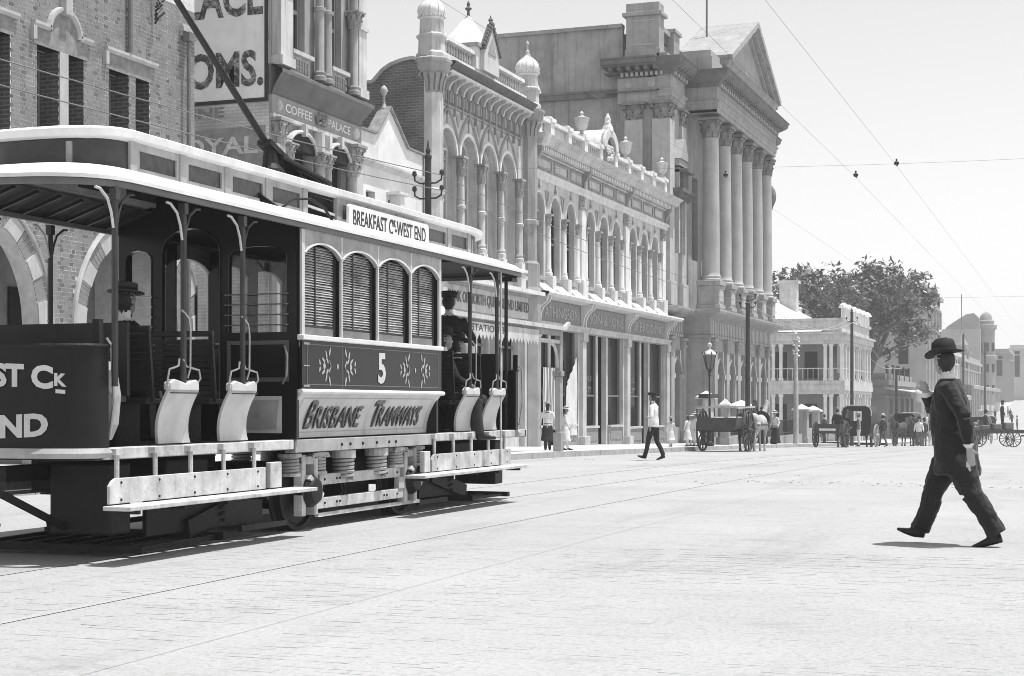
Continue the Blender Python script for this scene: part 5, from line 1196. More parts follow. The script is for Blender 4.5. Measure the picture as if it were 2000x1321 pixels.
        for a, c in ((.24, .92), (-.93, -.58)):
            pn = MB(); pn.slab([(a, 1.5), (c, 1.5), (c, 1.9), (a, 1.9)], [[(a + .04, 1.54), (c - .04, 1.54), (c - .04, 1.86), (a + .04, 1.86)]], fn, -.012, 0)
            tb(pn, 'waist_moulding', mat('varnish_bead', .10, .35), bk)
        tb(MB().box(.22, .84, yb + e * .02, yb + e * .035, 1.0, 1.36), 'lower_panel', M_TCREAM, bk)
        tb(MB().slab([(.27, 1.04), (.79, 1.04), (.82, 1.32), (.27, 1.32)], [], fn, -.022, -.015), 'inset_panel', M_TGREY, bk)
        tb(MB().tube([(.86, yb + e * .04, 1.48), (.91, yb + e * .06, 1.55), (.92, yb + e * .06, 1.75), (.88, yb + e * .04, 1.85)], .011, 6), 'grab_handle', M_TBRASS, bk)
    tb(MB().box(-.95, .95, -HL + .06, HL - .06, 1.3, 1.36).box(-.95, -.5, -HL + .06, HL - .06, .94, 1.3), 'saloon_bench', M_TWOOD)
    # ---------- roof: lower deck, clerestory, hoods
    def outl(hw, L0, L1, n=14, p=2.6):
        pts = [(hw, -L0), (hw, L0)]
        q = []
        for k in range(n + 1):
            a = pi / 2 * k / n; q.append((hw * cos(a) ** (2 / p), L0 + (L1 - L0) * sin(a) ** (2 / p)))
        q += [(-x, y) for x, y in q[::-1]]
        return q + [(-x, -y) for x, y in q]
    def sq(y): return y if y < 3.6 else 3.6 + (y - 3.6) * .78     # the far hood is a little shorter
    def ring(hw, L0, L1, z, p=2.6): return [(x, sq(y), z - (.06 * max(0, (abs(y) - 3.9) / .75) ** 1.6 if z > 3.4 else 0)) for x, y in outl(hw, L0, L1, 14, p)]
    b = MB(); b.loft([ring(1.06, 4.55, 5.28, 3.035), ring(1.10, 4.6, 5.33, 3.03), ring(1.10, 4.6, 5.33, 3.06), ring(1.0, 4.5, 5.22, 3.13), ring(.80, 4.25, 4.9, 3.20), ring(.60, 3.95, 4.6, 3.255)], cap=False); lr = tb(b, 'lower_roof', M_TROOF, smooth=True)
    b = MB(); b.loft([ring(1.06, 4.55, 5.28, 3.028), ring(.95, 4.45, 5.15, 3.08), ring(.6, 3.95, 4.6, 3.20)], cap=False); tb(b, 'ceiling', M_TCEIL)
    b = MB(); b.loft([ring(1.07, 4.57, 5.30, 2.985), ring(1.07, 4.57, 5.30, 3.03)], cap=False); b.loft([ring(1.03, 4.52, 5.25, 2.985), ring(1.03, 4.52, 5.25, 3.03)], cap=False); b.loft([ring(1.07, 4.57, 5.30, 2.985), ring(1.03, 4.52, 5.25, 2.985)], cap=False); tb(b, 'cant_rail', mat('tram_cant_rail', .16, .5, .2, 3))
    # deck over the clerestory
    b = MB(); b.loft([ring(.60, 3.95, 4.62, 3.50), ring(.665, 4.02, 4.70, 3.515), ring(.67, 4.03, 4.71, 3.575), ring(.60, 3.95, 4.6, 3.60), ring(.4, 3.7, 4.3, 3.63), ring(.15, 3.4, 3.9, 3.65)]); tb(b, 'clerestory_roof', M_TROOF, smooth=True)
    b = MB(); b.loft([ring(.58, 3.9, 4.55, 3.49), ring(.2, 3.4, 3.9, 3.492)]); tb(b, 'clerestory_ceiling', M_TCEIL)
    for s in (-1, 1):
        ys = [-3.95 + i * .78 for i in range(11)]
        for i, y in enumerate(ys): tb(MB().box(s * .565, s * .61, min(sq(y), sq(3.8)) - .05, min(sq(y), sq(3.8)) + .05, 3.24, 3.50), 'clerestory_post', M_TGREY)
        for a, c in zip(ys, ys[1:]):
            if abs((a + c) / 2 + .40) < .3 and s > 0:                    # one light stands open
                tb(MB().box(s * .50, s * .52, a + .05, c - .05, 3.24, 3.47), 'open_light', M_DARKIN); tb(MB().beam((.58, a + .06, 3.34), (.58, c - .06, 3.31), .02, .025), 'tilted_sash', M_TROOF); continue
            fr = tb(MB().slab([(a + .05, 3.24), (c - .05, 3.24), (c - .05, 3.50), (a + .05, 3.50)], [[(a + .10, 3.285), (c - .10, 3.285), (c - .10, 3.435), (a + .10, 3.435)]], lambda S, z, d: (s * (.60 - d), S, z), 0, .03), 'clerestory_window', M_TGREY)
            tb(MB().box(s * .574, s * .582, a + .10, c - .10, 3.285, 3.435), 'pane', mat('ground_glass', .06, .25, .5, 12), fr)
    for e in (-1, 1):                                                    # curved ventilator ends
        o = [(p[0], sq(p[1])) for p in outl(.585, 3.95, 4.58) if p[1] * e > 3.9]
        tb(MB().sheet([[(x, y, 3.25) for x, y in o], [(x, y, 3.50 - .06 * max(0, (abs(y) - 3.9) / .75) ** 1.6) for x, y in o]]), 'end_ventilator', mat('vent_panel', .05, .35, .3, 8), smooth=True)
        for k in (0, 9, len(o) - 10, len(o) - 1):
            x, y = o[k]; tb(MB().box(x - .02, x + .02, y - .02, y + .02, 3.24, 3.43), 'ventilator_bar', M_TGREY)
    for k in range(9):                                                  # roof ribs and skylight boards under the hoods
        for e in (-1, 1):
            y = e * (2.0 + k * (.33 if e < 0 else .29)); [tb(MB().beam((q * 1.0, y, 3.03), (q * .58, y, 3.17), .03, .03), 'carline', M_TWOOD) for q in (-1, 1)]
    # ---------- open ends: posts with scroll brackets, benches, end panels
    posts = [-4.85, -3.85, -2.86, 2.71, 3.65]
    def post(y, s):
        m = MB().tube([(s * 1.03, y, 1.42), (s * 1.03, y, 2.97)], .026, 8); m.box(s * 1.03 - .03, s * 1.03 + .03, y - .03, y + .03, 2.88, 2.97)
        o = tb(m, 'roof_post', M_TPOST, smooth=True)
        for e in (-1, 1):
            tb(MB().tube([(s * 1.03, y + e * .02, 2.66), (s * 1.03, y + e * .05, 2.78), (s * 1.03, y + e * .10, 2.88), (s * 1.03, y + e * .2, 2.945), (s * 1.03, y + e * .26, 2.95)], .012, 6), 'scroll_bracket', M_TCREAM if e < 0 else M_TPOST, o, smooth=True)
        return o
    for s in (-1, 1):
        for y in posts: post(y, s)
    tb(MB().tube([(.80, 4.62, .9), (.80, 4.62, 2.99)], .026, 8).box(.70, .92, 4.52, 4.72, 2.93, 2.98), 'end_post', M_IRON, smooth=True)
    def bench(y, back):
        t = bpy.data.objects.new('bench', None); COL.objects.link(t); t.parent = T; t.location = (0, y, 0)
        m = MB()
        tb(MB().box(-.86, .86, -.22, .22, 1.28, 1.33), 'seat', M_TWOOD, t, bevel=.01)
        for k in range(9): tb(MB().beam((-.9, back * (.20 + .006 * k), 1.42 + k * .052), (.9, back * (.20 + .006 * k), 1.42 + k * .052), .016, .04, (0, 0, 1)), 'back_slat', M_TWOOD, t)
        tb(MB().box(-.92, .92, back * .24, back * .28, 1.88, 1.93), 'top_rail', M_TWOOD, t, bevel=.008)
        for x in (-.9, 0, .9): tb(MB().beam((x, back * .20, 1.3), (x, back * .27, 1.9), .035, .03, (0, 1, 0)), 'back_standard', M_TIRON, t)
        for x in (-.5, .5): tb(MB().box(x - .03, x + .03, -.18, .18, .93, 1.28), 'leg', M_TIRON, t)
        for s in (-1, 1):
            zz = [.95 + .5 * i / 10 for i in range(11)]
            yw = lambda z: (-.08 - .14 * ((z - .95) / .5), .42 - .17 * ((z - .95) / .5) ** .8)
            q = MB(); q.sheet([[(s * (rocker(min(z, 1.39)) + .012), v, z) for v in yw(z)] for z in zz][::s]); q.sheet([[(s * (rocker(min(z, 1.39)) - .015), v, z) for v in yw(z)[::-1]] for z in zz][::s])
            for j in (0, 1): q.sheet([[(s * (rocker(min(z, 1.39)) + g), yw(z)[j], z) for g in (.012, -.015)] for z in zz])
            ep = tb(q, 'end_panel', M_TCREAM, t, smooth=True)
            cap = [(-.20, 1.40), (.25, 1.40), (.25, 1.46), (.21, 1.49), (.13, 1.475), (.05, 1.455), (-.04, 1.475), (-.13, 1.49), (-.20, 1.46)]
            tb(MB().slab(cap, [], lambda S, z, d: (s * (1.075 - d), S, z), 0, .07), 'panel_cap', M_TCREAM, t, bevel=.01)
            tb(MB().box(s * 1.07, s * 1.08, -.20, .25, 1.37, 1.38), 'cap_bead', M_TDARK, t)
            for a, c in ((-1, -.2), (1, .24)):
                tb(MB().tube([(s * 1.04, c, 1.43), (s * 1.07, c + a * .035, 1.50), (s * 1.07, c + a * .01, 1.57), (s * 1.06, c - a * .08, 1.585), (s * 1.05, c - a * .16, 1.60), (s * 1.04, c - a * .19, 1.66)], .009, 7), 'arm_scroll', M_TBRASS, t, smooth=True)
            tb(MB().tube([(s * 1.05, .10, 1.50), (s * 1.07, .11, 1.58), (s * 1.07, .115, 1.9), (s * 1.07, .09, 2.0), (s * 1.045, .06, 2.05), (s * 1.035, .03, 2.07)], .009, 7), 'grab_handle', M_TBRASS, t, smooth=True)
        return t
    for y, bk in ((-3.92, -1), (-2.92, -1), (2.70, -1), (3.62, -1)): bench(y, bk)
    # ---------- dashes: curved dark sheets with painted destination
    for e in (-1, 1):
        def dx(a): return (.98 * math.copysign(abs(cos(a)) ** .55, cos(a)), e * ((4.86 if e < 0 else 4.5) + .36 * sin(a) ** .7))
        A = [pi * k / 24 for k in range(25)]
        q = MB(); pts = [dx(a) for a in A]
        q.sheet([[(x, y, z) for x, y in pts] for z in (.93, 1.72)]); q.sheet([[(x * .985, y - e * .012, z) for x, y in pts[::-1]] for z in (.93, 1.72)])
        d = tb(q, 'dash', M_TDASH, smooth=True)
        q = MB().tube([(x, y, 1.735) for x, y in pts], .02, 6); tb(q, 'dash_rail', M_TIRON, d, smooth=True)
        tb(MB().tube([(x, y + e * .01, .90) for x, y in pts], .045, 6), 'platform_bumper', M_TGREY, smooth=True)
        def on(u):                                                     # arc position along the dash, u in metres to the camera side of centre
            best = None
            for (x0, y0), (x1, y1) in zip(pts, pts[1:]):
                if (x0 - u) * (x1 - u) <= 0: k = (u - x0) / (x1 - x0 + 1e-9); return y0 + (y1 - y0) * k
            return pts[0][1]
        for body, u0, u1, z0, h, cv in (('BREAKFAST C', -.86, .70, 1.37, .185, 1), ('K', .71, .80, 1.40, .10, 1), ('-', .72, .79, 1.345, .03, 1), ('WEST END', -.74, .66, 1.06, .185, -1)):
            def fm(q, u, dd, u0=u0, u1=u1, z0=z0, h=h, cv=cv):
                x = u0 + (u1 - u0) * q; c = x / .95
                return (x if e < 0 else -x, on(x) + e * (.006 + dd), z0 + h * u + cv * .05 * (1 - c * c))
            text('lettering', body, M_TCREAM, d, fm, .004, .045, True)
        for x in (.86, -.86):
            tb(MB().box(x - .03, x + .03, e * 4.80, e * 4.86, .93, 1.95), 'dash_stanchion', M_TIRON); 
            tb(MB().tube([(x + .06, e * 4.80, 1.80), (x + .1, e * 4.80, 1.75), (x + .12, e * 4.78, 1.3), (x + .07, e * 4.78, 1.0)], .012, 6), 'gate_rod', M_TBRASS)
        tb(MB().lathe((.88, e * 4.72, 1.0), [(.03, 0), (.08, .12), (.10, .35), (.07, .55), (.02, .62)], 10), 'folded_canvas_apron', M_TGREY) if e < 0 else None
        tb(MB().box(-.8, .8, e * 4.3, e * 4.34, 1.35, 1.95), 'front_seat_back', M_TWOOD); tb(MB().box(-.8, .8, e * 4.35, e * 4.75, 1.3, 1.35), 'front_seat', M_TWOOD)
        st = MB().tube([(-.35, e * 4.95, .93), (-.35, e * 4.95, 2.0)], .06, 10).lathe((-.35, e * 4.95, 2.0), [(.12, 0), (.13, .1), (.05, .14)], 12); st.tube([(-.35, e * 4.95, 2.13), (-.15, e * 4.9, 2.16)], .014, 6); tb(st, 'controller', M_TIRON, smooth=True)
    # ---------- guard boards and footsteps on hangers
    for s in (-1, 1):
        for a, c in ((-4.93, -2.45), (1.5, 4.15)):
            pl = [(a, .50), (a, .64), (a + .04, .68), (a + .09, .70), (c, .70), (c, .50)]
            gb = tb(MB().slab(pl[::-1], [], lambda S, z, d: (s * (1.04 - d), S, z), 0, .03), 'guard_board', M_TWHT, bevel=.004)
            for i in range(5):
                y = a + .15 + i * (c - a - .3) / 4
                for z in (.53, .665): tb(MB().lathe((s * 1.04, y, z), [(.012, 0), (.01, .008 * s), (.002, .01 * s)], 6, ax='x'), 'bolt', M_TIRON, gb)
                h = MB().tube([(s * 1.0, y, .52), (s * 1.0, y, .86), (s * .99, y, .90)], .02, 7).box(s * .96, s * 1.03, y - .05, y + .05, .88, .93); tb(h, 'step_hanger', M_TWHT)
        for a, c in ((-5.0, -1.85), (.75, 4.2)):
            tb(MB().box(s * 1.02, s * 1.27, a, c, .455, .49), 'footstep', M_TWHT, bevel=.006)
            for i in range(5): tb(MB().box(s * 1.03, s * 1.22, a + .2 + i * (c - a - .4) / 4 - .02, a + .2 + i * (c - a - .4) / 4 + .02, .42, .454), 'step_bracket', M_TIRON)
        tb(MB().box(s * .99, s * 1.04, -2.36, -2.14, .50, .74), 'axle_guard_plate', M_TWHT, bevel=.006); tb(MB().box(s * .99, s * 1.05, 1.25, 1.42, .50, .74), 'axle_guard_plate', M_TWHT, bevel=.006)
        tb(MB().tube([(s * 1.06, 3.72, .50), (s * 1.06, 3.72, 2.98)], .014, 6), 'entry_pole', M_TWHT)
    # ---------- truck: wheels, springs, side frame, axle boxes, brake gear
    wm = MB().lathe((0, 0, 0), [(.42, -.02), (.445, -.02), (.445, .0), (.40, .012), (.40, .09), (.36, .09), (.35, .05), (.33, .05)], 30, ax='x'); tyre = wm.mesh('tyre', M_TIRON, True)
    hb = MB().lathe((0, 0, 0), [(.34, .045), (.33, .06), (.12, .075), (.10, .11), (.03, .11)], 24, ax='x').mesh('wheel_disc', M_TIRON, True)
    WB = 1.25
    for y in (-WB, WB):
        for s in (-1, 1):
            t = bpy.data.objects.new('wheel', None); COL.objects.link(t); t.parent = T; t.location = (s * .66, y, .415); t.rotation_euler = (0, 0, 0 if s > 0 else pi)
            inst(tyre, 'tyre', t, local=True); inst(hb, 'wheel_disc', t, local=True)
        tb(MB().tube([(-.7, y, .415), (.7, y, .415)], .06, 10), 'axle', M_TIRON)
        tb(MB().box(-.5, .5, y * .55 - .28, y * .55 + .28, .2, .68), 'motor_case', M_TIRON, bevel=.05)
    M_TTR = M_TWHT
    for s in (-1, 1):
        tb(MB().box(s * .80, s * .86, -1.0, 1.0, .46, .57), 'side_frame', M_TTR, bevel=.006); tb(MB().box(s * .80, s * .86, -1.08, 1.08, .22, .33), 'lower_frame_bar', M_TTR, bevel=.006)
        tb(MB().box(s * .80, s * .84, -1.0, 1.6, .135, .175), 'tie_bar', M_TTR)
        for y in (-WB, WB):
            tb(MB().box(s * .78, s * .88, y - .17, y - .09, .17, .78).box(s * .78, s * .88, y + .09, y + .17, .17, .78).box(s * .78, s * .87, y - .17, y + .17, .68, .76), 'pedestal', M_TTR, bevel=.008)
            tb(MB().lathe((s * .80, y, .415), [(.16, 0), (.165, s * .10), (.12, s * .16), (.02, s * .17)], 14, ax='x'), 'axle_box', M_TIRON, smooth=True)
            tb(MB().beam((s * .89, y - .1, .56), (s * .91, y + .14, .36), .05, .10, (1, 0, 0)), 'box_strap', M_TWHT)
            for d in (-.32, .32):
                pts = [(s * .80 + .085 * cos(k * .55), y + d * (.9) + .085 * sin(k * .55), .60 + k * .0028) for k in range(70)]
                sp = tb(MB().tube(pts, .018, 5), 'coil_spring', M_TGREY, smooth=True)
                tb(MB().lathe((s * .80, y + d * .9, .57), [(.11, 0), (.11, .03), (.06, .04)], 12), 'spring_seat', M_TTR, sp); tb(MB().lathe((s * .80, y + d * .9, .775), [(.05, -.02), (.12, -.015), (.12, .02)], 12), 'spring_cap', M_TTR, sp)
        for y in (-.42, .40):
            pts = [(s * .84 + .10 * cos(k * .5), y + .10 * sin(k * .5), .50 + k * .0032) for k in range(96)]
            sp = tb(MB().tube(pts, .02, 5), 'coil_spring', M_TGREY, smooth=True)
            tb(MB().lathe((s * .84, y, .78), [(.13, -.06), (.13, .02), (.02, .02)], 14), 'spring_cap', M_TTR, sp)
        for y in (-1.05, 1.0): tb(MB().box(s * .81, s * .87, y - .06, y + .1, .33, .46), 'frame_strut', M_TTR)
        for y in (-.62, -.55, .55, .62, -.9, .9):
            for z in (.275, .515): tb(MB().lathe((s * .86, y, z), [(.014, 0), (.012, s * .012), (.002, s * .014)], 6, ax='x'), 'bolt', M_TIRON)
        for k in (-.5, -.42, .38, .46): tb(MB().tube([(s * .85, k, .46), (s * .86, k + .02, .38), (s * .84, k, .33)], .008, 5), 'brake_rod', M_TIRON)
        for y, z0 in ((-1.0, .75), (1.0, .75)): tb(MB().slab([(y - .2, .74), (y - .16, .79), (y + .16, .79), (y + .2, .74)], [[(y - .15, .75), (y - .13, .775), (y + .13, .775), (y + .15, .75)]], lambda S, z, d: (s * (.88 - d), S, z), 0, .02), 'body_bolster', M_TTR)
    # ---------- lifeguards: raking timbers, tray and brake blocks under both ends
    for e in (-1, 1):
        for s in (-1, 1):
            tb(MB().beam((s * .72, e * 2.2, .42), (s * .72, e * 3.3, .18), .06, .16, (0, 0, 1)), 'lifeguard_arm', M_TIRON); tb(MB().beam((s * .3, e * 5.3, .59), (s * .35, e * 4.5, .26), .05, .05), 'lifeguard_strut', M_TIRON)
            (tb(MB().box(s * .66, s * .70, e * 1.9, e * (3.9 if e < 0 else 3.0), .16, .66), 'lifeguard_board', M_TIRON) if s > 0 else None); tb(MB().box(s * .78, s * .82, e * 1.62, e * 2.5, .10, .15), 'lower_tie', M_TIRON)
            pts = [(s * .70 + .07 * cos(k * .6), e * 2.75 + .07 * sin(k * .6), .22 + k * .006) for k in range(50)]; tb(MB().tube(pts, .016, 5), 'coil_spring', M_TIRON)
        tb(MB().box(.2, .78, e * 4.25, e * 4.55, .22, .80), 'lifeguard_front', M_TIRON, bevel=.02)
        for k in range(8): tb(MB().beam((-.85 + k * .243, e * 3.0, .10), (-.85 + k * .243, e * 4.3, .08), .05, .03), 'tray_slat', M_TIRON)
        tb(MB().box(-.95, .95, e * 4.27, e * 4.35, .06, .12), 'tray_bar', M_TIRON); tb(MB().box(-.95, .95, e * 3.0, e * 3.06, .07, .14), 'tray_bar', M_TIRON)
        tb(MB().box(-.7, .7, e * 2.9, e * 3.6, .50, .80), 'resistance_box', M_TIRON, bevel=.02); tb(MB().box(-.12, .12, e * 1.8, e * 5.0, .66, .78), 'draw_beam', M_TIRON)
    # ---------- destination board on the roof edge
    db = tb(MB().slab([(-.05, 3.16), (2.07, 3.16), (2.10, 3.19), (2.10, 3.40), (2.07, 3.43), (-.05, 3.43), (-.08, 3.40), (-.08, 3.19)], [], lambda S, z, d: (.74 - d, S, z), 0, .03), 'destination_board', M_TROOF)
    text('lettering', 'BREAKFAST C -WEST END', M_BLK, db, lambda q, u, d: (.741 + d, .02 + 1.98 * q, 3.205 + .175 * u), .003, .012, True)
    text('lettering', 'HK', M_BLK, db, lambda q, u, d: (.741 + d, 1.035 + .10 * q, 3.30 + .08 * u), .003, .0, True)
    for y in (.2, 1.8): tb(MB().tube([(.76, y, 3.155), (.80, y + .02, 3.12), (.80, y + .06, 3.11)], .012, 6), 'board_hook', M_TIRON, db)
    tb(MB().tube([(.70, -1.55, 3.20), (.72, -1.3, 3.33), (.78, -1.05, 3.36), (.86, -.9, 3.28), (.92, -.8, 3.13)], .014, 6), 'roof_cable', M_TIRON)
    # ---------- trolley pole and its sprung base
    tp = MB().box(-.25, .25, -.75, .75, 3.66, 3.70); tp.box(-.16, .16, -.6, .7, 3.70, 3.74); tb(tp, 'trolley_plank', M_TWOOD)
    q = MB().lathe((0, -.45, 3.70), [(.16, 0), (.14, .08), (.08, .14), (.06, .3)], 12)
    for x in (-.1, 0, .1): q.tube([(x, -.4, 3.92), (x, .75, 3.78)], .03, 7)
    q.beam((0, -.6, 4.05), (0, .1, 3.82), .16, .06).tube([(0, -.55, 3.75), (0, -.5, 4.0)], .05, 8)
    tb(q, 'trolley_base', M_TIRON)
    tb(MB().tube([(0, -.45, 3.98), (.0, -4.62, 6.60)], [.038, .02], 8).lathe((0, -4.70, 6.66), [(.03, -.03), (.075, -.02), (.05, 0), (.075, .02), (.03, .03)], 12, ax='x'), 'trolley_pole', M_TIRON, smooth=True)
tram()
# ================================================================ poles, wires, lamp, shop awning
M_POLE = mat('tarred_pole', .05, .8, .3, 4)
def sag(p, q, s, n=16):
    return [(p[0] + (q[0] - p[0]) * i / n, p[1] + (q[1] - p[1]) * i / n, p[2] + (q[2] - p[2]) * i / n - s * 4 * (i / n) * (1 - i / n)) for i in range(n + 1)]
def telegraph_pole(x, y, top, label, arms=(6.4, 6.05), r=.072):
    z = pz(y); t = thing('telegraph_pole', label, 'pole', (x, y, z), group='telegraph poles along the kerb'); h = top - z
    MB().tube([(0, 0, -.4), (0, 0, h - .35)], [r * 1.35, r], 10).build('shaft', M_POLE, t, smooth=True, local=True)
    MB().lathe((0, 0, h - .35), [(r * 1.2, 0), (r * 1.2, .06), (r * .5, .1), (r * .9, .18), (r * .4, .26), (.01, .42)], 10).build('finial', M_POLE, t, local=True)
    for a in arms:
        q = MB().tube([(-.34, 0, a - z + .14), (-.33, 0, a - z), (-.2, 0, a - z - .07), (.2, 0, a - z - .07), (.33, 0, a - z), (.34, 0, a - z + .14)], .022, 6); q.build('bracket_arm', M_POLE, t, local=True)
        for s in (-1, 1): MB().lathe((s * .34, 0, a - z + .1), [(.03, 0), (.06, .03), (.05, .1), (.02, .13)], 8).build('insulator', M_IRON, t, local=True)
    return t
telegraph_pole(-14.3, 33.6, 7.25, 'telegraph pole with two bracket arms rising behind the tram roof')
telegraph_pole(-14.3, 69.8, 6.05, 'tall dark pole on the kerb before the bank columns', (5.95, 5.6), .095)
telegraph_pole(-14.3, 102.5, 7.4, 'dark pole in front of the verandahed building', (6.6,), .09)
telegraph_pole(-14.0, 124.5, 4.2, 'thin dark pole at the edge of the fig tree', (), .09)
telegraph_pole(-13.8, 190, 9.5, 'far thin pole seen just right of the walking man', (7.4,), .12)
telegraph_pole(-13.8, 230, 10, 'farther thin pole beside the distant awning end', (8.4,), .12)
telegraph_pole(-14.3, -4, 6.9, 'telegraph pole outside the view carrying the wires', (6.2, 5.8)) if False else None
def wire(p, q, s, r, label, m=M_IRON, n=16):
    o = MB().tube(sag(p, q, s, n), r, 4, cap=False).build('overhead_wire', m); tag(o, label, 'wire', 'overhead wires'); return o
M_WIRE = mat('copper_wire_dull', .16, .6)
for i, (dx, z) in enumerate(((.34, 6.5), (.34, 6.15))):
    nm = ('upper', 'lower')[i]
    wire((-14.3 + dx, -6, z - .3), (-14.3 + dx, 33.6, z), .45, .010, '%s telegraph wire running from the left edge to the pole behind the tram' % nm, M_WIRE)
    wire((-14.3 + dx, 33.6, z), (-14.3 + dx, 69.8, z - .45), .35, .009, '%s telegraph wire crossing in front of the arched shop windows' % nm, M_WIRE)
for i, dx in enumerate((-.3, .3)): wire((-14.3 + dx, 69.8, 6.05), (-14.3 + dx, 102.5, 6.6), 1.0, .014, '%s slack wire looping before the verandahed building' % ('inner', 'outer')[i], mat('pale_cable', .4, .6))
for i, dx in enumerate((-.3, .3)): wire((-14.3 + dx, 102.5, 6.6), (-14.0 + dx, 124.5, 4.0), .9, .018, '%s slack wire looping in front of the fig tree' % ('inner', 'outer')[i], MATS['pale_cable'])
wire((-8.2, -12, 6.66), (-8.2, 37.4, 6.68), .0, .0032, 'tram contact wire above the tram, up to its hanger', M_WIRE); wire((-8.2, 37.4, 6.68), (-8.2, 150, 5.6), .0, .0032, 'tram contact wire over the tram track beyond its hanger', M_WIRE)
wire((-5.1, -12, 6.5), (-5.1, 37.2, 6.5), .0, .0032, 'tram contact wire over the empty track, up to its hanger', M_WIRE); wire((-5.1, 37.2, 6.5), (-5.1, 150, 5.4), .0, .0032, 'tram contact wire over the empty track beyond its hanger', M_WIRE)
wire((-4.1, 0, 6.75), (-4.1, 36.5, 6.62), .0, .003, 'thin feeder wire nearest the right side of the sky', M_WIRE); wire((-4.1, 36.5, 6.62), (-4.1, 150, 5.4), .0, .003, 'far length of the thin feeder wire', M_WIRE)
wire((-14.3, 37.3, 7.2), (16, 37.3, 7.4), .55, .003, 'span wire crossing the street at the wire hangers', M_WIRE)
wire((-14.3, 69.8, 6.0), (16, 69.8, 6.4), .4, .004, 'far span wire crossing the street before the bank', M_WIRE)
for x, y, z, lb in ((-8.2, 37.4, 6.68, 'wire hanger seen against the bank columns'), (-5.1, 37.2, 6.5, 'dark wire hanger against the open sky'), (-4.1, 36.5, 6.62, 'small feeder wire clip against the sky')):
    o = MB().lathe((x, y, z), [(.01, .0), (.05, .02), (.06, .07), (.02, .1), (.02, .15)], 8).beam((x, y - .14, z + .02), (x, y + .14, z + .02), .03, .03).build('wire_hanger', M_IRON); tag(o, lb, 'hanger', 'wire hangers')
# gas lamp
def gas_lamp(x, y):
    z = pz(y); t = thing('gas_street_lamp', 'black gas street lamp with tapered glass lantern on the kerb', 'street lamp', (x, y, z)); h = 4.05 - .0
    MB().lathe((0, 0, 0), [(.17, 0), (.17, .12), (.10, .2), (.11, .7), (.07, .8), (.05, 1.0), (.04, h - 1.25), (.07, h - 1.22), (.04, h - 1.15), (.10, h - .98), (.14, h - .95)], 10).build('post', M_IRON, t, smooth=True, local=True)
    la = MB().lathe((0, 0, h - .95), [(.13, 0), (.25, .55)], 6, cap=False).build('lantern_glass', mat('lantern_pane', .10, .05, spec=.8), t, local=True)
    fr = MB()
    for k in range(6):
        a = 2 * pi * k / 6; fr.tube([(.135 * cos(a), .135 * sin(a), h - .95), (.255 * cos(a), .255 * sin(a), h - .40)], .014, 5)
    fr.build('lantern_frame', M_IRON, t, local=True)
    MB().lathe((0, 0, h - .40), [(.29, 0), (.29, .04), (.2, .14), (.1, .22), (.06, .24), (.06, .33), (.1, .36), (.1, .44), (.03, .5)], 10).build('lantern_cap', M_CREAM, t, smooth=True, local=True)
    for k in range(6):
        a = 2 * pi * k / 6; MB().lathe((.28 * cos(a), .28 * sin(a), h - .38), [(.02, 0), (.03, .05), (.0, .14)], 5).build('lantern_spike', M_IRON, t, local=True)
gas_lamp(-14.35, 62.5)
# ornate pale pole at the bank corner
def ornate_pole(x, y):
    z = pz(y); t = thing('ornate_pale_pole', 'pale tapering pole with flowery iron crown beside the bank corner', 'pole', (x, y, z))
    MB().lathe((0, 0, 0), [(.16, -.3), (.15, .8), (.12, 3.6), (.10, 5.6)], 10).build('shaft', M_CREAM, t, smooth=True, local=True)
    q = MB(); r = random.Random(8)
    for k in range(22): q.lathe((r.uniform(-.17, .17), r.uniform(-.17, .17), 4.4 + r.random() * 1.7), [(.03, -.04), (.075, 0), (.03, .07)], 6)
    q.build('flowery_crown', M_WHITE, t, local=True)
ornate_pole(-14.9, 85.5)
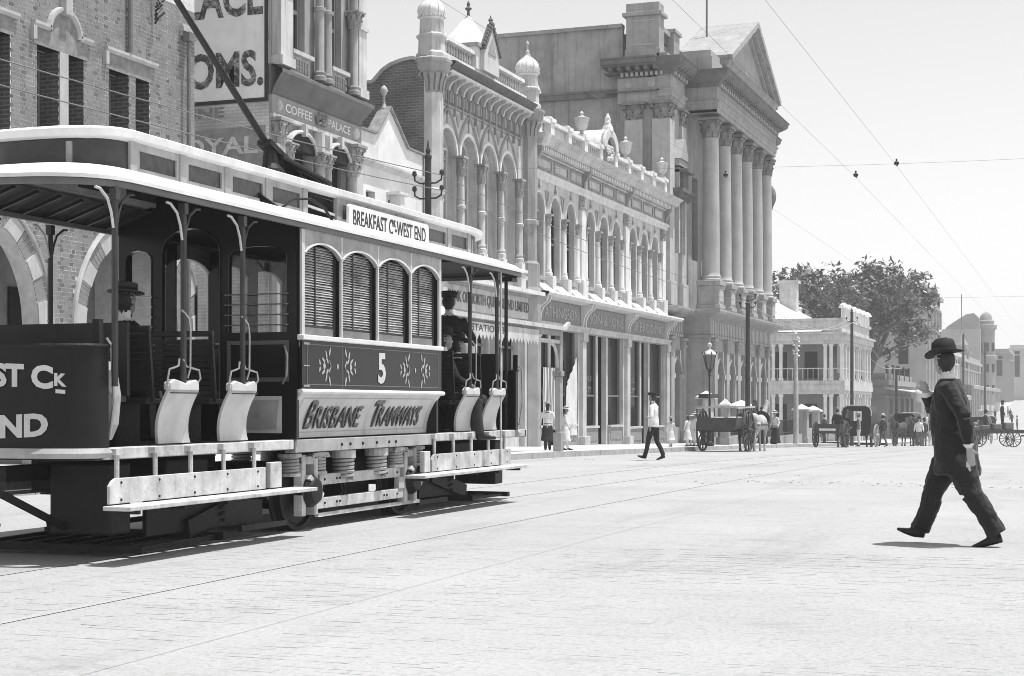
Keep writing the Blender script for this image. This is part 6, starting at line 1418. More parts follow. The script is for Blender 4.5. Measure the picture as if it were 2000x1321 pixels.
# stationer's canvas awning on a timber kerb frame
def canvas_awning():
    y0, y1 = 34.5, 43.1; z = pz(40); X0 = -14.3
    t = thing('canvas_shop_awning', 'sloping white canvas awning with lettered scalloped valance on a timber frame', 'awning', (X0, 39, z))
    MW2 = canvasmat('awning_canvas', .8, .5)
    n = 20; rows = []
    for i in range(n + 1):
        y = y0 + (41.0 - y0) * i / n; rows.append([(X0 + .12 - 3.7 * j / 6, y, 3.30 + .95 * j / 6 - .07 * sin(pi * j / 6) + .015 * sin(i * 1.7)) for j in range(7)])
    MB().sheet(rows).build('canvas', MW2, t, smooth=True)
    va = [(y0, 3.29), (41.0, 3.29)]; k = 26
    pts = [(41.0 - (41.0 - y0) * i / (2 * k), 3.0 if i % 2 == 0 else 2.86) for i in range(2 * k + 1)]
    MB().slab([(y0, 3.28), *pts[::-1], (41.0, 3.28)], [], front(X0 + .14), 0, .008).build('valance', M_CREAM, t)
    text('lettering', 'STATIONER', M_BLK, t, lambda s, q, d: (X0 + .141 + d, 35.95 + 2.5 * s, 3.06 + .17 * q), .003, .01)
    MB().box(X0 - .08, X0 + .08, y0, y1 + .1, 3.20, 3.36).build('kerb_beam', M_TAN, t, bevel=.01)
    g = MB().box(X0 + .08, X0 + .20, y0, y1 + .15, 3.36, 3.47); g.beam((X0 + .14, y1 + .1, 3.42), (X0 + .18, y1 + .42, 3.58), .1, .1); g.build('gutter', M_CREAM, t)
    MB().box(X0 - .07, X0 + .07, y0, y1, 2.98, 3.08).build('valance_rail', M_CREAM, t)
    for y in (36.2, y1):
        p = MB().box(X0 - .085, X0 + .085, y - .085, y + .085, z + .55, 3.2).box(X0 - .12, X0 + .12, y - .12, y + .12, z - .2, z + .5).box(X0 - .14, X0 + .14, y - .14, y + .14, 2.05, 2.2).box(X0 - .11, X0 + .11, y - .11, y + .11, 1.95, 2.05); p.build('post', M_TAN, t, bevel=.015)
        for s in (-1,):
            MB().tube([(X0, y + s * .08, 2.3), (X0, y + s * .14, 2.65), (X0, y + s * .35, 2.9), (X0, y + s * .7, 3.0)], .045, 6).build('curved_bracket', M_CREAM, t, smooth=True)
    bx('post_foot_shadow_box', M_IRON, t, X0 - .09, X0 + .09, y1 - .09, y1 + .09, z + .5, z + 1.5) if False else None
canvas_awning()
# ================================================================ people, horses and carts
def loftp(mb, pts, rad, sx=(1, 0, 0), n=10, mi=0):
    """closed limb through pts; rad = radius or (rx, ry), rx measured along sx"""
    P0 = [Vector(p) for p in pts]; R0 = [q if isinstance(q, tuple) else (q, q) for q in rad]; pts = []; rad = []
    for i in range(len(P0) - 1):
        m = max(1, int((P0[i + 1] - P0[i]).length / .045))
        for j in range(m): u = j / m; pts.append(P0[i].lerp(P0[i + 1], u)); rad.append(tuple(a * (1 - u) + b * u for a, b in zip(R0[i], R0[i + 1])))
    pts.append(P0[-1]); rad.append(R0[-1])
    mb.cur = mi; rings = []; P = [Vector(p) for p in pts]; S = Vector(sx)
    for i, p in enumerate(P):
        d = P[min(i + 1, len(P) - 1)] - P[max(i - 1, 0)]; d.normalize(); a = S - d * S.dot(d)
        if a.length < .1: a = Vector((0, 1, 0)) - d * d.y
        a.normalize(); b = d.cross(a); q = rad[i]; rx, ry = q if isinstance(q, tuple) else (q, q)
        rings.append([tuple(p + a * rx * cos(2 * pi * k / n) + b * ry * sin(2 * pi * k / n)) for k in range(n)])
    mb.loft(rings); return mb
def ball(mb, c, r, mi=0, n=10):
    rx, ry, rz = r if isinstance(r, tuple) else (r, r, r); mb.cur = mi
    mb.loft([[(c[0] + rx * sin(t) * cos(2 * pi * k / n), c[1] + ry * sin(t) * sin(2 * pi * k / n), c[2] - rz * cos(t)) for k in range(n)] for t in [pi * (i + .25) / 7.5 for i in range(8)]]); return mb
def fuse(name, mb, mats, voxel, smooth=4):
    """one continuous skin over overlapping volumes, each region keeping its own cloth"""
    me = bpy.data.meshes.new(name); me.from_pydata(mb.v, [], mb.f); ob = bpy.data.objects.new(name, me)
    rm = ob.modifiers.new('remesh', 'REMESH'); rm.mode = 'VOXEL'; rm.voxel_size = voxel
    if smooth: sm = ob.modifiers.new('smooth', 'SMOOTH'); sm.factor = .5; sm.iterations = smooth
    out = evalmesh(ob); bpy.data.objects.remove(ob)
    kd = KDTree(len(mb.f)); cen = []
    for i, f in enumerate(mb.f):
        c = Vector((0, 0, 0))
        for j in f: c += Vector(mb.v[j])
        kd.insert(c / len(f), i)
    kd.balance()
    for m in mats: out.materials.append(m)
    out.polygons.foreach_set('material_index', [mb.m[kd.find(p.center)[1]] for p in out.polygons]); out.polygons.foreach_set('use_smooth', [True] * len(out.polygons)); out.update()
    return out
def cloth_m(n, v): return mat('cloth_' + n, v, .85, .2, 9, .25, 70)
C_SUIT = mat('cloth_suiting', .016, .8, .3, 5, .9, 11)
C_BLACK, C_DARK, C_GREY, C_WHITE, C_MID = cloth_m('black_wool', .02), cloth_m('dark_wool', .04), cloth_m('grey_wool', .12), cloth_m('white_cotton', .72), cloth_m('mid_tweed', .22)
SKIN = mat('skin', .36, .6, .1, 9); HAIR = mat('dark_hair', .03, .6, .2, 20); SHOE = mat('black_leather', .015, .35); FELT = mat('black_felt', .022, .8, .3, 12); STRAW = mat('straw', .55, .8, .2, 14); SKIND = mat('weathered_skin', .26, .6, .1, 9)
def hand(mb, w, d, palm, s, mi, L=.175, curl=.5):
    """palm and five bent fingers: w wrist, d pointing direction, palm = palm normal"""
    w = Vector(w); d = Vector(d).normalized(); p = Vector(palm); p = (p - d * p.dot(d)).normalized(); a = d.cross(p) * s
    loftp(mb, [w, w + d * L * .25, w + d * L * .5], [(.028, .02), (.042, .018), (.042, .016)], tuple(a), 8, mi)
    for k, (o, ln) in enumerate(((-.032, .40), (-.011, .47), (.011, .45), (.031, .36))):
        b = w + d * L * .47 + a * o; q1 = b + (d * cos(curl * .4) + p * sin(curl * .4)) * L * ln * .45; q2 = q1 + (d * cos(curl) + p * sin(curl)) * L * ln * .35; q3 = q2 + (d * cos(curl * 1.7) + p * sin(curl * 1.7)) * L * ln * .28
        loftp(mb, [b, q1, q2, q3], [.0105, .0095, .0085, .006], tuple(a), 6, mi)
    b = w + d * L * .18 - a * .036; loftp(mb, [b, b + (d * .7 - a * .6 + p * .3).normalized() * L * .26, b + (d * .95 - a * .3 + p * .45).normalized() * L * .46], [.014, .011, .007], tuple(p), 6, mi)
def hat(kind, parent, c, tilt=(0, 0, 0), s=1.0, m=None):
    if kind == 'felt': pr = [(.165, -.010), (.170, .0), (.160, .008), (.125, .0), (.106, .004), (.104, .06), (.094, .112), (.066, .138), (.03, .128), (.005, .122)]; m = m or FELT
    elif kind == 'bowler': pr = [(.15, .015), (.155, .022), (.13, .0), (.108, .0), (.108, .05), (.1, .09), (.07, .12), (.03, .13), (.003, .132)]; m = m or FELT
    elif kind == 'boater': pr = [(.17, 0), (.17, .012), (.105, .012), (.105, .085), (.1, .09), (.003, .09)]; m = m or STRAW
    elif kind == 'cap': pr = [(.115, 0), (.118, .03), (.135, .055), (.12, .075), (.04, .085), (.003, .085)]; m = m or FELT
    else: pr = [(.21, -.02), (.2, .0), (.13, .01), (.1, .02), (.1, .08), (.06, .1), (.003, .102)]; m = m or STRAW
    q = MB(); q.lathe((0, 0, 0), pr, 18)
    if kind == 'felt': q.v = [(x, y, z + (.03 * (abs(x) / .15) ** 2 if x * x + y * y > .0135 else -.02 * max(0, 1 - abs(x) / .03) * (z > .1))) for x, y, z in q.v]
    q.v = [(x * s * .92, y * s * 1.06, z * s) for x, y, z in q.v]
    o = q.build('hat', m, parent, smooth=True, local=True); o.location = c; o.rotation_euler = tilt
    if kind in ('boater', 'girl', 'felt'): b = MB().lathe((0, 0, .014 if kind != 'felt' else .006), [(.1075, 0), (.1075, .032)], 18, cap=False); b.v = [(x * s * .925, y * s * 1.065, z * s) for x, y, z in b.v]; r = b.build('hat_band', C_BLACK, o, local=True)
    return o
def person(label, loc, rz, h=1.72, pose='stand', top=C_DARK, bottom=C_DARK, skirt=False, hatk='bowler', hatm=None, group=None, vox=.02, seed=0, lean=0.0, armR=None, armL=None, shirt=C_WHITE, turn=0.0, nohair=False, long=False, stride=1.0, baggy=1.0, legs_=None, bulk=1.0, extra=None):
    k = h / 1.72; t = thing('person', label, 'person', loc, rz, group); r = random.Random(seed)
    TOP, BOT, SK, HR, SH, WH = range(6); mb = MB()
    hip = .93 if pose != 'sit' else .12; ly = lambda z: lean * (z - hip)
    V = lambda x, y, z: (x * k, (y + ly(z)) * k if z > hip else y * k, z * k)
    B = hip - .93
    # torso
    f = .9 if skirt else 1.0
    loftp(mb, [V(0, 0, .86 + B), V(0, -.01, .98 + B), V(0, -.005, 1.14 + B), V(0, .0, 1.30 + B), V(0, -.01, 1.41 + B), V(0, -.015, 1.47 + B)], [(.165 * k * f, .115 * k), (.165 * k * f, .115 * k), (.148 * k * f, .105 * k), (.175 * k * f, .115 * k), (.165 * k * f, .095 * k), (.085 * k, .065 * k)], (1, 0, 0), 14, TOP)
    loftp(mb, [V(0, -.01, 1.44 + B), V(0, .0, 1.50 + B), V(0, .01, 1.56 + B)], [.062 * k, .052 * k, .05 * k], (1, 0, 0), 8, WH if not skirt else SK)
    # head: skull, face, nose, ears, hair
    hc = Vector(V(0, .025, 1.625 + B)); ct, st_ = cos(turn), sin(turn); hv = lambda x, y, z: (hc.x + (x * ct - y * st_) * k, hc.y + (x * st_ + y * ct) * k, hc.z + z * k)
    ball(mb, hv(0, -.005, .02), (.078 * k, .095 * k, .10 * k), SK); ball(mb, hv(0, .035, -.05), (.055 * k, .058 * k, .065 * k), SK)
    loftp(mb, [hv(0, .085, .02), hv(0, .108, -.012), hv(0, .085, -.02)], [.010 * k, .014 * k, .010 * k], (1, 0, 0), 6, SK)
    for s in (-1, 1): ball(mb, hv(s * .08, -.005, -.005), (.012 * k, .022 * k, .03 * k), SK, 6)
    if not nohair: ball(mb, hv(0, -.042 if vox < .012 else -.048, .012), (.088 * k, .084 * k, .098 * k), HR)
    if long: loftp(mb, [hv(0, -.08, .0), hv(0, -.10, -.12), hv(0, -.10, -.26)], [(.07 * k, .04 * k), (.07 * k, .03 * k), (.03 * k, .015 * k)], (1, 0, 0), 8, HR)
    # arms
    for s, arm in ((-1, armL), (1, armR)):
        e, w = arm or ((s * .25, -.02, 1.14), (s * .27, .08, .90))
        e = V(e[0], e[1], e[2] + B); w = V(w[0], w[1], w[2] + B); sh = V(s * .165, -.01, 1.405 + B)
        loftp(mb, [sh, tuple((Vector(sh) + Vector(e)) / 2), e], [.066 * k * bulk, .060 * k * bulk, .054 * k * bulk], (0, 1, 0), 8, TOP); loftp(mb, [e, tuple((Vector(e) + Vector(w)) / 2), w], [.054 * k * bulk, .048 * k * bulk, .040 * k * bulk], (0, 1, 0), 8, TOP)
        d = (Vector(w) - Vector(e)).normalized(); ww = Vector(w) + d * .005
        if vox < .012:
            loftp(mb, [Vector(w) - d * .01, Vector(w) + d * .015], [.037 * k, .036 * k], (0, 1, 0), 8, WH); hand(mb, ww + d * .01, d, (-s, .1, 0), s, SK, .2, .45)
        else: loftp(mb, [ww, ww + d * .07 * k, ww + d * .13 * k], [.026 * k, (.032 * k, .02 * k), .014 * k], (0, 1, 0), 7, SK)
    # legs / skirt / shoes
    if skirt:
        z0 = .06 if skirt == 'long' else .36
        loftp(mb, [V(0, 0, 1.0), V(0, -.01, .85), V(0, -.02, .5), V(0, -.03, z0)], [(.13 * k, .10 * k), (.185 * k, .15 * k), (.235 * k, .21 * k), ((.30 if skirt == 'long' else .25) * k, .27 * k)], (1, 0, 0), 16, BOT)
        legs = [((s * .07, 0, .5), (s * .07, (.1 * s if skirt != 'long' else 0), .08)) for s in (-1, 1)]
    elif pose == 'walk': legs = [((-.09, .20 * stride, .53), (-.085, .36 * stride, .115)), ((.09, -.06 * stride, .50), (.085, -.36 * stride, .14))]
    elif pose == 'sit': legs = [((s * .10, .42, .50 + B + .47), (s * .10, .45, .10 + B + .42)) for s in (-1, 1)]
    else: legs = [((s * .09, .01, .50), (s * .095, -.015, .09)) for s in (-1, 1)]
    if legs_: legs = legs_
    for s, (kn, an) in zip((-1, 1), legs):
        hp = (s * .085, 0, .90 + B); hp = (hp[0] * k, hp[1] * k, hp[2] * k); kn = tuple(c * k for c in kn); an = tuple(c * k for c in an)
        if pose == 'sit': kn = (kn[0], kn[1], .10 * k); an = (an[0], an[1], -.33 * k)
        mat_ = BOT if skirt != 'short' else HR
        if not (skirt == 'long'):
            loftp(mb, [hp, tuple((Vector(hp) * .5 + Vector(kn) * .5)), kn], [(.094 * k, .10 * k), (.084 * k * baggy, .09 * k * baggy), .066 * k * baggy], (1, 0, 0), 10, mat_)
            loftp(mb, [kn, tuple((Vector(kn) * .5 + Vector(an) * .5 + Vector((0, -.015, 0)))), an], [.066 * k * baggy, .060 * k * baggy, .060 * k * baggy], (1, 0, 0), 9, mat_)
        pit = 0
        if pose == 'walk': pit = .30 if an[1] > 0 else -.30
        a = Vector(an); fwd = Vector((s * .08, cos(pit), sin(pit)))
        loftp(mb, [a + Vector((0, -.045, -.035)) * k, a + fwd * .06 * k + Vector((0, 0, -.045)) * k, a + fwd * .15 * k + Vector((0, 0, -.055)) * k, a + fwd * .215 * k + Vector((0, 0, -.058)) * k], [(.036 * k, .04 * k), (.04 * k, .042 * k), (.042 * k, .028 * k), (.028 * k, .018 * k)], (1, 0, 0), 8, SH)
    if extra: mb.cur = TOP; extra(mb, V)
    me = fuse('body', mb, [top, bottom, SKIN if vox < .012 else SKIND, HAIR, SHOE, shirt], vox, 3 if vox > .012 else 7)
    o = bpy.data.objects.new('body', me); COL.objects.link(o); o.parent = t
    if vox <= .0161 or pose == 'sit':
        for s in (-1, 1): MB().lathe(hv(s * .03, .078, .012), [(.002, -.006), (.010, 0), (.002, .006)], 6).build('eye', C_BLACK, t, local=True)
        MB().box(-.02 * k, .02 * k, -.004, .004, -.003, .003).xf(Matrix.Translation(hv(0, .092, -.058))).build('mouth', HAIR, t, local=True)
    if hatk: hat(hatk, t, hv(0, -.008, .07), (-.08 - lean * .5, 0, turn), k * .94, hatm)
    return t, hv, V
def foot(y, road=True): return gz(y) if road else pz(y)
# ---- the walking man in the foreground
def near_man():
    def coat(mb, V):                                                   # loose sack coat, part of the same continuous figure
        rings = []
        for z, rx, ry, cy in ((.62, .19, .20, -.02), (.68, .197, .203, -.015), (.76, .20, .20, -.01), (.82, .20, .197, -.005), (.88, .20, .192, .0), (.94, .198, .188, .005), (1.0, .196, .184, .012), (1.06, .194, .178, .018), (1.12, .194, .174, .02), (1.19, .198, .17, .018), (1.26, .204, .165, .012), (1.31, .208, .155, .006), (1.36, .206, .142, .002), (1.40, .19, .128, .0), (1.44, .15, .108, -.005), (1.475, .10, .085, -.01)):
            rings.append([V((rx + .008 * sin(5 * a + z * 9)) * cos(a), cy + (ry + .009 * cos(4 * a + z * 11)) * sin(a), z) for a in [2 * pi * i / 30 for i in range(30)]])
        mb.loft(rings)
        for s in (-1, 1): ball(mb, V(s * .165, -.005, 1.385), (.075, .085, .07), 0)
    t, hv, V = person('man in dark suit and felt hat striding across the road, hand raised to his lapel', (-1.14, 14.75, gz(14.7)), radians(84), 1.74, 'walk', C_SUIT, C_SUIT, hatk=None, vox=.0095, lean=.11, turn=-.85, baggy=1.5, bulk=1.25, extra=coat,
                      legs_=[((-.10, -.15, .47), (-.09, -.37, .115)), ((.09, .20, .50), (.085, .33, .115))], armR=((.20, .21, 1.20), (.05, .215, 1.345)), armL=((-.265, -.15, 1.13), (-.25, -.16, .89)))
    hat('felt', t, hv(0, -.012, .068), (-.18, .03, -.35), 1.02)
    MATS['cloth_suiting'].node_tree.nodes['Principled BSDF'].inputs['Sheen Weight'].default_value = .14
    tx = bpy.data.textures.new('cloth_folds', 'CLOUDS'); tx.noise_scale = .085; tx.noise_depth = 2
    ob = [c for c in t.children if c.name.startswith('body')][0]
    vg = ob.vertex_groups.new(name='cloth'); vg.add([v.index for v in ob.data.vertices if .13 < v.co.z < 1.40], 1.0, 'REPLACE')
    dm = ob.modifiers.new('folds', 'DISPLACE'); dm.texture = tx; dm.strength = .028; dm.mid_level = .5; dm.texture_coords = 'LOCAL'; dm.vertex_group = 'cloth'
    MB().loft([[V(r * cos(a), -.006 + r * .95 * sin(a), z + .012 * -sin(a)) for a in [2 * pi * i / 20 for i in range(20)]] for z, r in ((1.468, .070), (1.495, .062), (1.510, .060))], cap=False).build('shirt_collar', C_WHITE, t, smooth=True, local=True)
near_man()
person('man in white shirt and dark cap walking along the road past the shops', (-10.6, 39.8, gz(39.8)), radians(80), 1.72, 'walk', C_WHITE, C_BLACK, hatk='cap', vox=.016, lean=.04, stride=.62, turn=-.2, armR=((.24, .10, 1.16), (.20, .26, 1.10)), armL=((-.25, -.06, 1.14), (-.26, -.02, .88)))
person('girl in white blouse, dark skirt and straw boater with her back turned', (-15.1, 44.5, pz(44.5)), radians(15), 1.40, 'stand', C_WHITE, C_BLACK, skirt='mid', hatk='boater', vox=.02, long=True)
person('child in a white dress and wide hat beside the awning post', (-14.9, 45.6, pz(45)), radians(-60), 1.28, 'stand', C_WHITE, C_WHITE, skirt='mid', hatk='girl', vox=.02, long=True)
for i, (dx, y, hh, hk, lb) in enumerate(((-14.9, 58.4, 1.10, 'girl', 'small child half hidden by the man in the white shirt'), (-14.7, 60.2, 1.20, None, 'bareheaded child in white dress, second of the row by the stone pier'), (-14.6, 61.2, 1.32, 'girl', 'taller child in white dress and wide hat in the row by the stone pier'), (-14.9, 61.9, 1.25, 'girl', 'last child in white on the right of the row by the stone pier'))):
    person(lb, (dx, y, pz(y)), radians(30 + 40 * i), hh, 'stand', C_WHITE, C_WHITE, skirt='mid', hatk=hk, vox=.022, long=True, group='children in white by the stone pier')
person('woman in light blouse standing in the shade behind the flat cart', (-14.9, 73.4, pz(73.4)), radians(200), 1.58, 'stand', C_MID, C_DARK, skirt='long', hatk='girl', hatm=FELT, vox=.024)
person('man in dark suit just right of the tall dark pole', (-14.8, 75.6, pz(75.6)), radians(20), 1.72, 'stand', C_DARK, C_DARK, hatk='bowler', vox=.024)
person('dark clad person beside the woman in the white blouse', (-15.0, 76.9, pz(76.9)), radians(-20), 1.66, 'stand', C_BLACK, C_BLACK, skirt='long', hatk='girl', vox=.024)
person('woman in bright white blouse and long dark skirt by the bank railing', (-14.7, 78.4, pz(78.4)), radians(150), 1.62, 'stand', C_WHITE, C_BLACK, skirt='long', hatk='girl', vox=.022)
person('man in dark suit and pale hat standing at the bank corner pier', (-15.2, 97.0, pz(97)), radians(70), 1.74, 'stand', C_DARK, C_DARK, hatk='boater', vox=.026)
# ---- tram riders
person('passenger in dark suit and straw boater seated with his back to us in the tram', (TX - .25, TY - 2.80, TZ + 1.33), 0, 1.92, 'sit', C_BLACK, C_DARK, hatk='boater', hatm=mat('dark_straw', .05, .7), vox=.016)
person('passenger in bowler hat on the far end bench of the tram', (TX + .62, TY + 2.84, TZ + 1.33 - .08), radians(-45), 1.74, 'sit', C_BLACK, C_DARK, hatk='bowler', vox=.015, armR=((.24, .08, 1.15), (.12, .30, 1.08)), armL=((-.24, .08, 1.15), (-.12, .30, 1.08)))
person('passenger in dark coat and wide hat on the foremost bench of the tram', (TX + .45, TY + 3.72, TZ + 1.33 - .08), radians(-25), 1.66, 'sit', C_DARK, C_DARK, hatk='felt', vox=.02)
person('motorman standing dark against the light at the far platform of the tram', (TX + .18, TY + 4.1, TZ + .93), radians(10), 1.80, 'stand', C_BLACK, C_BLACK, hatk='cap', vox=.02, armR=((.28, .12, 1.18), (.25, .35, 1.12)))
# ---- horses
def horse(label, loc, rz, m, mane, s=1.0, group=None, vox=.035, legs=(.1, -.08, .05, -.1), headup=0.0):
    t = thing('horse', label, 'horse', loc, rz, group); b = MB(); v = lambda x, y, z: (x * s, y * s, z * s)
    loftp(b, [v(0, -.82, 1.20), v(0, -.72, 1.24), v(0, -.45, 1.20), v(0, 0, 1.10), v(0, .35, 1.12), v(0, .62, 1.14), v(0, .76, 1.18)], [(.10 * s, .12 * s), (.24 * s, .26 * s), (.27 * s, .29 * s), (.28 * s, .29 * s), (.26 * s, .31 * s), (.20 * s, .26 * s), (.10 * s, .14 * s)], (1, 0, 0), 14, 0)
    loftp(b, [v(0, .55, 1.22), v(0, .82, 1.52 + headup), v(0, 1.02, 1.80 + headup), v(0, 1.10, 1.90 + headup)], [(.14 * s, .24 * s), (.10 * s, .17 * s), (.08 * s, .13 * s), (.07 * s, .10 * s)], (1, 0, 0), 10, 0)
    loftp(b, [v(0, 1.02, 1.90 + headup), v(0, 1.18, 1.84 + headup), v(0, 1.36, 1.64 + headup), v(0, 1.46, 1.50 + headup)], [(.085 * s, .11 * s), (.085 * s, .115 * s), (.06 * s, .075 * s), (.05 * s, .055 * s)], (1, 0, 0), 10, 0)
    for q in (-1, 1): loftp(b, [v(q * .05, 1.04, 1.97 + headup), v(q * .06, 1.05, 2.09 + headup)], [.03 * s, .008 * s], (1, 0, 0), 6, 0)
    loftp(b, [v(0, .66, 1.48), v(0, .86, 1.74 + headup), v(0, 1.0, 1.98 + headup)], [(.03 * s, .07 * s)] * 3, (1, 0, 0), 6, 1)
    loftp(b, [v(0, -.82, 1.32), v(0, -.98, 1.10), v(0, -.98, .70), v(0, -.96, .48)], [.05 * s, .07 * s, .065 * s, .02 * s], (1, 0, 0), 7, 1)
    for i, q in enumerate((-1, 1)):
        f = legs[i]; g = legs[i + 2]
        loftp(b, [v(q * .14, .52, 1.05), v(q * .14, .54 + f * .4, .78), v(q * .13, .55 + f, .52), v(q * .13, .55 + f * 1.2, .16), v(q * .13, .58 + f * 1.3, .0)], [.13 * s, .085 * s, .055 * s, .042 * s, .07 * s], (1, 0, 0), 8, 0)
        loftp(b, [v(q * .15, -.55, 1.10), v(q * .15, -.46 + g * .4, .86), v(q * .14, -.68 + g, .54), v(q * .13, -.64 + g, .18), v(q * .13, -.60 + g, .0)], [.19 * s, .13 * s, .065 * s, .045 * s, .07 * s], (1, 0, 0), 8, 0)
    me = fuse('body', b, [m, mane], vox * s, 2); o = bpy.data.objects.new('body', me); COL.objects.link(o); o.parent = t
    MB().lathe((0, 0, 0), [(.26 * s, -.05), (.31 * s, 0), (.26 * s, .05)], 14, ax='y').xf(Matrix.Translation(v(0, .60, 1.30)) @ Matrix.Rotation(.5, 4, 'X')).build('collar', SHOE, t, local=True)
    MB().box(-.30 * s, -.27 * s, -.7 * s, .55 * s, 1.0 * s, 1.05 * s).box(.27 * s, .30 * s, -.7 * s, .55 * s, 1.0 * s, 1.05 * s).build('trace', SHOE, t, local=True)
    return t
H_BAY, H_DK, H_GR = mat('bay_coat', .05, .5, .2, 3), mat('dark_coat', .02, .5, .2, 3), mat('grey_coat', .42, .6, .3, 4)
# ---- carts
def cart_wheel(par, x, y, R, spokes=12, m=None, w=.06, rim=.06):
    m = m or mat('cart_paint_dark', .06, .6, .3, 5)
    t = bpy.data.objects.new('wheel', None); COL.objects.link(t); t.parent = par; t.location = (x, y, R)
    MB().lathe((0, 0, 0), [(R - rim, -w / 2), (R, -w / 2), (R, w / 2), (R - rim, w / 2), (R - rim, -w / 2)], 28, ax='x', cap=False).build('rim', m, t, local=True, smooth=False)
    MB().lathe((0, 0, 0), [(.03, -.16), (.09, -.12), (.11, 0), (.09, .12), (.03, .16)], 10, ax='x').build('hub', m, t, local=True)
    sp = MB().beam((0, 0, .08), (0, 0, R - rim * .5), .035, .045, (1, 0, 0)).mesh('spoke', m)
    for k in range(spokes): inst(sp, 'spoke', t, rot=(2 * pi * k / spokes, 0, 0), local=True)
    return t
def dray(label, loc, rz, R=.78):
    t = thing('flat_cart', label, 'cart', loc, rz); m = mat('cart_paint_dark', .06, .6, .3, 5); w2 = mat('cart_pale_rail', .45, .7, .3, 6)
    MB().box(-.72, .72, -1.3, 1.2, .86, .94).build('bed', m, t, local=True); MB().box(-.72, .72, -1.34, -1.29, .80, 1.28).build('tailboard', m, t, local=True, bevel=.01)
    for s in (-1, 1):
        MB().box(s * .70, s * .75, -1.29, 1.2, .941, 1.28).build('sideboard', m, t, local=True); MB().beam((s * .78, -1.3, 1.62), (s * .78, 1.1, 1.66), .05, .06).build('top_rail', w2, t, local=True)
        for y in (-1.2, -.4, .4, 1.0): MB().beam((s * .74, y, 1.2), (s * .78, y, 1.62), .04, .04).build('rail_stake', m, t, local=True)
        MB().beam((s * .42, 1.2, .88), (s * .40, 3.3, 1.05), .07, .08).build('shaft', m, t, local=True)
        cart_wheel(t, s * .88, -.1, R)
    MB().tube([(-.9, -.1, R), (.9, -.1, R)], .045, 8).build('axle', m, t, local=True)
    MB().beam((-.75, -1.28, 1.64), (.75, -1.28, 1.66), .06, .07).build('tail_rail', w2, t, local=True)
    r = random.Random(3)
    for i in range(5): q = MB(); q.box(-.25, .25, -.3, .3, 0, .3); q.xf(Matrix.Translation((-.4 + .2 * i, -.9 + .45 * i, .93 + .06 * (i % 2))) @ Matrix.Rotation(r.random(), 4, 'Z')); q.build('load_sack', C_WHITE if i % 2 else C_MID, t, local=True, bevel=.08)
    return t
y = 58.3; dray('flat cart with dark tailboard and tall wheels standing at the kerb', (-12.75, y, gz(y)), radians(-4)); horse('dark horse in the shafts of the flat cart by the gas lamp', (-12.55, y + 2.9, gz(y + 2.9)), radians(-4), H_DK, HAIR)
horse('pale grey horse standing to the right of the flat cart', (-11.9, y + 1.6, gz(y + 1.6)), radians(-8), H_GR, mat('grey_mane', .2, .8), .98)
def cab(label, loc, rz):
    t = thing('hooded_cab', label, 'cab', loc, rz); m = mat('cab_leather', .022, .45, .2, 4); rim = mat('cab_roof_edge', .5, .6)
    prof = [(-.74, .78), (-.56, .62), (.56, .62), (.74, .78), (.80, 1.3), (.78, 1.9), (.70, 2.12), (.5, 2.22), (-.5, 2.22), (-.70, 2.12), (-.78, 1.9), (-.80, 1.3)]
    win = [(-.34, 1.42), (.30, 1.42), (.30, 1.95), (-.34, 1.95)]
    MB().slab(prof, [win], lambda s, z, d: (s, -.9 + d, z), 0, .05).build('back', m, t, local=True)
    b = MB(); pr = prof + prof[:1]; b.sheet([[(x, yy, z) for x, z in pr] for yy in (-.86, .75)]); b.build('hood', m, t, local=True)
    top = [(-.80, 1.7), (-.80, 1.92), (-.72, 2.15), (-.52, 2.26), (.52, 2.26), (.72, 2.15), (.80, 1.92), (.80, 1.7)]
    MB().tube([(x, -.9, z) for x, z in top], .03, 6).build('hood_rim', rim, t, local=True)
    MB().box(-.6, .6, -.3, .2, 1.05, 1.15).box(-.6, .6, .7, 1.3, .75, .82).build('seat', m, t, local=True)
    for s in (-1, 1): cart_wheel(t, s * .92, -.2, .62, 14, mat('cab_wheel_pale', .3, .6)); MB().beam((s * .4, .7, .75), (s * .36, 3.0, 1.0), .06, .07).build('shaft', m, t, local=True); MB().beam((s * .9, -.9, .66), (s * .62, .5, .66), .04, .05).build('spring', m, t, local=True)
    return t
y = 87.5; cab('dark hooded cab with rear window and pale roof rim', (-11.75, y, gz(y)), radians(-6)); horse('bay horse drawing the hooded cab', (-11.5, y + 2.7, gz(y + 2.7)), radians(-6), H_BAY, HAIR, group='cab horses')
def gig(label, loc, rz):
    t = thing('open_gig', label, 'cart', loc, rz); m = mat('cart_paint_dark', .06, .6, .3, 5)
    MB().box(-.6, .6, -.8, .7, .72, .80).box(-.62, .62, -.82, -.76, .72, 1.2).box(-.6, .6, -.3, .1, 1.05, 1.12).build('body', m, t, local=True); MB().box(-.42, .42, -.84, -.822, .86, .98).build('name_board', C_WHITE, t, local=True)
    for s in (-1, 1): MB().box(s * .58, s * .62, -.75, .7, .801, 1.2).build('side', m, t, local=True); cart_wheel(t, s * .78, -.1, .66, 12); MB().beam((s * .4, .7, .76), (s * .36, 3.0, 1.0), .06, .07).build('shaft', m, t, local=True)
y = 81.5; gig('low open gig with white name board, left of the hooded cab', (-12.4, y, gz(y)), radians(-5)); horse('dark horse drawing the low open gig', (-12.2, y + 2.7, gz(y + 2.7)), radians(-5), H_DK, HAIR, group='cab horses')
person('driver in pale hat perched on the low open gig', (-12.1, y + .0, gz(y) + 1.05), radians(-5), 1.72, 'sit', C_DARK, C_DARK, hatk='boater', vox=.026)
person('carter in light jacket standing right of the low open gig', (-11.3, y + 2.0, gz(y)), radians(100), 1.7, 'stand', C_MID, C_WHITE, hatk='boater', vox=.026)
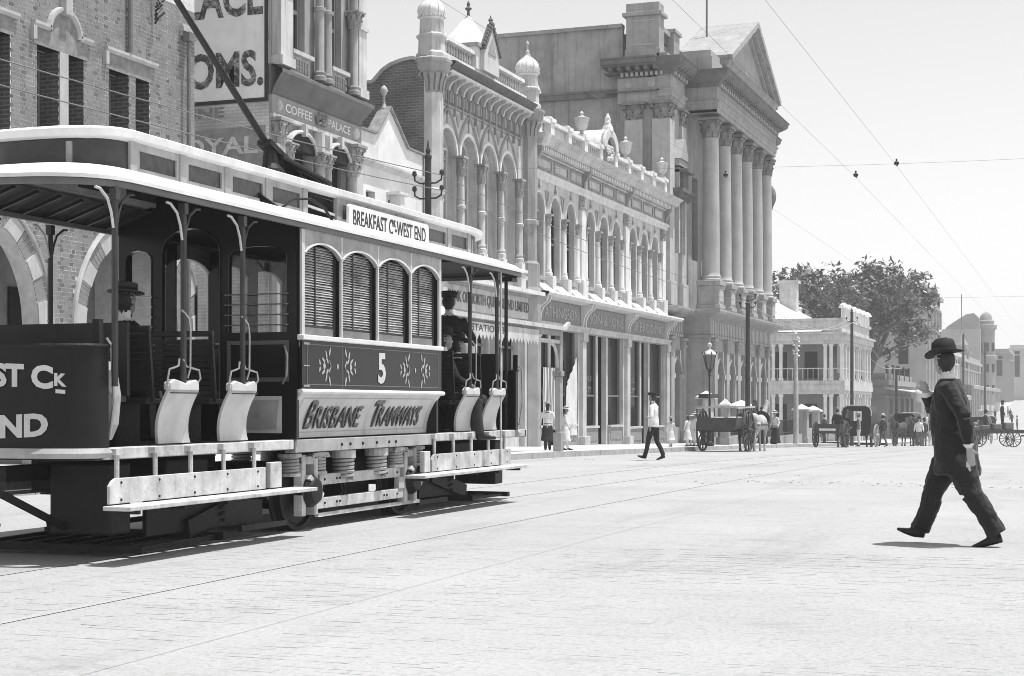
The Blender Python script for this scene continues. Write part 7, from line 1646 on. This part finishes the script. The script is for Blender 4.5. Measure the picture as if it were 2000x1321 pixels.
person('man in dark jacket leaning at the right wheel of the hooded cab', (-10.6, 88.0, gz(88)), radians(60), 1.74, 'walk', C_DARK, C_GREY, hatk='felt', hatm=STRAW, vox=.026, stride=.5)
# farther cab rank under the fig tree
r = random.Random(17)
names = ['first', 'second', 'third', 'fourth', 'fifth', 'sixth', 'seventh']
def bylook(ps): return sorted(ps, key=lambda p: (p[0] * .94 + p[1] * .342) / (-p[0] * .342 + p[1] * .94))
for i, (x, y) in enumerate(bylook([(-11.2 + i * .35, 101 + i * 5.5) for i in range(5)])):
    horse('%s horse from the left in the waiting rank beyond the hooded cab' % names[i], (x, y, gz(y)), radians(160 + r.uniform(-25, 25)), (H_BAY, H_DK, H_GR, H_BAY, H_DK)[i], HAIR, group='cab rank horses', vox=.045)
for i, (x, y) in enumerate(bylook([(-10.6 + r.uniform(-.6, 1.4), 99 + i * 4.2) for i in range(8)])):
    person('%s bystander from the left in the far crowd by the cab rank' % (names + ['eighth'])[i], (x, y, gz(y)), r.uniform(0, 6), r.uniform(1.6, 1.78), 'stand', r.choice((C_DARK, C_WHITE, C_MID, C_BLACK)), r.choice((C_DARK, C_GREY)), hatk=r.choice(('boater', 'bowler', 'felt')), vox=.034, group='far crowd by the cab rank')
y = 112; cab('farther hooded cab among the waiting rank', (-11.9, y, gz(y)), radians(172))
# flat wagon at the right with men aboard
def wagon():
    y = 104; t = thing('flat_wagon', 'long flat wagon seen side on behind the walking man', 'wagon', (-5.6, y, gz(y)), radians(-72)); m = mat('cart_paint_dark', .06, .6, .3, 5)
    MB().box(-.75, .75, -2.0, 1.6, .98, 1.08).build('deck', m, t, local=True)
    for s in (-1, 1):
        cart_wheel(t, s * .72, -1.3, .58, 12, mat('wagon_wheel', .10, .6)); cart_wheel(t, s * .72, .9, .50, 12, mat('wagon_wheel', .10, .6)); MB().box(s * .60, s * .68, -2.0, 1.6, .86, .98).build('side_rail', m, t, local=True)
    MB().beam((0, 1.6, .7), (0, 3.8, .8), .1, .1).build('pole', m, t, local=True)
    for i in range(4): MB().box(-.5 + .1 * i, .2 + .1 * i, -1.6 + i * .7, -1.1 + i * .7, 1.081, 1.3 + .08 * i).build('load_bundle', C_MID, t, local=True, bevel=.05)
    person('carter standing upright on the far flat wagon', (-5.2, y + .1, gz(y) + 1.08), radians(-70), 1.75, 'stand', C_DARK, C_DARK, hatk='felt', vox=.03)
    person('man sitting on the load of the far flat wagon', (-6.2, y - .1, gz(y) + 1.35), radians(-60), 1.7, 'sit', C_DARK, C_GREY, hatk='felt', vox=.03)
    horse('dark horse before the far flat wagon at the right edge', (-2.0, y + .9, gz(y)), radians(-72), H_DK, HAIR, vox=.04)
wagon()
for i in range(16):
    y = 122 + i * 9 + r.uniform(-3, 3); x = -12.8 + r.uniform(0, 5) + (i % 4 == 3) * 6
    person('tiny distant walker on the far street beyond the cab rank', (x, y, gz(y)), r.uniform(0, 6), r.uniform(1.6, 1.78), 'stand', r.choice((C_DARK, C_WHITE, C_MID, C_BLACK)), C_DARK, skirt='long' if i % 3 == 0 else False, hatk='boater', vox=.05, group='distant walkers on the far street')
for i, (x, y) in enumerate(((-9.6, 118), (-8.6, 136), (-9.4, 160))):
    cab(('nearest', 'middle', 'farthest')[i] + ' of three small hooded cabs far down the street', (x, y, gz(y)), radians((8, 175, 5)[i])); horse(('nearest', 'middle', 'farthest')[i] + ' of three small cab horses far down the street', (x + (-.3, .2, -.2)[i], y + (2.7, -2.7, 2.7)[i], gz(y)), radians((8, 175, 5)[i]), H_BAY, HAIR, group='far cab horses', vox=.05)
# ================================================================ summer haze
def haze():
    m = bpy.data.materials.new('summer_haze'); m.use_nodes = True; n = m.node_tree.nodes; n.clear(); o = n.new('ShaderNodeOutputMaterial'); v = n.new('ShaderNodeVolumePrincipled')
    v.inputs['Color'].default_value = (.98, .98, .98, 1); v.inputs['Density'].default_value = .0006; v.inputs['Anisotropy'].default_value = .2; m.node_tree.links.new(v.outputs[0], o.inputs['Volume'])
    h = MB().box(-440, 440, -70, 960, -4, 32).build('haze', m); h['kind'] = 'stuff'
haze()
